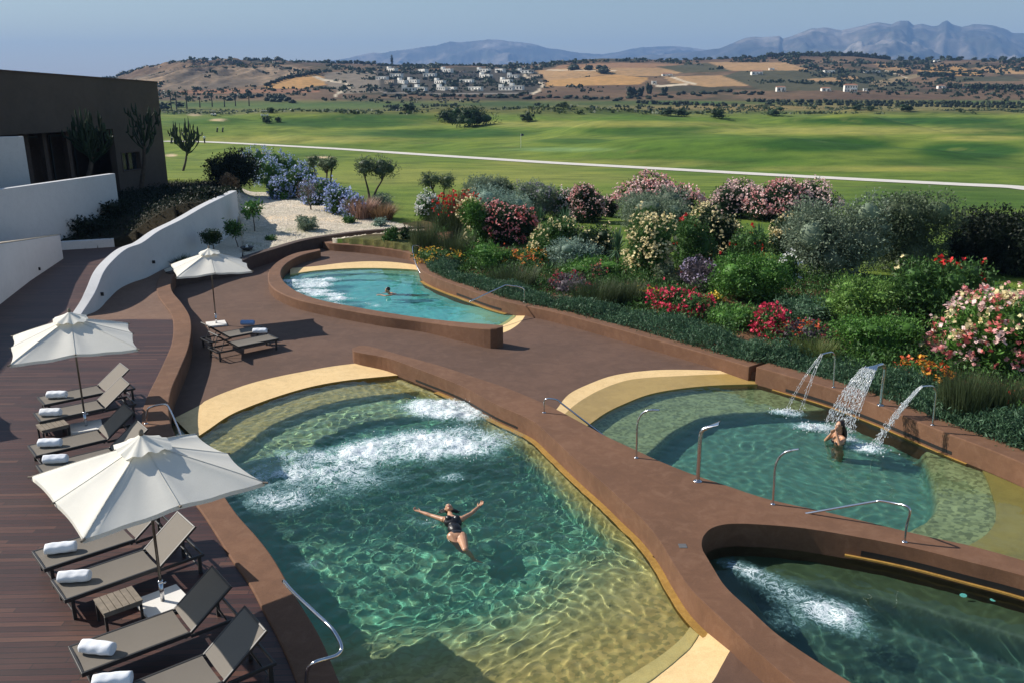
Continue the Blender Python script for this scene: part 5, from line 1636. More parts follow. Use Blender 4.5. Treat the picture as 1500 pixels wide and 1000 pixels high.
def tree(name, label, cat, px, py, crowns, leaf='olive', n=2200, ls=.07, seed=0, group=None, trunks=None, asp=.35, tr=.10, at=None, core_=True, flower=None, nf=0, fs=.05):
    """crowns: (dx px, top px, width px, height px) relative to the foot; trunks follow to each crown"""
    rg = np.random.RandomState(seed + 101)
    g = at or on_ground(px, py); s = math.hypot(g.y, H - g.z) / F
    root = empty(name, (g.x, g.y, g.z - .05), 0, label, cat, group)
    L = []; b = MB()
    rj = random.Random(seed)
    for (dx, ty, w, h) in crowns:
        cx = dx * s; cz = (py - ty - h / 2) * s / .95; ww_ = w * s; hh_ = h * s
        for i in range(5):
            a = rg.rand() * 6.28; r = rg.rand() ** .5 * .3
            q = rg.uniform(.26, .38)
            L.append((cx + r*ww_*math.cos(a), r*ww_*math.sin(a), cz + rg.uniform(-.22, .22)*hh_, ww_*q, ww_*q, hh_*q*1.05))
        pts = [(rj.uniform(-.04,.04), 0, 0)]
        for k in (.25, .5, .75, 1):
            pts.append((cx*k**1.2 + rj.uniform(-.06,.06), rj.uniform(-.06,.06), (cz - hh_*.1)*k))
        b.tube(cr(pts, 3), [tr * (1 - .06*i) * (1 if i else 1.25) for i in range(13)], 8)
        for i in range(5):
            l = L[-1 - i]; st = pts[3]
            b.tube([st, ((st[0]+l[0])/2 + rj.uniform(-.05,.05), (st[1]+l[1])/2, (st[2]+l[2])/2 - .02), l[:3]], [tr*.45, tr*.3, tr*.12], 5)
    b.build('trunk', LMAT('bark'), root)
    per = 5
    p, dr = on_lobes(rg, L, n // per, .25, lo=.55)
    parts = [sprig(rg, p, dr, per, ls, asp, ls * 1.1)]
    if core_: parts.append(core(L, rg, .5))
    v, f = join(parts); mesh('crown', v, f, LMAT(leaf), root)
    if flower:
        p, dr = on_lobes(rg, L, nf, .2, .5, .9); m = len(p)
        nn = rdir(rg, m); u = np.cross(nn, rdir(rg, m)); u /= np.linalg.norm(u, axis=1)[:, None]
        v, f = quads(p, nn, u, fs * rg.uniform(.6, 1.1, m), .8); mesh('flowers', v, f, LMAT(flower), root)
    return root
def cactus(label, px, py, wpx, hpx, seed, n=26, at=None, leaf='cactus', split=.35, name='candelabra_cactus'):
    rj = random.Random(seed)
    g = at or on_ground(px, py); s = math.hypot(g.y, H - g.z) / F; w = wpx * s; h = hpx * s / .95
    root = empty(name, (g.x, g.y, g.z - .05), 0, label, 'cactus')
    b = MB(); lean = -.12 * w
    b.tube(cr([(lean*1.6, 0, 0), (lean*.6, 0, h*split*.5), (0, 0, h*split)], 4), [.15]*3 + [.13]*3 + [.11]*3, 9); b.build('trunk', LMAT('bark'), root)
    b = MB()
    for i in range(n):
        a = rj.random() * 6.28; rr = math.sqrt(rj.random()) * w * .47
        x, y = rr * math.cos(a), rr * math.sin(a) * .8
        z0 = h * split * rj.uniform(.75, 1.35); zt_ = h * (1 - .42 * (rr / (w * .5)) ** 2) * rj.uniform(.88, 1.02)
        pts = [(0, 0, min(z0, h*split)), (x*.45, y*.45, z0 + .06*h), (x*.9, y*.9, z0 + .18*h), (x, y, (z0 + .2*h + zt_)/2), (x*1.03 + rj.uniform(-.05,.05), y*1.03, zt_)]
        c_ = cr(pts, 3); r0 = .055 * max(1, w / 2.4)
        b.tube(c_, [r0 * (.75 + .35*math.sin(k * 1.7 + i)) for k in range(len(c_)-1)] + [r0*.3], 5)
        for q in range(2):
            k = rj.randint(5, 8); o_ = Vector(c_[k]); dd = Vector((rj.uniform(-1,1), rj.uniform(-1,1), 0)).normalized() * .17 * max(1, w/3)
            b.tube([o_, o_ + dd + Vector((0,0,.04)), o_ + dd*1.25 + Vector((0,0,.28)), o_ + dd*1.25 + Vector((0,0,.28 + rj.uniform(.1,.5)*h*.12))], [r0*.8, r0*.9, r0*.85, r0*.3], 5)
    b.build('branches', LMAT(leaf), root)
    return root
# ---- left side
cactus('tall candelabra cactus on the lawn edge right of the dark building', 277, 251, 46, 80, 3, 30)
cactus('dense dark candelabra cactus before the porch of the dark building', 140, 268, 72, 104, 5, 40, at=PY(140, 268, 49))
cactus('sparse dark candelabra cactus by the little window of the dark building', 219, 274, 62, 118, 8, 15, at=PY(219, 274, 56), split=.5)
for i, (x, y, w, h, lf, lab) in enumerate([
    (343,272,58,46,'blackgreen','rounded nearly black bush at the head of the white curved wall'),
    (336,280,22,24,'bronze','small brown withered bush on the bank behind the white wall end'),
    (150,318,60,22,'blackgreen','low dark bush spilling down below the tall white wall'),
    (128,338,60,20,'blackgreen','low dark bush above the low white kerb wall'),
    (300,290,40,16,'blackgreen','dark low bush near the upper end of the bank')]):
    bush('shrub', lab, 'shrub', x, y, w, h, lf, n=1500, ls=.09, seed=40 + i, k=6)
# plumbago bank
for i, (x, y, w, h) in enumerate([(372,262,44,40),(392,275,46,46),(416,270,44,46),(410,292,36,28),(440,290,44,44),(462,300,40,34),(478,300,34,38),(495,312,38,36),(518,318,34,30),(388,246,34,22),(448,262,34,24)]):
    lab = ['plumbago bush at the dark end of the blue flowering bank','tall blue plumbago bush, second from the dark rounded bush','blue plumbago bush at the crown of the flowering bank','low blue plumbago bush on the gravel edge, left half of the bank','blue plumbago bush above the two small gravel shrubs','blue plumbago bush behind the leafless purple tree','blue plumbago bush under the middle olive tree','blue plumbago bush just left of the bronze grasses','lowest blue plumbago bush, touching the bronze grasses','pale blue plumbago top farthest towards the golf path','pale blue plumbago beside the smallest olive tree'][i]
    bush('plumbago_bush', lab, 'flowering bush', x, y, w, h, 'mid', 'blue', n=2000, ls=.07, nf=230, fs=.075, seed=60 + i, group='blue plumbago bushes on the bank', k=6)
tree('olive_tree', 'smallest olive tree, topmost of those rising from the blue bushes', 'tree', 463, 268, [(-2, 229, 20, 18)], 'olive', 1200, seed=3, tr=.08)
tree('olive_tree', 'twisted olive tree above the blue bushes, between two other olives', 'tree', 480, 296, [(2, 231, 32, 22), (12, 233, 18, 16)], 'olive', 1600, seed=4, tr=.11)
tree('olive_tree', 'larger olive tree with forked trunk and two dark crowns on the lawn edge', 'tree', 543, 303, [(-10, 234, 40, 28), (24, 235, 44, 32)], 'olive', 3200, seed=5, tr=.10)
tree('bare_tree', 'small half-bare purplish tree standing in the pale gravel', 'tree', 455, 308, [(-4, 264, 44, 32)], 'mauveleaf', 800, ls=.05, seed=6, tr=.05, core_=False)
tuft('bronze_grass', 'large clump of bronze pink grass at the right end of the blue bank', 'ornamental grass', 530, 319, 44, 30, 'pinkgrass', n=900, seed=1, lean=.5, bw=.02)
tuft('bronze_grass', 'bronze grass clump at the foot of the forked olive tree', 'ornamental grass', 560, 322, 34, 24, 'bronze', n=700, seed=2, lean=.6, bw=.02)
bush('shrub', 'dull brown-green shrub between bronze grass and forked olive tree', 'shrub', 556, 312, 34, 26, 'greyolive', n=900, seed=90)
for i, (x, y, w, h, lf, fl, lab) in enumerate([
    (402,291,14,12,'mid',None,'small round green plant on the gravel beside the blue bank'),
    (414,293,15,12,'bright',None,'small bright green plant, second on the gravel edge'),
    (447,331,12,14,'bronze',None,'small reddish leafy plant behind the round grey-green one in gravel'),
    (450,337,31,20,'greyolive',None,'round grey-green shrub in the middle of the gravel'),
    (396,352,16,6,'mid',None,'flat little green plant on the gravel near the low dark wall'),
    (512,327,20,12,'mid',None,'small grey-green plant far right on the gravel'),
    (555,331,20,11,'silver',None,'silver cushion plant at the right tip of the gravel')]):
    bush('gravel_plant', lab, 'plant', x, y, w, h, lf, fl, n=420, ls=.06, seed=110 + i, k=4, stems=False)
tree('topiary_tree', 'clipped ball tree on thin stem at the foot of the white curved wall', 'tree', 315, 375, [(-3, 332, 28, 27)], 'dark', 2600, ls=.045, seed=9, tr=.035, at=P(315, 377, .05))
tree('young_tree', 'small leafy young tree between the ball tree and the plumeria', 'tree', 349, 359, [(-5, 321, 25, 22)], 'mid', 700, ls=.09, seed=10, tr=.03, core_=False, at=P(349, 362, .05))
tree('plumeria', 'small plumeria with white flowers in the shaded gravel', 'tree', 373, 339, [(0, 297, 26, 20)], 'bright', 320, ls=.14, seed=11, tr=.035, core_=False, flower='white', nf=16, fs=.09)
tuft('shade_grass', 'dark low grass at the wall foot behind the terrace parasol', 'ornamental grass', 268, 383, 40, 12, 'rush', n=400, seed=7, at=P(268, 386, .05))
bush('green_plant', 'small leafy plant in the soil wedge beyond the small pool', 'plant', 573, 352, 20, 18, 'mid', None, n=300, ls=.09, seed=171, k=3, stems=False)
bush('green_plant', 'small dark plant between the far handrail and the dark retaining wall', 'plant', 598, 350, 22, 16, 'dark', None, n=300, ls=.09, seed=172, k=3, stems=False)
# little stone bowl fountain
q = P(362, 366, .1)
fb = empty('stone_bowl', (q.x, q.y, max(.06, ground(q.x, q.y))), 0, 'low dark bowl with white stones on the shaded gravel', 'bowl')
fb.scale = (.75, .75, .75)
b = MB(); b.lathe([(.12, 0), (.30, .08), (.42, .22), (.40, .24), (.28, .16), (.02, .10)], (0,0,0), 20); b.build('bowl', M_CHAR, fb, True)
b = MB(); 
for i in range(3): b.lathe([(.09*(1-i*.2), 0), (.12*(1-i*.2), .05), (.05, .10)], (random.uniform(-.05,.05), random.uniform(-.05,.05), .10 + .085*i), 9)
b.build('stones', M_STONEW, fb)

# ---- flower garden on the right
bush_list = [
 # name, label, cat, x, y, w, h, leaf, flowers, n, ls, nf, fs, ftop
 ('oleander_bush','white flowering oleander at the far left of the flower beds','flowering bush',628,322,36,44,'mid',['white'],1800,.06,300,.055,.3),
 ('olive_bush','grey-green olive bush behind the silver cushion, left of the other one','shrub',703,298,52,40,'greyolive',None,2200,.06,0,0,0),
 ('olive_bush','smaller grey-green olive bush right of its larger twin on the lawn','shrub',738,296,34,34,'olive',None,1400,.06,0,0,0),
 ('silver_bush','rounded pale silver bush behind the red and pink flowers','shrub',728,332,72,52,'silver',None,3600,.05,0,0,0),
 ('rosemary_bush','dark lilac-tinged round bush right of the pale silver one','shrub',782,322,56,54,'greyolive',['lilac'],2800,.05,260,.04,.0),
 ('rose_bush','coral pink rose bush in the left half of the beds','flowering bush',746,356,68,52,'dark',['coral','pink'],2400,.06,380,.06,.1),
 ('rose_bush','pale yellow climbing rose between red spikes and coral roses','flowering bush',701,358,38,58,'bright',['cream'],1800,.06,150,.06,.0),
 ('rose_bush','tiny cream rose bush up by the olive bushes','flowering bush',688,302,26,24,'mid',['cream'],800,.05,130,.05,.2),
 ('rose_bush','dark rounded bush speckled with cream roses behind the small yuccas','flowering bush',808,384,58,62,'mid',['cream'],2600,.06,170,.05,.3),
 ('rose_bush','rounded bush with few cream flowers left of the trunked yucca','flowering bush',868,388,58,54,'dark',['cream'],2400,.06,110,.05,.3),
 ('silver_bush','low silver lavender cushion in front of the cream-speckled bushes','shrub',848,393,66,42,'silver',None,3200,.05,0,0,0),
 ('oleander_bush','white-and-pink oleander, left of the group on the lawn','flowering bush',828,320,42,48,'mid',['white','palepink'],2400,.06,360,.055,.2),
 ('oleander_bush','pink oleander in the middle of the lawn group','flowering bush',860,326,52,58,'dark',['palepink','pink'],2600,.06,420,.055,.2),
 ('oleander_bush','small pink oleander at the right of the lawn group','flowering bush',893,318,26,36,'dark',['palepink'],1100,.06,130,.055,.2),
 ('oleander_bush','big domed oleander crowned with pale pink blossom','flowering bush',962,324,100,66,'dark',['palepink','palepink','pink'],4200,.065,1300,.075,.55),
 ('silver_bush','blue-green bush hiding the foot of the big domed oleander','shrub',952,336,86,50,'greyolive',None,3800,.055,0,0,0),
 ('rose_bush','tall clipped rose bush covered in cream blooms','flowering bush',946,410,60,84,'mid',['cream','cream'],3600,.06,520,.06,.0),
 ('hibiscus_bush','upright green bush with few scarlet blooms right of the cream column','flowering bush',1008,400,52,76,'mid',['red'],2600,.06,26,.08,.0),
 ('rose_bush','cream rose bush right of the scarlet hibiscus','flowering bush',1052,384,60,68,'dark',['cream'],2800,.06,330,.055,.2),
 ('rose_bush','green rose bush with scattered red blooms before the middle yucca','flowering bush',1088,400,50,56,'mid',['red','yellow'],2000,.06,34,.08,.0),
 ('oleander_bush','long pink oleander hedge, left third','flowering bush',1072,318,74,50,'dark',['palepink','palepink'],2800,.065,620,.07,.3),
 ('oleander_bush','long pink oleander hedge, middle third','flowering bush',1125,322,80,58,'dark',['palepink','pink'],3000,.065,760,.07,.3),
 ('oleander_bush','long pink oleander hedge, right third','flowering bush',1178,320,80,56,'dark',['palepink','palepink'],3000,.065,620,.07,.35),
 ('rose_bush','cream rose bush tucked against the large grey olive bush','flowering bush',1155,380,52,58,'dark',['cream'],2400,.06,240,.055,.5),
 ('green_bush','bright green leafy bush in the centre of the right beds','shrub',1098,440,92,66,'bright',None,4000,.06,0,0,0),
 ('olive_bush','very large grey-green olive bush, left of the pair','shrub',1222,408,112,112,'greyolive',None,7500,.06,0,0,0),
 ('olive_bush','very large dark grey-green olive bush, right of the pair','shrub',1322,396,112,104,'olive',None,7000,.06,0,0,0),
 ('oleander_bush','few pink oleander sprays peeping over the big olive bushes','flowering bush',1320,340,40,26,'dark',['pink'],900,.06,120,.06,.2),
 ('dark_bush','dark evergreen bush right of the big olive bushes','shrub',1414,392,62,74,'blackgreen',None,3800,.07,0,0,0),
 ('dark_bush','dark evergreen bush touching the right picture edge','shrub',1470,400,70,84,'blackgreen',None,4200,.07,0,0,0),
 ('dark_bush','dark evergreen bush cut by the right picture edge','shrub',1530,410,70,90,'blackgreen',None,3000,.07,0,0,0),
 ('lavender_bush','lilac-grey spiky bush below the cream roses','shrub',1022,424,46,44,'mauveleaf',['lilac'],1800,.05,160,.04,.4),
 ('rose_bush','small white rose standing before the large grey olive bush','flowering bush',1153,420,26,48,'mid',['white'],900,.05,60,.06,.1),
 ('flower_clump','crimson flower clump in front of the lilac-grey bush','flowers',994,462,62,34,'mid',['crimson','crimson'],1200,.05,220,.06,.2),
 ('flower_clump','yellow flower patch left of the crimson clump','flowers',948,440,34,16,'bright',['yellow'],500,.05,90,.045,.1),
 ('flower_clump','yellow flower patch right of the crimson clump','flowers',1046,444,26,16,'bright',['yellow'],400,.05,70,.045,.1),
 ('flower_clump','crimson flower clump farther right, above the yellowish grass','flowers',1125,492,36,38,'mid',['crimson','crimson'],1100,.05,230,.055,.1),
 ('flower_clump','dusky red flower clump between crimson flowers and green bush','flowers',1182,500,66,26,'mauveleaf',['maroon','redorange'],1200,.05,130,.05,.1),
 ('green_bush','light green leafy bush below the big olive bushes','shrub',1256,478,88,66,'lime',None,4200,.06,0,0,0),
 ('green_bush','feathery green bush right behind the middle water spout','shrub',1290,528,112,66,'bright',None,4600,.05,0,0,0),
 ('green_bush','low dull green bush between crimson flowers and light green bush','shrub',1180,470,80,36,'juniper',None,2400,.055,0,0,0),
 ('hibiscus_bush','large glossy green hibiscus with few scarlet blooms','flowering bush',1368,482,104,96,'mid',['red','cream'],6000,.07,40,.09,.2),
 ('rose_bush','huge rose bush full of pink and red clusters at right edge','flowering bush',1448,540,118,118,'bright',['pink','palepink','coral','cream'],6500,.07,620,.075,.15),
 ('flower_clump','orange-red flower clump in front of the huge rose bush','flowers',1352,562,56,26,'mid',['redorange','orange'],1100,.05,170,.055,.1),
 ('flower_clump','scarlet flowers in mulch beside the tall dark rushes','flowers',1500,600,50,30,'mid',['red'],800,.05,70,.06,.1),
 ('flower_clump','orange flowers by the far handrail of the small pool','flowers',645,388,62,24,'mid',['orange','yellow'],1200,.05,230,.045,.1),
 ('flower_clump','orange and yellow flowers in the middle of the left beds','flowers',768,390,74,24,'mid',['orange','redorange'],1300,.05,230,.045,.1),
 ('green_bush','bright green feathery cushion left of the middle orange flowers','shrub',715,392,66,32,'bright',None,2400,.05,0,0,0),
 ('green_bush','bright green feathery cushion below the silver lavender','shrub',868,408,80,26,'bright',None,2200,.05,0,0,0),
 ('flower_clump','dark maroon flower clump above the wall, left of the rushes','flowers',833,424,58,20,'mauveleaf',['maroon','crimson'],1000,.05,120,.045,.1),
 ('flower_clump','dusty pink flowers behind the dark rushes','flowers',872,410,40,22,'mauveleaf',['coral'],700,.05,80,.04,.2),
 ('green_bush','dull green mound right of the lilac-grey bush','shrub',980,420,40,26,'olive',None,1300,.05,0,0,0),
 ('green_bush','olive-green mound before the crimson flowers on the right','shrub',1075,478,66,30,'bright',None,1900,.05,0,0,0),
]
for i, (nm, lab, cat, x, y, w, h, lf, fl, n, ls, nf, fs, ft) in enumerate(bush_list):
    bush(nm, lab, cat, x, y, w, h, lf, fl, n=n, ls=ls, nf=nf, fs=fs, ftop=ft, seed=200 + i, k=7 if w < 90 else 11, depth=.8 if w > 90 else 1)
tree('olive_tree', 'small olive tree behind the white oleander, leftmost of the flower beds', 'tree', 646, 312, [(-14, 256, 32, 22), (8, 258, 30, 22)], 'olive', 2200, seed=15, tr=.09)
tuft('red_bottlebrush', 'tall stems tipped with scarlet flowers beside the white oleander', 'flowering bush', 668, 352, 74, 62, 'rush', 'red', n=900, nf=120, fs=.075, seed=21, lean=.3, bw=.02)
tuft('red_bottlebrush', 'reddish plumes rising behind the scarlet stems', 'flowering bush', 672, 318, 36, 38, 'maroon', None, n=260, seed=22, lean=.25, bw=.025)
yucca('small yucca tucked between the lilac bush and coral roses', 790, 326, 30, 36, 0, 1)
yucca('spiky dark yucca above the cream-speckled bush', 828, 344, 44, 50, .15, 2)
yucca('yucca on a short trunk beside the cream rose column', 903, 402, 38, 74, .38, 3, 130)
yucca('middle yucca in front of the long pink oleander hedge', 1111, 368, 50, 50, .1, 4)
yucca('blue-green yucca beside the large scarlet hibiscus', 1425, 434, 50, 52, .1, 5)
yucca('low agave between the cream bush and silver lavender', 806, 398, 34, 22, 0, 6, 60)
T_ = [('rushes','tall dark rushes at the far end of the beds by the orange flowers',622,375,40,52,'rush',700),
 ('rushes','tall dark rushes left of the pale climbing rose',664,384,60,48,'rush',900),
 ('rushes','dark rosemary-like rushes above the handrail',752,420,74,32,'rush',900),
 ('rushes','dark rushes above the wall in the middle of the beds',872,448,70,38,'rush',1000),
 ('rushes','dark rushes left of the crimson clump',916,446,58,36,'rush',800),
 ('rushes','yellowish grass on the wall just left of the water spouts',1192,532,64,36,'rushy',1000),
 ('rushes','tall dark rushes behind the near-end water spout',1408,620,70,74,'rush',1500),
 ('rushes','tall dark rushes at the right picture edge',1470,625,64,70,'rush',1300)]
for i, (nm, lab, x, y, w, h, lf, n) in enumerate(T_):
    tuft(nm, lab, 'rushes', x, y, w, h, lf, n=n, seed=30 + i, lean=.28, bw=.013, rad=.45)

# trailing juniper along the top of the wall
rg = np.random.RandomState(77)
gb = resample(offset(gw, wid + .05), 700)
parts = []
pts = []; drs = []
for i, q in enumerate(gb):
    px_ = proj(q[0], q[1], ZR)[0]
    if q[1] > 37.5 or px_ > 1650: continue
    depth_ = 1.0 + .5 * math.sin(i * .05) + (.8 if px_ > 800 else 0)
    m = int(34 * (1 if px_ < 1100 else 1.6))
    tt = rg.rand(m)
    nrm_ = np.array(gb[min(i+1, 699)]) - np.array(gb[max(i-1, 0)]); nrm_ = np.array([-nrm_[1], nrm_[0]]) / (np.linalg.norm(nrm_) + 1e-9)
    for t in tt:
        hgt = .05 + .34 * math.sin(PI * min(1, t * .9 + .1)) * (.1 + 1.7 * float(vnoise(np.array([q[0]]), np.array([q[1]]), 1.3, 5)[0]))
        pts.append((q[0] + nrm_[0] * (t * depth_ - .12) + rg.normal() * .06, q[1] + nrm_[1] * (t * depth_ - .12) + rg.normal() * .06, ZR - .05 + hgt * rg.uniform(.3, 1.05)))
        drs.append((-nrm_[0] * .4, -nrm_[1] * .4, .8))
pts = np.array(pts); drs = np.array(drs)
v, f = sprig(rg, pts, drs, 5, .055, .26, .06)
tag(mesh('ground_cover', v, f, LMAT('juniper')), kind='stuff')
# low filler foliage and mulch chips over the beds
sp = pxs([(625,372),(640,345),(760,362),(850,380),(950,400),(1050,392),(1160,400),(1290,420),(1400,400),(1500,430),(1700,470),(1700,720),(1500,655),(1290,570),(1100,512),(900,462),(760,425),(680,408)], -.3)
sa = np.array(sp); V1 = []; pts = []
while len(pts) < 34000:
    x = rg.uniform(sa[:,0].min(), sa[:,0].max(), 6000); y = rg.uniform(sa[:,1].min(), sa[:,1].max(), 6000)
    k = inside(x, y, sp) & (fbm(x, y, .55, 3, 44) > .42)
    pts += list(zip(x[k], y[k]))
pts = np.array(pts[:34000]); zg = np.array([ground(a, b_) for a, b_ in pts])
hh = rg.rand(len(pts)) ** 1.3 * np.clip((fbm(pts[:,0], pts[:,1], .8, 3, 46) - .3) * 1.6, .1, .75)
v, f = sprig(rg, np.stack([pts[:,0], pts[:,1], zg + hh], 1), np.tile([0, 0, .7], (len(pts), 1)), 3, .06, .35, .06)
tag(mesh('ground_cover', v, f, LMAT('mid')), kind='stuff')
pts = []
while len(pts) < 9000:
    x = rg.uniform(sa[:,0].min(), sa[:,0].max(), 6000); y = rg.uniform(sa[:,1].min(), sa[:,1].max(), 6000)
    k = inside(x, y, sp); pts += list(zip(x[k], y[k]))
pts = np.array(pts[:9000]); zg = np.array([ground(a, b_) for a, b_ in pts])
nn = rdir(rg, len(pts)); nn[:, 2] = 2; nn /= np.linalg.norm(nn, axis=1)[:, None]; u = np.cross(nn, rdir(rg, len(pts))); u /= np.linalg.norm(u, axis=1)[:, None]
v, f = quads(np.stack([pts[:,0], pts[:,1], zg + .02], 1), nn, u, rg.uniform(.03, .07, len(pts)), .5)
LM['mulch'] = leaf_mat('leaf_mulch', (.20, .105, .065), .5, .9, 0)
tag(mesh('mulch', v, f, LM['mulch']), kind='stuff')
# bank cover left
ba = np.array(bank_poly); pts = []
while len(pts) < 12000:
    x = rg.uniform(ba[:,0].min(), ba[:,0].max(), 6000); y = rg.uniform(ba[:,1].min(), ba[:,1].max(), 6000)
    k = inside(x, y, bank_poly) & (y > 30); pts += list(zip(x[k], y[k]))
pts = np.array(pts[:12000]); zg = np.array([ground(a, b_) for a, b_ in pts])
v, f = sprig(rg, np.stack([pts[:,0], pts[:,1], zg + rg.rand(len(pts)) ** 2 * .22], 1), np.tile([0, 0, .7], (len(pts), 1)), 3, .07, .4, .1)
tag(mesh('ground_cover', v, f, LMAT('blackgreen')), kind='stuff')
# ================================================================ PEOPLE
def skin_mat(name, color):
    m, nt, out = nodes(name)
    v = coord(nt, 'Object')
    col = ramp(nt, noise(nt, v, 9, 3), [(.3, tuple(c*.85 for c in color)), (.7, tuple(c*1.12 for c in color))])
    principled(nt, out, col, .38, **{'Subsurface Weight': .12, 'Subsurface Radius': (.02, .008, .004), 'Subsurface Scale': .3})
    return m
M_SKIN = skin_mat('tanned_skin', (.50, .27, .16))
M_SUIT = plain('black_swimsuit', (.012, .012, .014), .35)
M_HAIR = plain('dark_hair', (.018, .011, .008), .4, .3, 30)
def add_cap(b, p0, p1, r0, r1, n=12, m=6):
    """rounded tapering limb piece"""
    p0 = Vector(p0); p1 = Vector(p1); d = p1 - p0; L = d.length; 
    if L < 1e-6: d = Vector((0,0,1)); L = 1e-6
    q = d.to_track_quat('Z', 'Y').to_matrix()
    pr = []
    for i in range(m + 1):
        a = -PI/2 + PI/2 * i / m; pr.append((max(1e-4, r0*math.cos(a)), r0*math.sin(a)))
    for i in range(m + 1):
        a = PI/2 * i / m; pr.append((max(1e-4, r1*math.cos(a)), L + r1*math.sin(a)))
    v = []; f = []
    for r, z in pr:
        for k in range(n): v.append(p0 + q @ Vector((r*math.cos(2*PI*k/n), r*math.sin(2*PI*k/n), z)))
    for i in range(len(pr)-1):
        for k in range(n): f.append((i*n+k, i*n+(k+1)%n, (i+1)*n+(k+1)%n, (i+1)*n+k))
    f.append(tuple(range(n))[::-1]); f.append(tuple((len(pr)-1)*n+k for k in range(n)))
    b.add(v, f)
def ell_(b, c, r, q=None, n=16, m=10):
    v = []; f = []; c = Vector(c)
    for i in range(m + 1):
        th = PI * i / m
        for k in range(n):
            w_ = Vector((r[0]*math.sin(th)*math.cos(2*PI*k/n), r[1]*math.sin(th)*math.sin(2*PI*k/n), r[2]*math.cos(th)))
            v.append(c + (q @ w_ if q else w_))
    for i in range(m):
        for k in range(n): f.append((i*n+k, (i+1)*n+k, (i+1)*n+(k+1)%n, i*n+(k+1)%n))
    b.add(v, f)
def fuse(o, vox=.008, smooth=4):
    m = o.modifiers.new('fuse', 'REMESH'); m.mode = 'VOXEL'; m.voxel_size = vox; m.use_smooth_shade = True
    s = o.modifiers.new('smooth', 'SMOOTH'); s.iterations = smooth; s.factor = .5
    return o
def chain(b, pts, rs):
    for i in range(len(pts) - 1): add_cap(b, pts[i], pts[i+1], rs[i], rs[i+1])
def hand(b, w, d, palm_n, curl=.5, s=1.0, mirror=1):
    """palm, four bent fingers and a side thumb; w wrist, d pointing along the hand, palm_n out of the palm"""
    d = Vector(d).normalized(); nrm = (Vector(palm_n) - d * d.dot(Vector(palm_n))).normalized(); sd = d.cross(nrm) * mirror
    w = Vector(w)
    for k in (-.5, -.17, .17, .5):
        add_cap(b, w + sd*k*.028*s, w + d*.085*s + sd*k*.062*s, .014*s, .0125*s, 8, 4)
    for i, (k, L) in enumerate(((-.5,.058),(-.17,.070),(.17,.076),(.5,.068))):
        base = w + d*.09*s + sd*k*.064*s; c = curl * (1 + .15 * i)
        p1 = base + (d*math.cos(c*.5) + nrm*math.sin(c*.5)) * L*.45*s
        p2 = p1 + (d*math.cos(c*1.2) + nrm*math.sin(c*1.2)) * L*.32*s
        p3 = p2 + (d*math.cos(c*1.8) + nrm*math.sin(c*1.8)) * L*.25*s
        chain(b, [base, p1, p2, p3], [.0098*s, .0090*s, .0083*s, .0070*s])
    t0 = w + d*.025*s + sd*.026*s; t1 = t0 + (d*.5 + sd*.8).normalized()*.038*s; t2 = t1 + (d*.85 + sd*.35 + nrm*.3).normalized()*.030*s; t3 = t2 + (d + nrm*.4).normalized()*.024*s
    chain(b, [t0, t1, t2, t3], [.015*s, .0125*s, .0105*s, .008*s])
def head(b, c, up, fwd, s=1.0):
    """skull, jaw, nose, brows, lips, ears; c centre of the head"""
    up = Vector(up).normalized(); fwd = (Vector(fwd) - up*up.dot(Vector(fwd))).normalized(); rt = fwd.cross(up)
    q = Matrix((rt, fwd, up)).transposed(); c = Vector(c)
    L = lambda x, y, z: c + q @ Vector((x*s, y*s, z*s))
    ell_(b, L(0, -.012, .022), (.073*s, .092*s, .088*s), q)
    ell_(b, L(0, .028, -.035), (.056*s, .060*s, .075*s), q)
    ell_(b, L(0, .060, -.088), (.024*s, .022*s, .020*s), q)
    add_cap(b, L(0, .082, .020), L(0, .104, -.022), .008*s, .0125*s, 8, 4)
    for k in (-1, 1):
        ell_(b, L(k*.033, .070, -.028), (.022*s, .018*s, .018*s), q)
        add_cap(b, L(k*.015, .084, .030), L(k*.048, .070, .030), .008*s, .006*s, 8, 4)
        ell_(b, L(k*.074, -.005, -.005), (.008*s, .018*s, .030*s), q)
    add_cap(b, L(-.018, .086, -.052), L(.018, .086, -.052), .007*s, .007*s, 8, 4)
    add_cap(b, L(-.014, .084, -.062), L(.014, .084, -.062), .007*s, .007*s, 8, 4)
    return L, q
def face_bits(L, q, parent, s=1.0):
    for k in (-1, 1):
        b = MB(); ell_(b, L(k*.031, .076, .008), (.013*s, .008*s, .008*s), q, 10, 6); b.build('eye', plain('eye_white', (.7,.68,.65), .2), parent, True)
    b = MB(); add_cap(b, L(-.020, .089, -.057), L(.020, .089, -.057), .0065*s, .0065*s, 8, 4); b.build('lips', plain('lips_red', (.45,.10,.09), .4), parent, True)
# --- woman floating on her back, arms wide
def wp(x, y, z): return P(x, y, z)
zs_ = -.50
Hd = wp(657.5, 745, -.44); Nk = wp(660, 757, -.50); Ch = wp(663, 763, -.50); Wa = wp(666, 774, -.53); Hp = wp(669.5, 785, -.55)
Hd.z = -.43
LS_ = Ch + Vector((-.17, .07, .0)); RS_ = Ch + Vector((.16, .09, .0))
LE = wp(635, 755.5, -.50); LW_ = wp(619, 750, -.49); RE = wp(690, 751.5, -.50); RW_ = wp(701, 741.5, -.47)
def clampd(a, b, L): d = b - a; return a + d.normalized() * L
LE = clampd(LS_, LE, .29); LW_ = clampd(LE, LW_, .25); RE = clampd(RS_, RE, .28); RW_ = clampd(RE, RW_, .25)
LH_ = Hp + Vector((-.085, -.02, 0)); RH_ = Hp + Vector((.085, -.02, 0))
RK = wp(681, 803, -.57); RA = wp(687, 817, -.74); LK = wp(671, 801, -.66); LA = wp(677, 811, -.92)
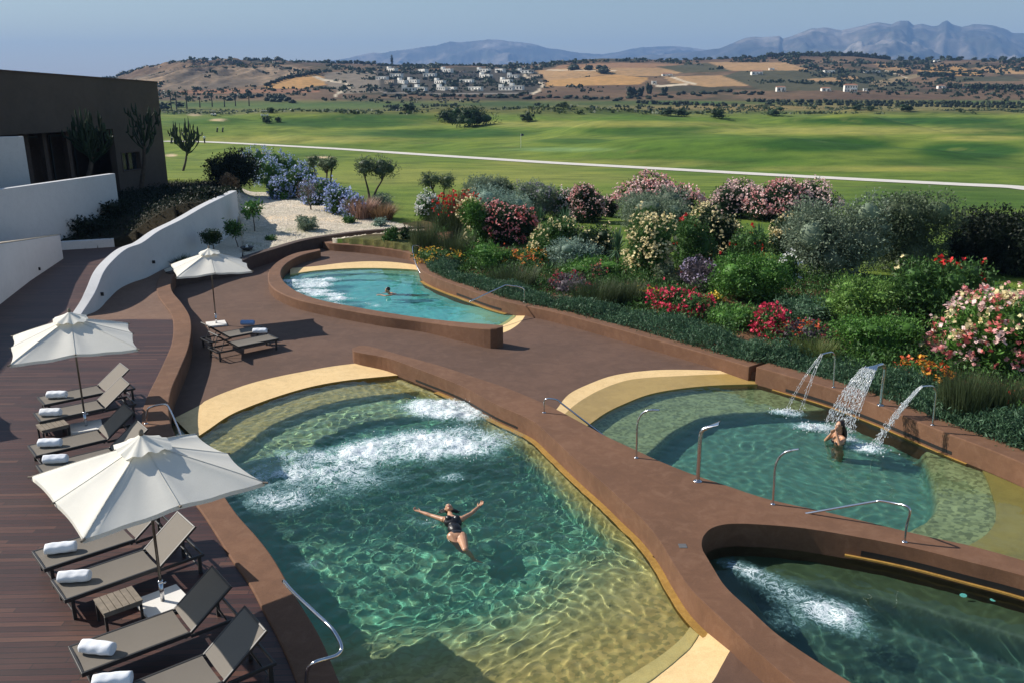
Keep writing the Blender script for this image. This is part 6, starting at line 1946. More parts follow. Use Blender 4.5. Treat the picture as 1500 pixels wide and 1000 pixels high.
RK = clampd(RH_, RK, .42); RA = clampd(RK, RA, .40); LK = clampd(LH_, LK, .42); LA = clampd(LK, LA, .40)
o_ = Vector(Hp); o_.z = ZW
wo_ = empty('person', o_, 0, 'woman in black swimsuit floating on her back in the big pool, arms spread', 'person')
T = lambda q: Vector(q) - o_
b = MB()
ax = (T(Ch) - T(Hp)).normalized(); sdv = (T(RS_) - T(LS_)).normalized(); up_ = sdv.cross(ax).normalized()
if up_.z < 0: up_ = -up_
qt = Matrix((sdv, up_, ax)).transposed()
ell_(b, T(Ch), (.165, .105, .15), qt); ell_(b, T(Wa), (.125, .092, .15), qt); ell_(b, T(Hp), (.165, .11, .13), qt)
add_cap(b, T(LS_), T(RS_), .058, .058)
for k in (-1, 1): ell_(b, T(Ch) + sdv*k*.075 + up_*.075 - ax*.01, (.062, .058, .065), qt)
chain(b, [T(Ch) + ax*.10, T(Nk) + (T(Hd)-T(Nk))*.4], [.062, .050])
for S, E_, W_ in ((LS_, LE, LW_), (RS_, RE, RW_)):
    chain(b, [T(S), T(S).lerp(T(E_), .4), T(E_), T(E_).lerp(T(W_), .35), T(W_)], [.052, .046, .036, .037, .025])
hand(b, T(LW_), T(LW_) - T(LE), (0, .2, 1), .5, 1, 1); hand(b, T(RW_), T(RW_) - T(RE), (0, .2, 1), .7, 1, -1)
for h_, k_, a_ in ((LH_, LK, LA), (RH_, RK, RA)):
    m_ = T(h_).lerp(T(k_), .45); c_ = T(k_).lerp(T(a_), .32)
    chain(b, [T(h_), m_, T(k_), c_, T(a_)], [.098, .084, .057, .055, .034])
    fd = (T(a_) - T(k_)).normalized(); toe = T(a_) + (fd * .6 + Vector((0, -.2, .45))).normalized() * .15
    add_cap(b, T(a_), T(a_).lerp(toe, .6), .034, .036); add_cap(b, T(a_).lerp(toe, .6), toe, .034, .022); 
    for t_ in range(5): add_cap(b, toe + sdv*(t_-2)*.014, toe + sdv*(t_-2)*.016 + (toe - T(a_)).normalized()*.022, .009, .007, 6, 3)
hax = (T(Hd) - T(Nk)).normalized()
Lf, qf = head(b, T(Hd), (hax + Vector((0, .5, -.15))).normalized(), Vector((.0, -.35, 1.0)))
fuse(b.build('body', M_SKIN, wo_, True))
face_bits(Lf, qf, wo_)
b = MB()
ell_(b, T(Ch) - ax*.03, (.170, .112, .125), qt); ell_(b, T(Wa), (.131, .098, .155), qt); ell_(b, T(Hp) + ax*.01, (.168, .115, .118), qt)
for k in (-1, 1):
    ell_(b, T(Ch) + sdv*k*.075 + up_*.078 - ax*.015, (.066, .060, .066), qt)
    add_cap(b, T(Ch) + sdv*k*.08 + up_*.07, T(Ch) + sdv*k*.09 + ax*.12 + up_*.045, .014, .013)
fuse(b.build('swimsuit', M_SUIT, wo_, True), .008, 3)
b = MB(); ell_(b, Lf(0, -.035, .03), (.082, .09, .095), qf)
rj = random.Random(3)
for k in range(70):
    a = rj.uniform(-1.9, 1.9); st = Lf(.06*math.sin(a), -.06, .05 + .03*math.cos(a))
    L_ = rj.uniform(.14, .27); dd = Vector((math.sin(a) * 1.1, .45*math.cos(a) + .05, 0)); e = st + dd * L_; e.z = T(Vector((0,0,ZW+.015))).z
    mid = st.lerp(e, .5) + Vector((rj.uniform(-.03,.03), rj.uniform(-.03,.03), .01))
    b.tube(cr([st, mid, e], 4), [.014]*5 + [.009]*3 + [.003], 5)
b.build('hair', M_HAIR, wo_, True)
# --- woman standing under the fan of water
base = P(1228, 650, ZW)
wb = empty('person', base, 0, 'long-haired woman bathing chest-deep under the broad fan of water', 'person')
b = MB(); fw_ = Vector((-.85, -.25, 0)).normalized(); sd_ = Vector((0,0,1)).cross(fw_)   # faces left
qb = Matrix((sd_, fw_, Vector((0,0,1)))).transposed()
ell_(b, (0,0,.10), (.165,.105,.16), qb); ell_(b, (0,0,-.15), (.125,.095,.2), qb); ell_(b, (0,0,-.42), (.165,.12,.15), qb)
for k in (-1,1):
    add_cap(b, sd_*k*.10 + Vector((0,0,.20)), sd_*k*.165 + Vector((0,0,.185)), .05, .052)
    ell_(b, fw_*.075 + sd_*k*.072 + Vector((0,0,.07)), (.058,.055,.06), qb)
    chain(b, [sd_*k*.09 + Vector((0,0,-.5)), sd_*k*.10 + Vector((0,0,-.92)), sd_*k*.10 + Vector((0,0,-.98))], [.09,.055,.05])
add_cap(b, (0,0,.24), (0,0,.36), .05, .048)
Lb_, qb2 = head(b, Vector((0,0,.455)) + fw_*.02, Vector((.05,.0,1)), fw_ + Vector((0,0,.12)))
for k, el, wr in ((1, fw_*.18 + sd_*.26 + Vector((0,0,.12)), fw_*.20 + sd_*.13 + Vector((0,0,.36))), (-1, fw_*.16 - sd_*.24 + Vector((0,0,.02)), fw_*.17 - sd_*.06 + Vector((0,0,.25)))):
    s_p = sd_*k*.165 + Vector((0,0,.185))
    chain(b, [s_p, s_p.lerp(el,.45), el, el.lerp(wr,.35), wr], [.05,.044,.036,.036,.025])
    hand(b, wr, (Vector((0,0,.455)) + fw_*.02 - wr) + Vector((0,0,.05)), -sd_*k, .4, 1, k)
fuse(b.build('body', M_SKIN, wb, True))
face_bits(Lb_, qb2, wb)
b = MB()
for k in (-1,1):
    ell_(b, fw_*.078 + sd_*k*.072 + Vector((0,0,.065)), (.060,.056,.055), qb)
ell_(b, (0,0,.045), (.170,.112,.03), qb)
fuse(b.build('bikini_top', M_SUIT, wb, True), .008, 2)
b = MB(); ell_(b, Lb_(0,-.030,.032), (.083,.088,.092), qb2)
for k in range(60):
    a = rj.uniform(-1.4, 1.4); st = Lb_(.075*math.sin(a), -.055*math.cos(a)-.02, .05)
    e = Lb_(.11*math.sin(a)+rj.uniform(-.02,.02), -.12 + rj.uniform(-.05,.02), -rj.uniform(.28,.42))
    b.tube(cr([st, st.lerp(e,.5) - fw_*.03, e], 4), [.016]*6 + [.012, .008, .004], 5)
b.build('hair', M_HAIR, wb, True)
# --- swimmer in the far pool, head and shoulders out
base = P(574, 431, ZW)
ws = empty('person', base, 0, 'dark-haired swimmer in the far small pool, only head and shoulders out', 'person')
b = MB(); f3 = Vector((-1, -.1, 0)).normalized(); s3 = Vector((0,0,1)).cross(f3)
q3 = Matrix((s3, Vector((0,0,1)), f3)).transposed()
ell_(b, (0.06,0,-.06), (.20,.10,.16), q3); ell_(b, -f3*.35 + Vector((0,0,-.14)), (.15,.10,.28), q3); ell_(b, -f3*.62 + Vector((0,0,-.2)), (.16,.11,.15), q3)
add_cap(b, f3*.10 + Vector((0,0,.0)), f3*.13 + Vector((0,0,.10)), .055, .05)
L3_, q3h = head(b, f3*.16 + Vector((0,0,.17)), (-.05,0,1), f3)
for k in (-1,1):
    s_p = s3*k*.19 + Vector((0,0,-.03)); el = s3*k*.30 + f3*.22 + Vector((0,0,-.02)); wr = s3*k*.16 + f3*.44 + Vector((0,0,.015 if k > 0 else -.03))
    chain(b, [s_p, el, wr], [.058,.042,.03]); hand(b, wr, f3, (0,0,-1), .3, 1.05, k)
    hp_ = -f3*.66 + s3*k*.09 + Vector((0,0,-.22)); chain(b, [hp_, hp_ - f3*.40 - Vector((0,0,.12)), hp_ - f3*.78 - Vector((0,0,.1))], [.085,.055,.035])
fuse(b.build('body', M_SKIN, ws, True))
face_bits(L3_, q3h, ws)
b = MB(); ell_(b, L3_(0,-.022,.038), (.081,.092,.086), q3h); b.build('hair', M_HAIR, ws, True)
b = MB(); ell_(b, -f3*.60 + Vector((0,0,-.2)), (.167,.118,.16), q3); b.build('swim_trunks', M_SUIT, ws, True)
# --- golfer on the path
g = on_ground(300, 211)
gf = empty('person', g, 0, 'golfer in white shirt and dark trousers walking on the distant path', 'person')
b = MB(); Sk = 1.04
for k in (-1,1):
    chain(b, [(k*.09,0,.92), (k*.10,-.12*k,.50), (k*.10,-.05*k+.06,.09)], [.09,.06,.042]); add_cap(b, (k*.10,-.05*k+.06,.05), (k*.10,-.05*k-.10,.04), .045, .035)
    chain(b, [(k*.19,0,1.42), (k*.26,.06*k,1.14), (k*.24,-.10,.92)], [.055,.042,.030]); hand(b, (k*.24,-.10,.92), (0,-.2,-1), (-k,0,0), .5, 1, k)
ell_(b, (0,0,.95), (.165,.12,.15)); ell_(b, (0,0,1.18), (.15,.11,.2)); ell_(b, (0,0,1.35), (.19,.12,.15)); add_cap(b, (0,0,1.45), (0,0,1.56), .06, .055)
Lg, qg = head(b, (0,0,1.66), (0,0,1), (0,-1,0)); fuse(b.build('body', M_SKIN, gf, True), .012)
face_bits(Lg, qg, gf)
b = MB(); ell_(b, (0,0,1.18), (.165,.125,.21)); ell_(b, (0,0,1.35), (.205,.135,.155))
for k in (-1,1): add_cap(b, (k*.19,0,1.42), (k*.235,.035*k,1.24), .068, .058)
fuse(b.build('shirt', M_TOWEL, gf, True), .012, 2)
b = MB(); ell_(b, (0,0,.95), (.178,.132,.14))
for k in (-1,1): chain(b, [(k*.09,0,.90), (k*.10,-.12*k,.50), (k*.10,-.05*k+.06,.14)], [.105,.078,.062])
fuse(b.build('trousers', M_CHAR, gf, True), .012, 2)
b = MB(); ell_(b, (0,.01,1.70), (.082,.095,.075)); b.build('hair', M_HAIR, gf, True)
# ================================================================ FAR LAND: TREES, VILLAGE, GOLF
def far_tree_mesh(seed, kind='round', n=130):
    rg = np.random.RandomState(seed)
    if kind == 'round': L = lobes(rg, 1, 1, 1, 6)
    elif kind == 'flat': L = [(rg.uniform(-.3,.3), rg.uniform(-.3,.3), rg.uniform(.6,.8), .28, .28, .16) for i in range(6)]
    else: L = [(0, 0, .5, .13, .13, .5), (0, 0, .35, .16, .16, .35)]
    p, dr = on_lobes(rg, L, n // 2, .2)
    parts = [sprig(rg, p, dr, 2, .10, .55, .06), core(L, rg, .82)]
    v, f = join(parts)
    mt = LMAT('scrub' if kind == 'round' else 'cypress')
    o = mesh('crown', v, f, mt, link=False)
    b = MB(); b.tube([(0,0,-.1), (0,0,.5)], [.035, .02], 4); t = b.build('trunk', LMAT('bark'), link=False)
    return o.data, t.data
FT = {k: [far_tree_mesh(300 + i, k) for i in range(4)] for k in ('round', 'flat', 'spire')}
rgT = random.Random(12)
def far_tree(px, py, wpx, hpx, kind, label, group, name='distant_tree', trunk=False, g=None, mat=None):
    g = g or on_ground(px, py); s = math.hypot(g.y, H - g.z) / F
    cm, tm = FT[kind][rgT.randrange(4)]
    if trunk:
        root = empty(name, (g.x, g.y, g.z - .1), rgT.uniform(0, 6), label, 'tree', group)
        root.scale = (wpx*s, wpx*s, hpx*s)
        for nm, d_ in (('crown', cm), ('trunk', tm)):
            o = bpy.data.objects.new(nm, d_); COL.objects.link(o); o.parent = root
    else:
        root = bpy.data.objects.new(name, cm); COL.objects.link(root)
        root.location = (g.x, g.y, g.z - .05 * hpx * s); root.rotation_euler = (0, 0, rgT.uniform(0, 6)); root.scale = (wpx*s, wpx*s, hpx*s)
        tag(root, label, 'tree' if 'tree' in name or name == 'pine' else 'bush', group)
    return root
def along(pts, n, jy=0):
    a = np.array(pts, float); s = np.r_[0, np.cumsum(np.hypot(*np.diff(a, axis=0).T))]
    for i in range(n):
        t = s[-1] * (i + rgT.uniform(.1, .9)) / n
        yield float(np.interp(t, s, a[:,0])), float(np.interp(t, s, a[:,1])) + rgT.uniform(-jy, jy)
def crest_at(x):
    return float(np.interp(x, [c_[0] for c_ in CREST], [c_[1] for c_ in CREST])) 
def crest_tree(x, w, h, kind, lab, grp, down=.8, name='distant_tree'):
    u = (x - 750) / F / 1.04; Y = 1285.0
    g = Vector((u * Y, Y, ground(u * Y, Y)))
    far_tree(x, 0, w, h, kind, lab, grp, g=g, name=name)
for i in range(26): crest_tree(178 + i * 5.0 + rgT.uniform(-2, 2), rgT.uniform(7, 12), rgT.uniform(5, 8.5), 'round', 'dark tree on the crest of the left bluff', 'trees on the crest of the left bluff')
for i in range(16): crest_tree(362 + i * 3.6 + rgT.uniform(-1, 1), rgT.uniform(6, 11), rgT.uniform(6, 11), 'round', 'dark pine in the clump on top of the left hill', 'pine clump on top of the left hill', name='pine')
for i in range(16): crest_tree(422 + i * 8.5, rgT.uniform(7, 12), rgT.uniform(3.5, 6), 'round', 'low dark tree on the crest between left hill and village', 'trees on the crest above the track')
crest_tree(576, 9, 15, 'spire', 'tall pointed conifer on the crest above the village', None, name='conifer_tree')
for i in range(34): crest_tree(1120 + i * 5.3 + rgT.uniform(-1, 1), rgT.uniform(6, 9), rgT.uniform(5, 8), 'round', 'dark tree of the plantation on the right crest', 'dark plantation on the right crest')
for i in range(12): crest_tree(965 + i * 12 + rgT.uniform(-3, 3), rgT.uniform(6, 9), rgT.uniform(2.5, 5), 'round', 'low tree on the crest left of the plantation', 'low trees on the middle crest')
for i in range(14): crest_tree(1310 + i * 15 + rgT.uniform(-4, 4), rgT.uniform(6, 12), rgT.uniform(3, 7), 'round', 'tree on the crest near the right edge', 'trees on the crest near the right edge')
for (x, y, w, h, l) in [(840,103,20,9,'dark tree clump on the tan slope, left of two'),(862,103,15,8,'small dark tree clump between two others on the tan slope'),(884,108,20,12,'round dark tree clump on the tan slope, right of two'),(925,141,16,14,'large dark tree below the tan fields by the farm track'),(938,141,9,13,'slim dark tree beside the larger one by the farm track'),(951,138,9,15,'reddish-dark tree right of the slim one by the farm track'),(973,137,9,9,'small tree right of the farm track')]:
    far_tree(x, y, w, h, 'round', l, None, trunk=True)
for x, y in along([(388,127),(418,116),(470,107)], 26, .5): far_tree(x, y, 7, 4.5, 'round', 'dark bush in the hedge slanting up above the tan field', 'hedge slanting above the tan field', name='distant_bush')
for x, y in along([(330,146),(365,142),(400,147),(432,150),(395,148)], 22, 3): far_tree(x, y, rgT.uniform(7, 13), rgT.uniform(4, 8), 'round', 'dark tree in the hollow below the left bluff', 'trees in the hollow below the left bluff')
for x, y in along([(1385,130),(1440,131),(1540,132)], 26, 1): far_tree(x, y, rgT.uniform(7,10), rgT.uniform(7, 10), 'round', 'dark tree in the belt below the fields at far right', 'tree belt at far right')
for x, y in along([(1345,110),(1395,111)], 14, 1.5): far_tree(x, y, 7, 5, 'round', 'dark tree in the small wood on the right slope', 'small wood on the right slope')
for x, y in along([(560,141),(700,142),(900,146),(1060,137),(1120,139)], 60, 2.5): far_tree(x, y, rgT.uniform(6, 13), rgT.uniform(3, 6), 'round', 'dark bush at the foot of the hills', 'bushes along the foot of the hills', name='distant_bush')
# orchard rows on the plain
for r, (a, b_, n) in enumerate([((1095,150),(1500,155),62), ((1120,153.5),(1500,159),52), ((930,152),(1090,157),22)]):
    for x, y in along([a, b_], n, .6): far_tree(x, y, rgT.uniform(5.5, 8), rgT.uniform(4.5, 6.5), 'round', 'small round tree in the orchard rows across the plain', 'orchard trees on the plain', name='orchard_tree')
# bushes of the golf course
for (x, y, w, h, l) in [(688,186,58,32,'large dark bush on the golf course below the village'),(662,180,40,20,'dark bush joined to the left of the large golf course bush'),(772,179,24,14,'small dark bush right of the large golf course bush'),(578,162,18,9,'left one of two round bushes on the far fairway'),(597,164,22,11,'right one of two round bushes on the far fairway'),(392,181,16,10,'rounded bush beside the far golf cart'),(408,180,9,8,'small bush right of the far golf cart bush'),(396,166,12,8,'small bush above the far golf cart'),
    (240,162,26,14,'dark bush by the palms at the foot of the left bluff'),(262,158,22,9,'low reddish bush among the palms'),(787,156,11,6,'tiny round bush on the far fairway, left one'),(826,157,13,7,'tiny round bush on the far fairway, right one'),(975,170,28,12,'dark bush cluster left of the pale green, left one'),(1000,171,24,12,'dark bush cluster left of the pale green, right one'),(1052,174,26,13,'dark bush on the middle rough'),(1132,170,30,12,'low dark bush right of the middle rough'),(1255,162,20,9,'round bush below the white farmhouse'),(1275,163,13,7,'smaller round bush below the white farmhouse'),(1327,164,22,10,'round bush on the right yellow meadow')]:
    bush('golf_bush', l, 'bush', x, y, w, h, 'dark', None, n=520 if w < 40 else 1600, ls=.0035 * w * .9 + .12, seed=int(x), k=6, stems=False)
# palms
def palm(px, py, hpx, lab, i):
    g = on_ground(px, py); s = math.hypot(g.y, H - g.z) / F; h = hpx * s
    root = empty('palm_tree', (g.x, g.y, g.z), 0, lab, 'palm tree', 'palms at the foot of the left bluff')
    b = MB(); b.tube([(0,0,-.2), (.15,0,h*.5), (0,0,h*.82)], [.45,.32,.28], 6); b.build('trunk', LMAT('bark'), root)
    rg = np.random.RandomState(i); n = 34; b = MB()
    for k in range(n):
        a = rg.rand()*6.28; e = rg.uniform(-.5, 1.2); L_ = h*.24
        d_ = np.array([math.cos(a)*math.cos(e), math.sin(a)*math.cos(e), math.sin(e)]); sd = np.array([-math.sin(a), math.cos(a), 0]) * .42
        c0 = np.array([0,0,h*.82]); p1 = c0 + d_*L_*.6; p2 = c0 + d_*L_*1.1 - np.array([0,0,L_*.35])
        b.add([c0 - sd*.3, c0 + sd*.3, p1 + sd, p1 - sd, p2], [(0,1,2,3),(3,2,4)])
    b.build('fronds', LMAT('palm'), root)
for i, (x, y, h, l) in enumerate([(251,160,27,'leftmost tall palm right of the dark building'),(259,161,23,'second palm, slightly shorter than its neighbours'),(274,160,28,'tallest palm of the row, third from the dark building'),(293,158,15,'fourth palm of the row, much smaller'),(311,157,17,'fifth palm of the row'),(329,157,15,'sixth palm of the row'),(345,156,12,'seventh and shortest palm of the row'),(365,156,18,'rightmost palm of the row')]):
    palm(x, y, h, l, i)
# scrub over the slopes
pts = []
rg = np.random.RandomState(5)
uu = rg.uniform(-.75, .95, 10500); Yv = 470 + rg.rand(10500) ** .8 * 800; Xv = uu * Yv
ok = fbm(Xv, Yv, .018, 4, 141) > .52
Xv, Yv = Xv[ok], Yv[ok]; zv = ground_v(Xv, Yv); zz_ = H - zv; dp = Yv * CT + zz_ * ST
pxx = 750 + F * Xv / dp; pyy = 500 + F * (zz_ * CT - Yv * ST) / dp
cl = np.zeros(len(Xv), bool)
for poly in ([(385,126),(420,113),(470,108),(478,124),(440,130),(395,130)], [(235,112),(300,103),(430,100),(430,110),(340,128),(235,128)], [(785,104),(860,99),(1010,97),(1020,104),(960,112),(880,111),(830,116),(800,119)], [(800,119),(830,116),(900,110),(950,114),(940,124),(860,126),(800,127)], [(970,112),(1060,111),(1115,126),(1040,128),(985,122)], [(1038,92),(1150,92),(1190,104),(1120,106),(1070,104)], [(820,96),(900,92),(960,93),(1010,96),(1000,101),(860,99),(800,103)]):
    cl |= inside(pxx, pyy, poly) & ((rg.rand(len(Xv)) > .3) | (poly[0][0] != 235))
Xv, Yv, zv = Xv[~cl], Yv[~cl], zv[~cl]
sz = rg.uniform(.8, 2.6, len(Xv)) * (Yv / 800)
P8 = np.repeat(np.stack([Xv, Yv, zv], 1), 7, 0); S8 = np.repeat(sz, 7)
P8 = P8 + rg.normal(size=P8.shape) * (S8[:, None] * [.6, .6, .25]) + np.stack([0*S8, 0*S8, S8*.4], 1)
nn = rdir(rg, len(P8)); nn[:, 1] -= .6; nn /= np.linalg.norm(nn, axis=1)[:, None]; u = np.cross(nn, rdir(rg, len(P8))); u /= np.linalg.norm(u, axis=1)[:, None]
v, f = quads(P8, nn, u, S8 * .7, .8)
tag(mesh('scrub', v, f, LMAT('scrub')), kind='stuff')
# marsh grass and reed clumps beyond the golf course
uu = rg.uniform(-.6, .9, 9000); Yv = 250 + rg.rand(9000) * 260; Xv = uu * Yv
zv = ground_v(Xv, Yv); zz_ = H - zv; dp = Yv * CT + zz_ * ST; pyy = 500 + F * (zz_ * CT - Yv * ST) / dp
k = (pyy < 168) & (fbm(Xv, Yv, .03, 3, 15) > .48); Xv, Yv, zv = Xv[k], Yv[k], zv[k]
P8 = np.repeat(np.stack([Xv, Yv, zv + .3], 1), 5, 0); P8 += rg.normal(size=P8.shape) * [.9, .9, .25]
nn = rdir(rg, len(P8)); nn[:, 1] -= .6; nn /= np.linalg.norm(nn, axis=1)[:, None]; u = np.cross(nn, rdir(rg, len(P8))); u /= np.linalg.norm(u, axis=1)[:, None]
v, f = quads(P8, nn, u, rg.uniform(.4, .9, len(P8)), .7)
tag(mesh('reeds', v, f, LMAT('rush')), kind='stuff')
# ---- buildings on the far slopes
M_VILLA = plain('villa_plaster', (.80, .77, .70), .85, .08, .5)
M_VILLAB = plain('villa_stone', (.34, .28, .22), .85, .2, .5)
M_WINF = plain('window_dark', (.02, .022, .028), .3)
M_TILE = plain('roof_tile', (.30, .14, .08), .85, .25, 2)
def house(g, w, d, h, rz, storeys, nwin, label, cat, group=None, roof='flat', mat=None, tower=False, name='villa'):
    root = empty(name, (g.x, g.y, g.z - .5), rz, label, cat, group)
    b = MB(); b.box((0, 0, h/2), (w, d, h)); b.build('wall', mat or M_VILLA, root)
    if roof == 'flat':
        b = MB(); b.box((0, 0, h + .12), (w + .5, d + .5, .25)); b.build('roof', mat or M_VILLA, root)
    else:
        b = MB(); rr = h + d * .18
        b.add([(-w/2-.4,-d/2-.4,h),(w/2+.4,-d/2-.4,h),(w/2+.4,d/2+.4,h),(-w/2-.4,d/2+.4,h),(-w/2+d*.2,0,rr),(w/2-d*.2,0,rr)], [(0,1,5,4),(2,3,4,5),(1,2,5),(3,0,4),(0,3,2,1)]); b.build('roof', M_TILE, root)
    for r in range(storeys):
        for i in range(nwin):
            x = -w/2 + w * (i + .5) / nwin; z = h * (r + .52) / storeys
            b = MB(); b.box((x, -d/2 - .02, z), (w / nwin * .38, .12, h / storeys * .42)); b.build('window', M_WINF, root)
    if tower:
        b = MB(); b.box((-w/2 + 1.6, -.4, h/2 + 1.1), (3.4, d * .8, h + 2.2)); b.build('tower', M_VILLA, root)
    else:
        b = MB(); b.box((w*.18, -d/2 - 1.3, h*.42), (w*.55, 2.6, .25)); 
        for sx in (-1, 1): b.box((w*.18 + sx*w*.25, -d/2 - 2.4, h*.2), (.35, .35, h*.42))
        b.build('terrace_canopy', mat or M_VILLA, root)
    return root
VPX = [(575,104,1),(620,105.5,0),(655,105,1),(671,106.5,0),(709,104.5,1),(733,105,0),(770,106,1),(581,112,0),(630,112,0),(683,112,0),(712,113,1),(752,113,1),(786,113,0),(590,121,1),(606,120,1),(645,121.5,1),(684,121,0),(742,121,1),(573,122,0),(600,132,1),(617,132,1),(648,131,1),(662,131,0),(697,131.5,0),(742,131,1),(757,130,1),(560,116,0)]
vl = 'flat-roofed villa in the terraced village on the far slope'
for i, (x, y, t) in enumerate(VPX):
    g = on_ground(x, y + 1.5)
    s = math.hypot(g.y, H - g.z) / F
    house(g, 21 * s * rgT.uniform(.75, 1.1), 9 * s * .7, 5.4 * s * rgT.uniform(.8, 1.1), rgT.uniform(-.95, -.35), 1, 4, vl, 'house', 'villas of the far village', tower=bool(t), mat=M_VILLA if t or i % 3 else M_VILLAB)
for x, y in along([(565,108),(785,108)], 14, 1): far_tree(x, y, 8, 4, 'round', 'dark garden tree between the far villas', 'garden trees of the far village')
for x, y in along([(565,117),(785,117)], 14, 1): far_tree(x, y, 8, 4.5, 'round', 'dark garden tree between the far villas', 'garden trees of the far village')
for x, y in along([(565,127),(780,127)], 14, 1.2): far_tree(x, y, 8, 5, 'round', 'dark garden tree between the far villas', 'garden trees of the far village')
def fh(x, y, wpx, hpx, st, nw, label, roof='tile', rz=0.0, cat='farmhouse'):
    g = on_ground(x, y); s = math.hypot(g.y, H - g.z) / F
    house(g, wpx*s, wpx*s*.6, hpx*s, rz, st, nw, label, cat, roof=roof, name='farmhouse')
fh(1245, 135, 17, 10, 2, 5, 'large white two-storey farmhouse with tiled roof on the plain', rz=-.15)
fh(1267, 134, 5, 4, 1, 1, 'tiny white outbuilding right of the large farmhouse', roof='flat')
fh(1143, 134.5, 12, 7, 1, 2, 'small white house with red roof left of the large farmhouse')
fh(1209, 134, 12, 5, 1, 2, 'low pale house between the two white farmhouses')
fh(958, 124, 6, 5, 1, 1, 'small white barn by the farm track in the middle', roof='flat')
fh(977, 112, 14, 3.5, 1, 3, 'long low farm building above the middle farm track')
fh(1108, 110, 15, 5, 1, 3, 'brown farm building among olive groves')
fh(1130, 103, 7, 3, 1, 1, 'tiny pale shed on the upper tan field', roof='flat')
fh(1214, 107, 14, 3.5, 1, 3, 'long white farm building on the upper right slope', roof='flat')
fh(1275, 107, 22, 3, 1, 4, 'very long low farm building on the upper right slope', roof='flat')
fh(1378, 130.5, 10, 5, 1, 2, 'pale house left of the dark tree belt')
fh(1407, 130, 8, 4, 1, 2, 'small pale house against the dark tree belt')
fh(1372, 91, 8, 2.4, 1, 1, 'tiny house on the right crest', roof='flat')
# ---- golf things
g = on_ground(763, 217)
fl = empty('golf_flag', (g.x, g.y, g.z), 0, 'dark golf flag on thin pole at the edge of the putting green', 'golf flag')
b = MB(); b.tube([(0,0,-.1),(0,0,2.5)], .035, 6); b.build('pole', M_VILLA, fl)
b = MB(); b.add([(0,0,2.5),(.0,0,2.05),(.28,.02,2.12),(.5,.06,2.1),(.5,.04,2.42),(.28,-.02,2.48)], [(0,1,2,5),(5,2,3,4)]); b.build('flag', plain('flag_blue', (.03,.04,.10), .8), fl)
def golf_cart(x, y, lab, rz):
    g = on_ground(x, y); r = empty('golf_cart', (g.x, g.y, g.z), rz, lab, 'golf cart', 'golf carts')
    b = MB(); b.box((0,0,.5),(2.3,1.1,.35)); b.box((-.95,0,.75),(.5,1.05,.3)); b.box((1.0,0,.75),(.25,1.05,.4)); b.build('body', M_VILLA, r, bev=.08)
    b = MB(); b.box((0,0,1.85),(1.7,1.15,.08)); b.build('roof', M_STONEW, r, bev=.03)
    b = MB(); b.box((-.1,0,.85),(.5,1.0,.12)); b.box((-.35,0,1.1),(.1,1.0,.5)); b.build('seat', M_CHAR, r, bev=.02)
    for sx in (-.8,.75):
        for sy in (-.5,.5):
            b = MB(); b.tube([(sx,sy,.65),(sx*.95,sy,1.82)], .03, 5); b.build('post', M_CHAR, r)
            b = MB(); b.tube([(sx,sy-.08,.22),(sx,sy+.08,.22)], .22, 10); b.build('wheel', M_CHAR, r)
golf_cart(313, 170, 'white golf cart on the far fairway behind the palms', 1.2)
golf_cart(388, 172, 'white-roofed golf cart half hidden by round bushes', .3)
def trolley(x, y, lab):
    g = on_ground(x, y); r = empty('golf_bag', (g.x, g.y, g.z), 0, lab, 'golf bag', 'golf bags on the fairway')
    b = MB(); b.tube([(0,0,.15),(.25,0,1.15)], [.2,.22], 8); b.build('bag', M_CHAR, r)
    b = MB()
    for k in range(4): b.tube([(.22+.04*k,.03*k-.05,1.1),(.3+.05*k,.03*k-.05,1.42)], .03, 5)
    b.build('clubs', M_STONEW, r)
    for sy in (-.3,.3):
        b = MB(); b.tube([(.05,sy-.03,.16),(.05,sy+.03,.16)], .16, 10); b.build('wheel', M_CHAR, r)
trolley(251, 211, 'golf bag on trolley left of the lawn cactus'); trolley(258, 210.5, 'golf bag nearest the lawn cactus trunk')
trolley(319, 206.5, 'golf bag standing beyond the path, left one'); trolley(327, 206.5, 'golf bag standing beyond the path, right one')
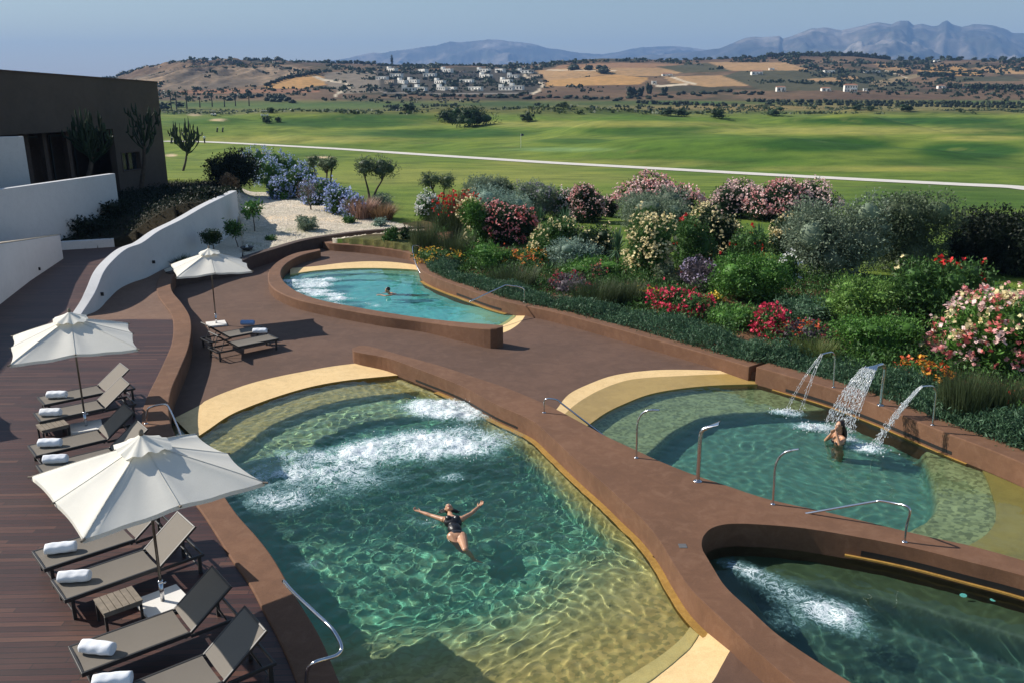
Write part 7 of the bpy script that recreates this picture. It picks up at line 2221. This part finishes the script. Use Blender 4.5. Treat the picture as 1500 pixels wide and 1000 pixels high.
# ================================================================ LIGHT, SKY, CAMERA
SUN_EL = 36.4
TRAVEL = Vector((1.3, -.38, 0)).normalized()      # the way shadows fall
d = Vector((TRAVEL.x * math.cos(R(SUN_EL)), TRAVEL.y * math.cos(R(SUN_EL)), -math.sin(R(SUN_EL))))
sl = bpy.data.lights.new('sun', 'SUN'); sl.energy = 5.0; sl.angle = R(.5); sl.color = (1, .93, .83)
so = bpy.data.objects.new('sun', sl); COL.objects.link(so)
so.rotation_euler = d.to_track_quat('-Z', 'Y').to_euler()
w = bpy.data.worlds.new('World'); scene.world = w; w.use_nodes = True
nt = w.node_tree; nt.nodes.clear()
sky = nt.nodes.new('ShaderNodeTexSky'); sky.sky_type = 'NISHITA'; sky.sun_disc = False
sky.sun_elevation = R(SUN_EL)
sky.sun_rotation = math.atan2(-TRAVEL.x, -TRAVEL.y)
sky.air_density = 1.35; sky.dust_density = .4; sky.ozone_density = 2.2
bg = nt.nodes.new('ShaderNodeBackground'); bg.inputs['Strength'].default_value = .078
wo = nt.nodes.new('ShaderNodeOutputWorld')
nt.links.new(sky.outputs[0], bg.inputs[0]); nt.links.new(bg.outputs[0], wo.inputs[0])
cd = bpy.data.cameras.new('camera'); cd.sensor_width = 36; cd.lens = 36 * F / 1500
cd.clip_start = .1; cd.clip_end = 60000
co = bpy.data.objects.new('camera', cd); COL.objects.link(co)
co.location = (0, 0, H); co.rotation_euler = (R(90) - TILT, 0, 0)
scene.camera = co
scene.view_settings.view_transform = 'Standard'; scene.view_settings.look = 'None'
scene.view_settings.exposure = .4; scene.view_settings.gamma = 1
c = scene.cycles if hasattr(scene, 'cycles') else None
scene.render.engine = 'CYCLES'
c = scene.cycles
c.max_bounces = 10; c.transparent_max_bounces = 12; c.transmission_bounces = 8; c.volume_bounces = 0
c.use_denoising = True
c.sample_clamp_indirect = 4
MNEE = True
if MNEE:
    sl.cycles.is_caustics_light = True
    for o in COL.objects:
        if o.name.startswith('pool_water'): o.cycles.is_caustics_caster = True
        if o.name.startswith(('pool_floor', 'beach', 'wet_beach')): o.cycles.is_caustics_receiver = True
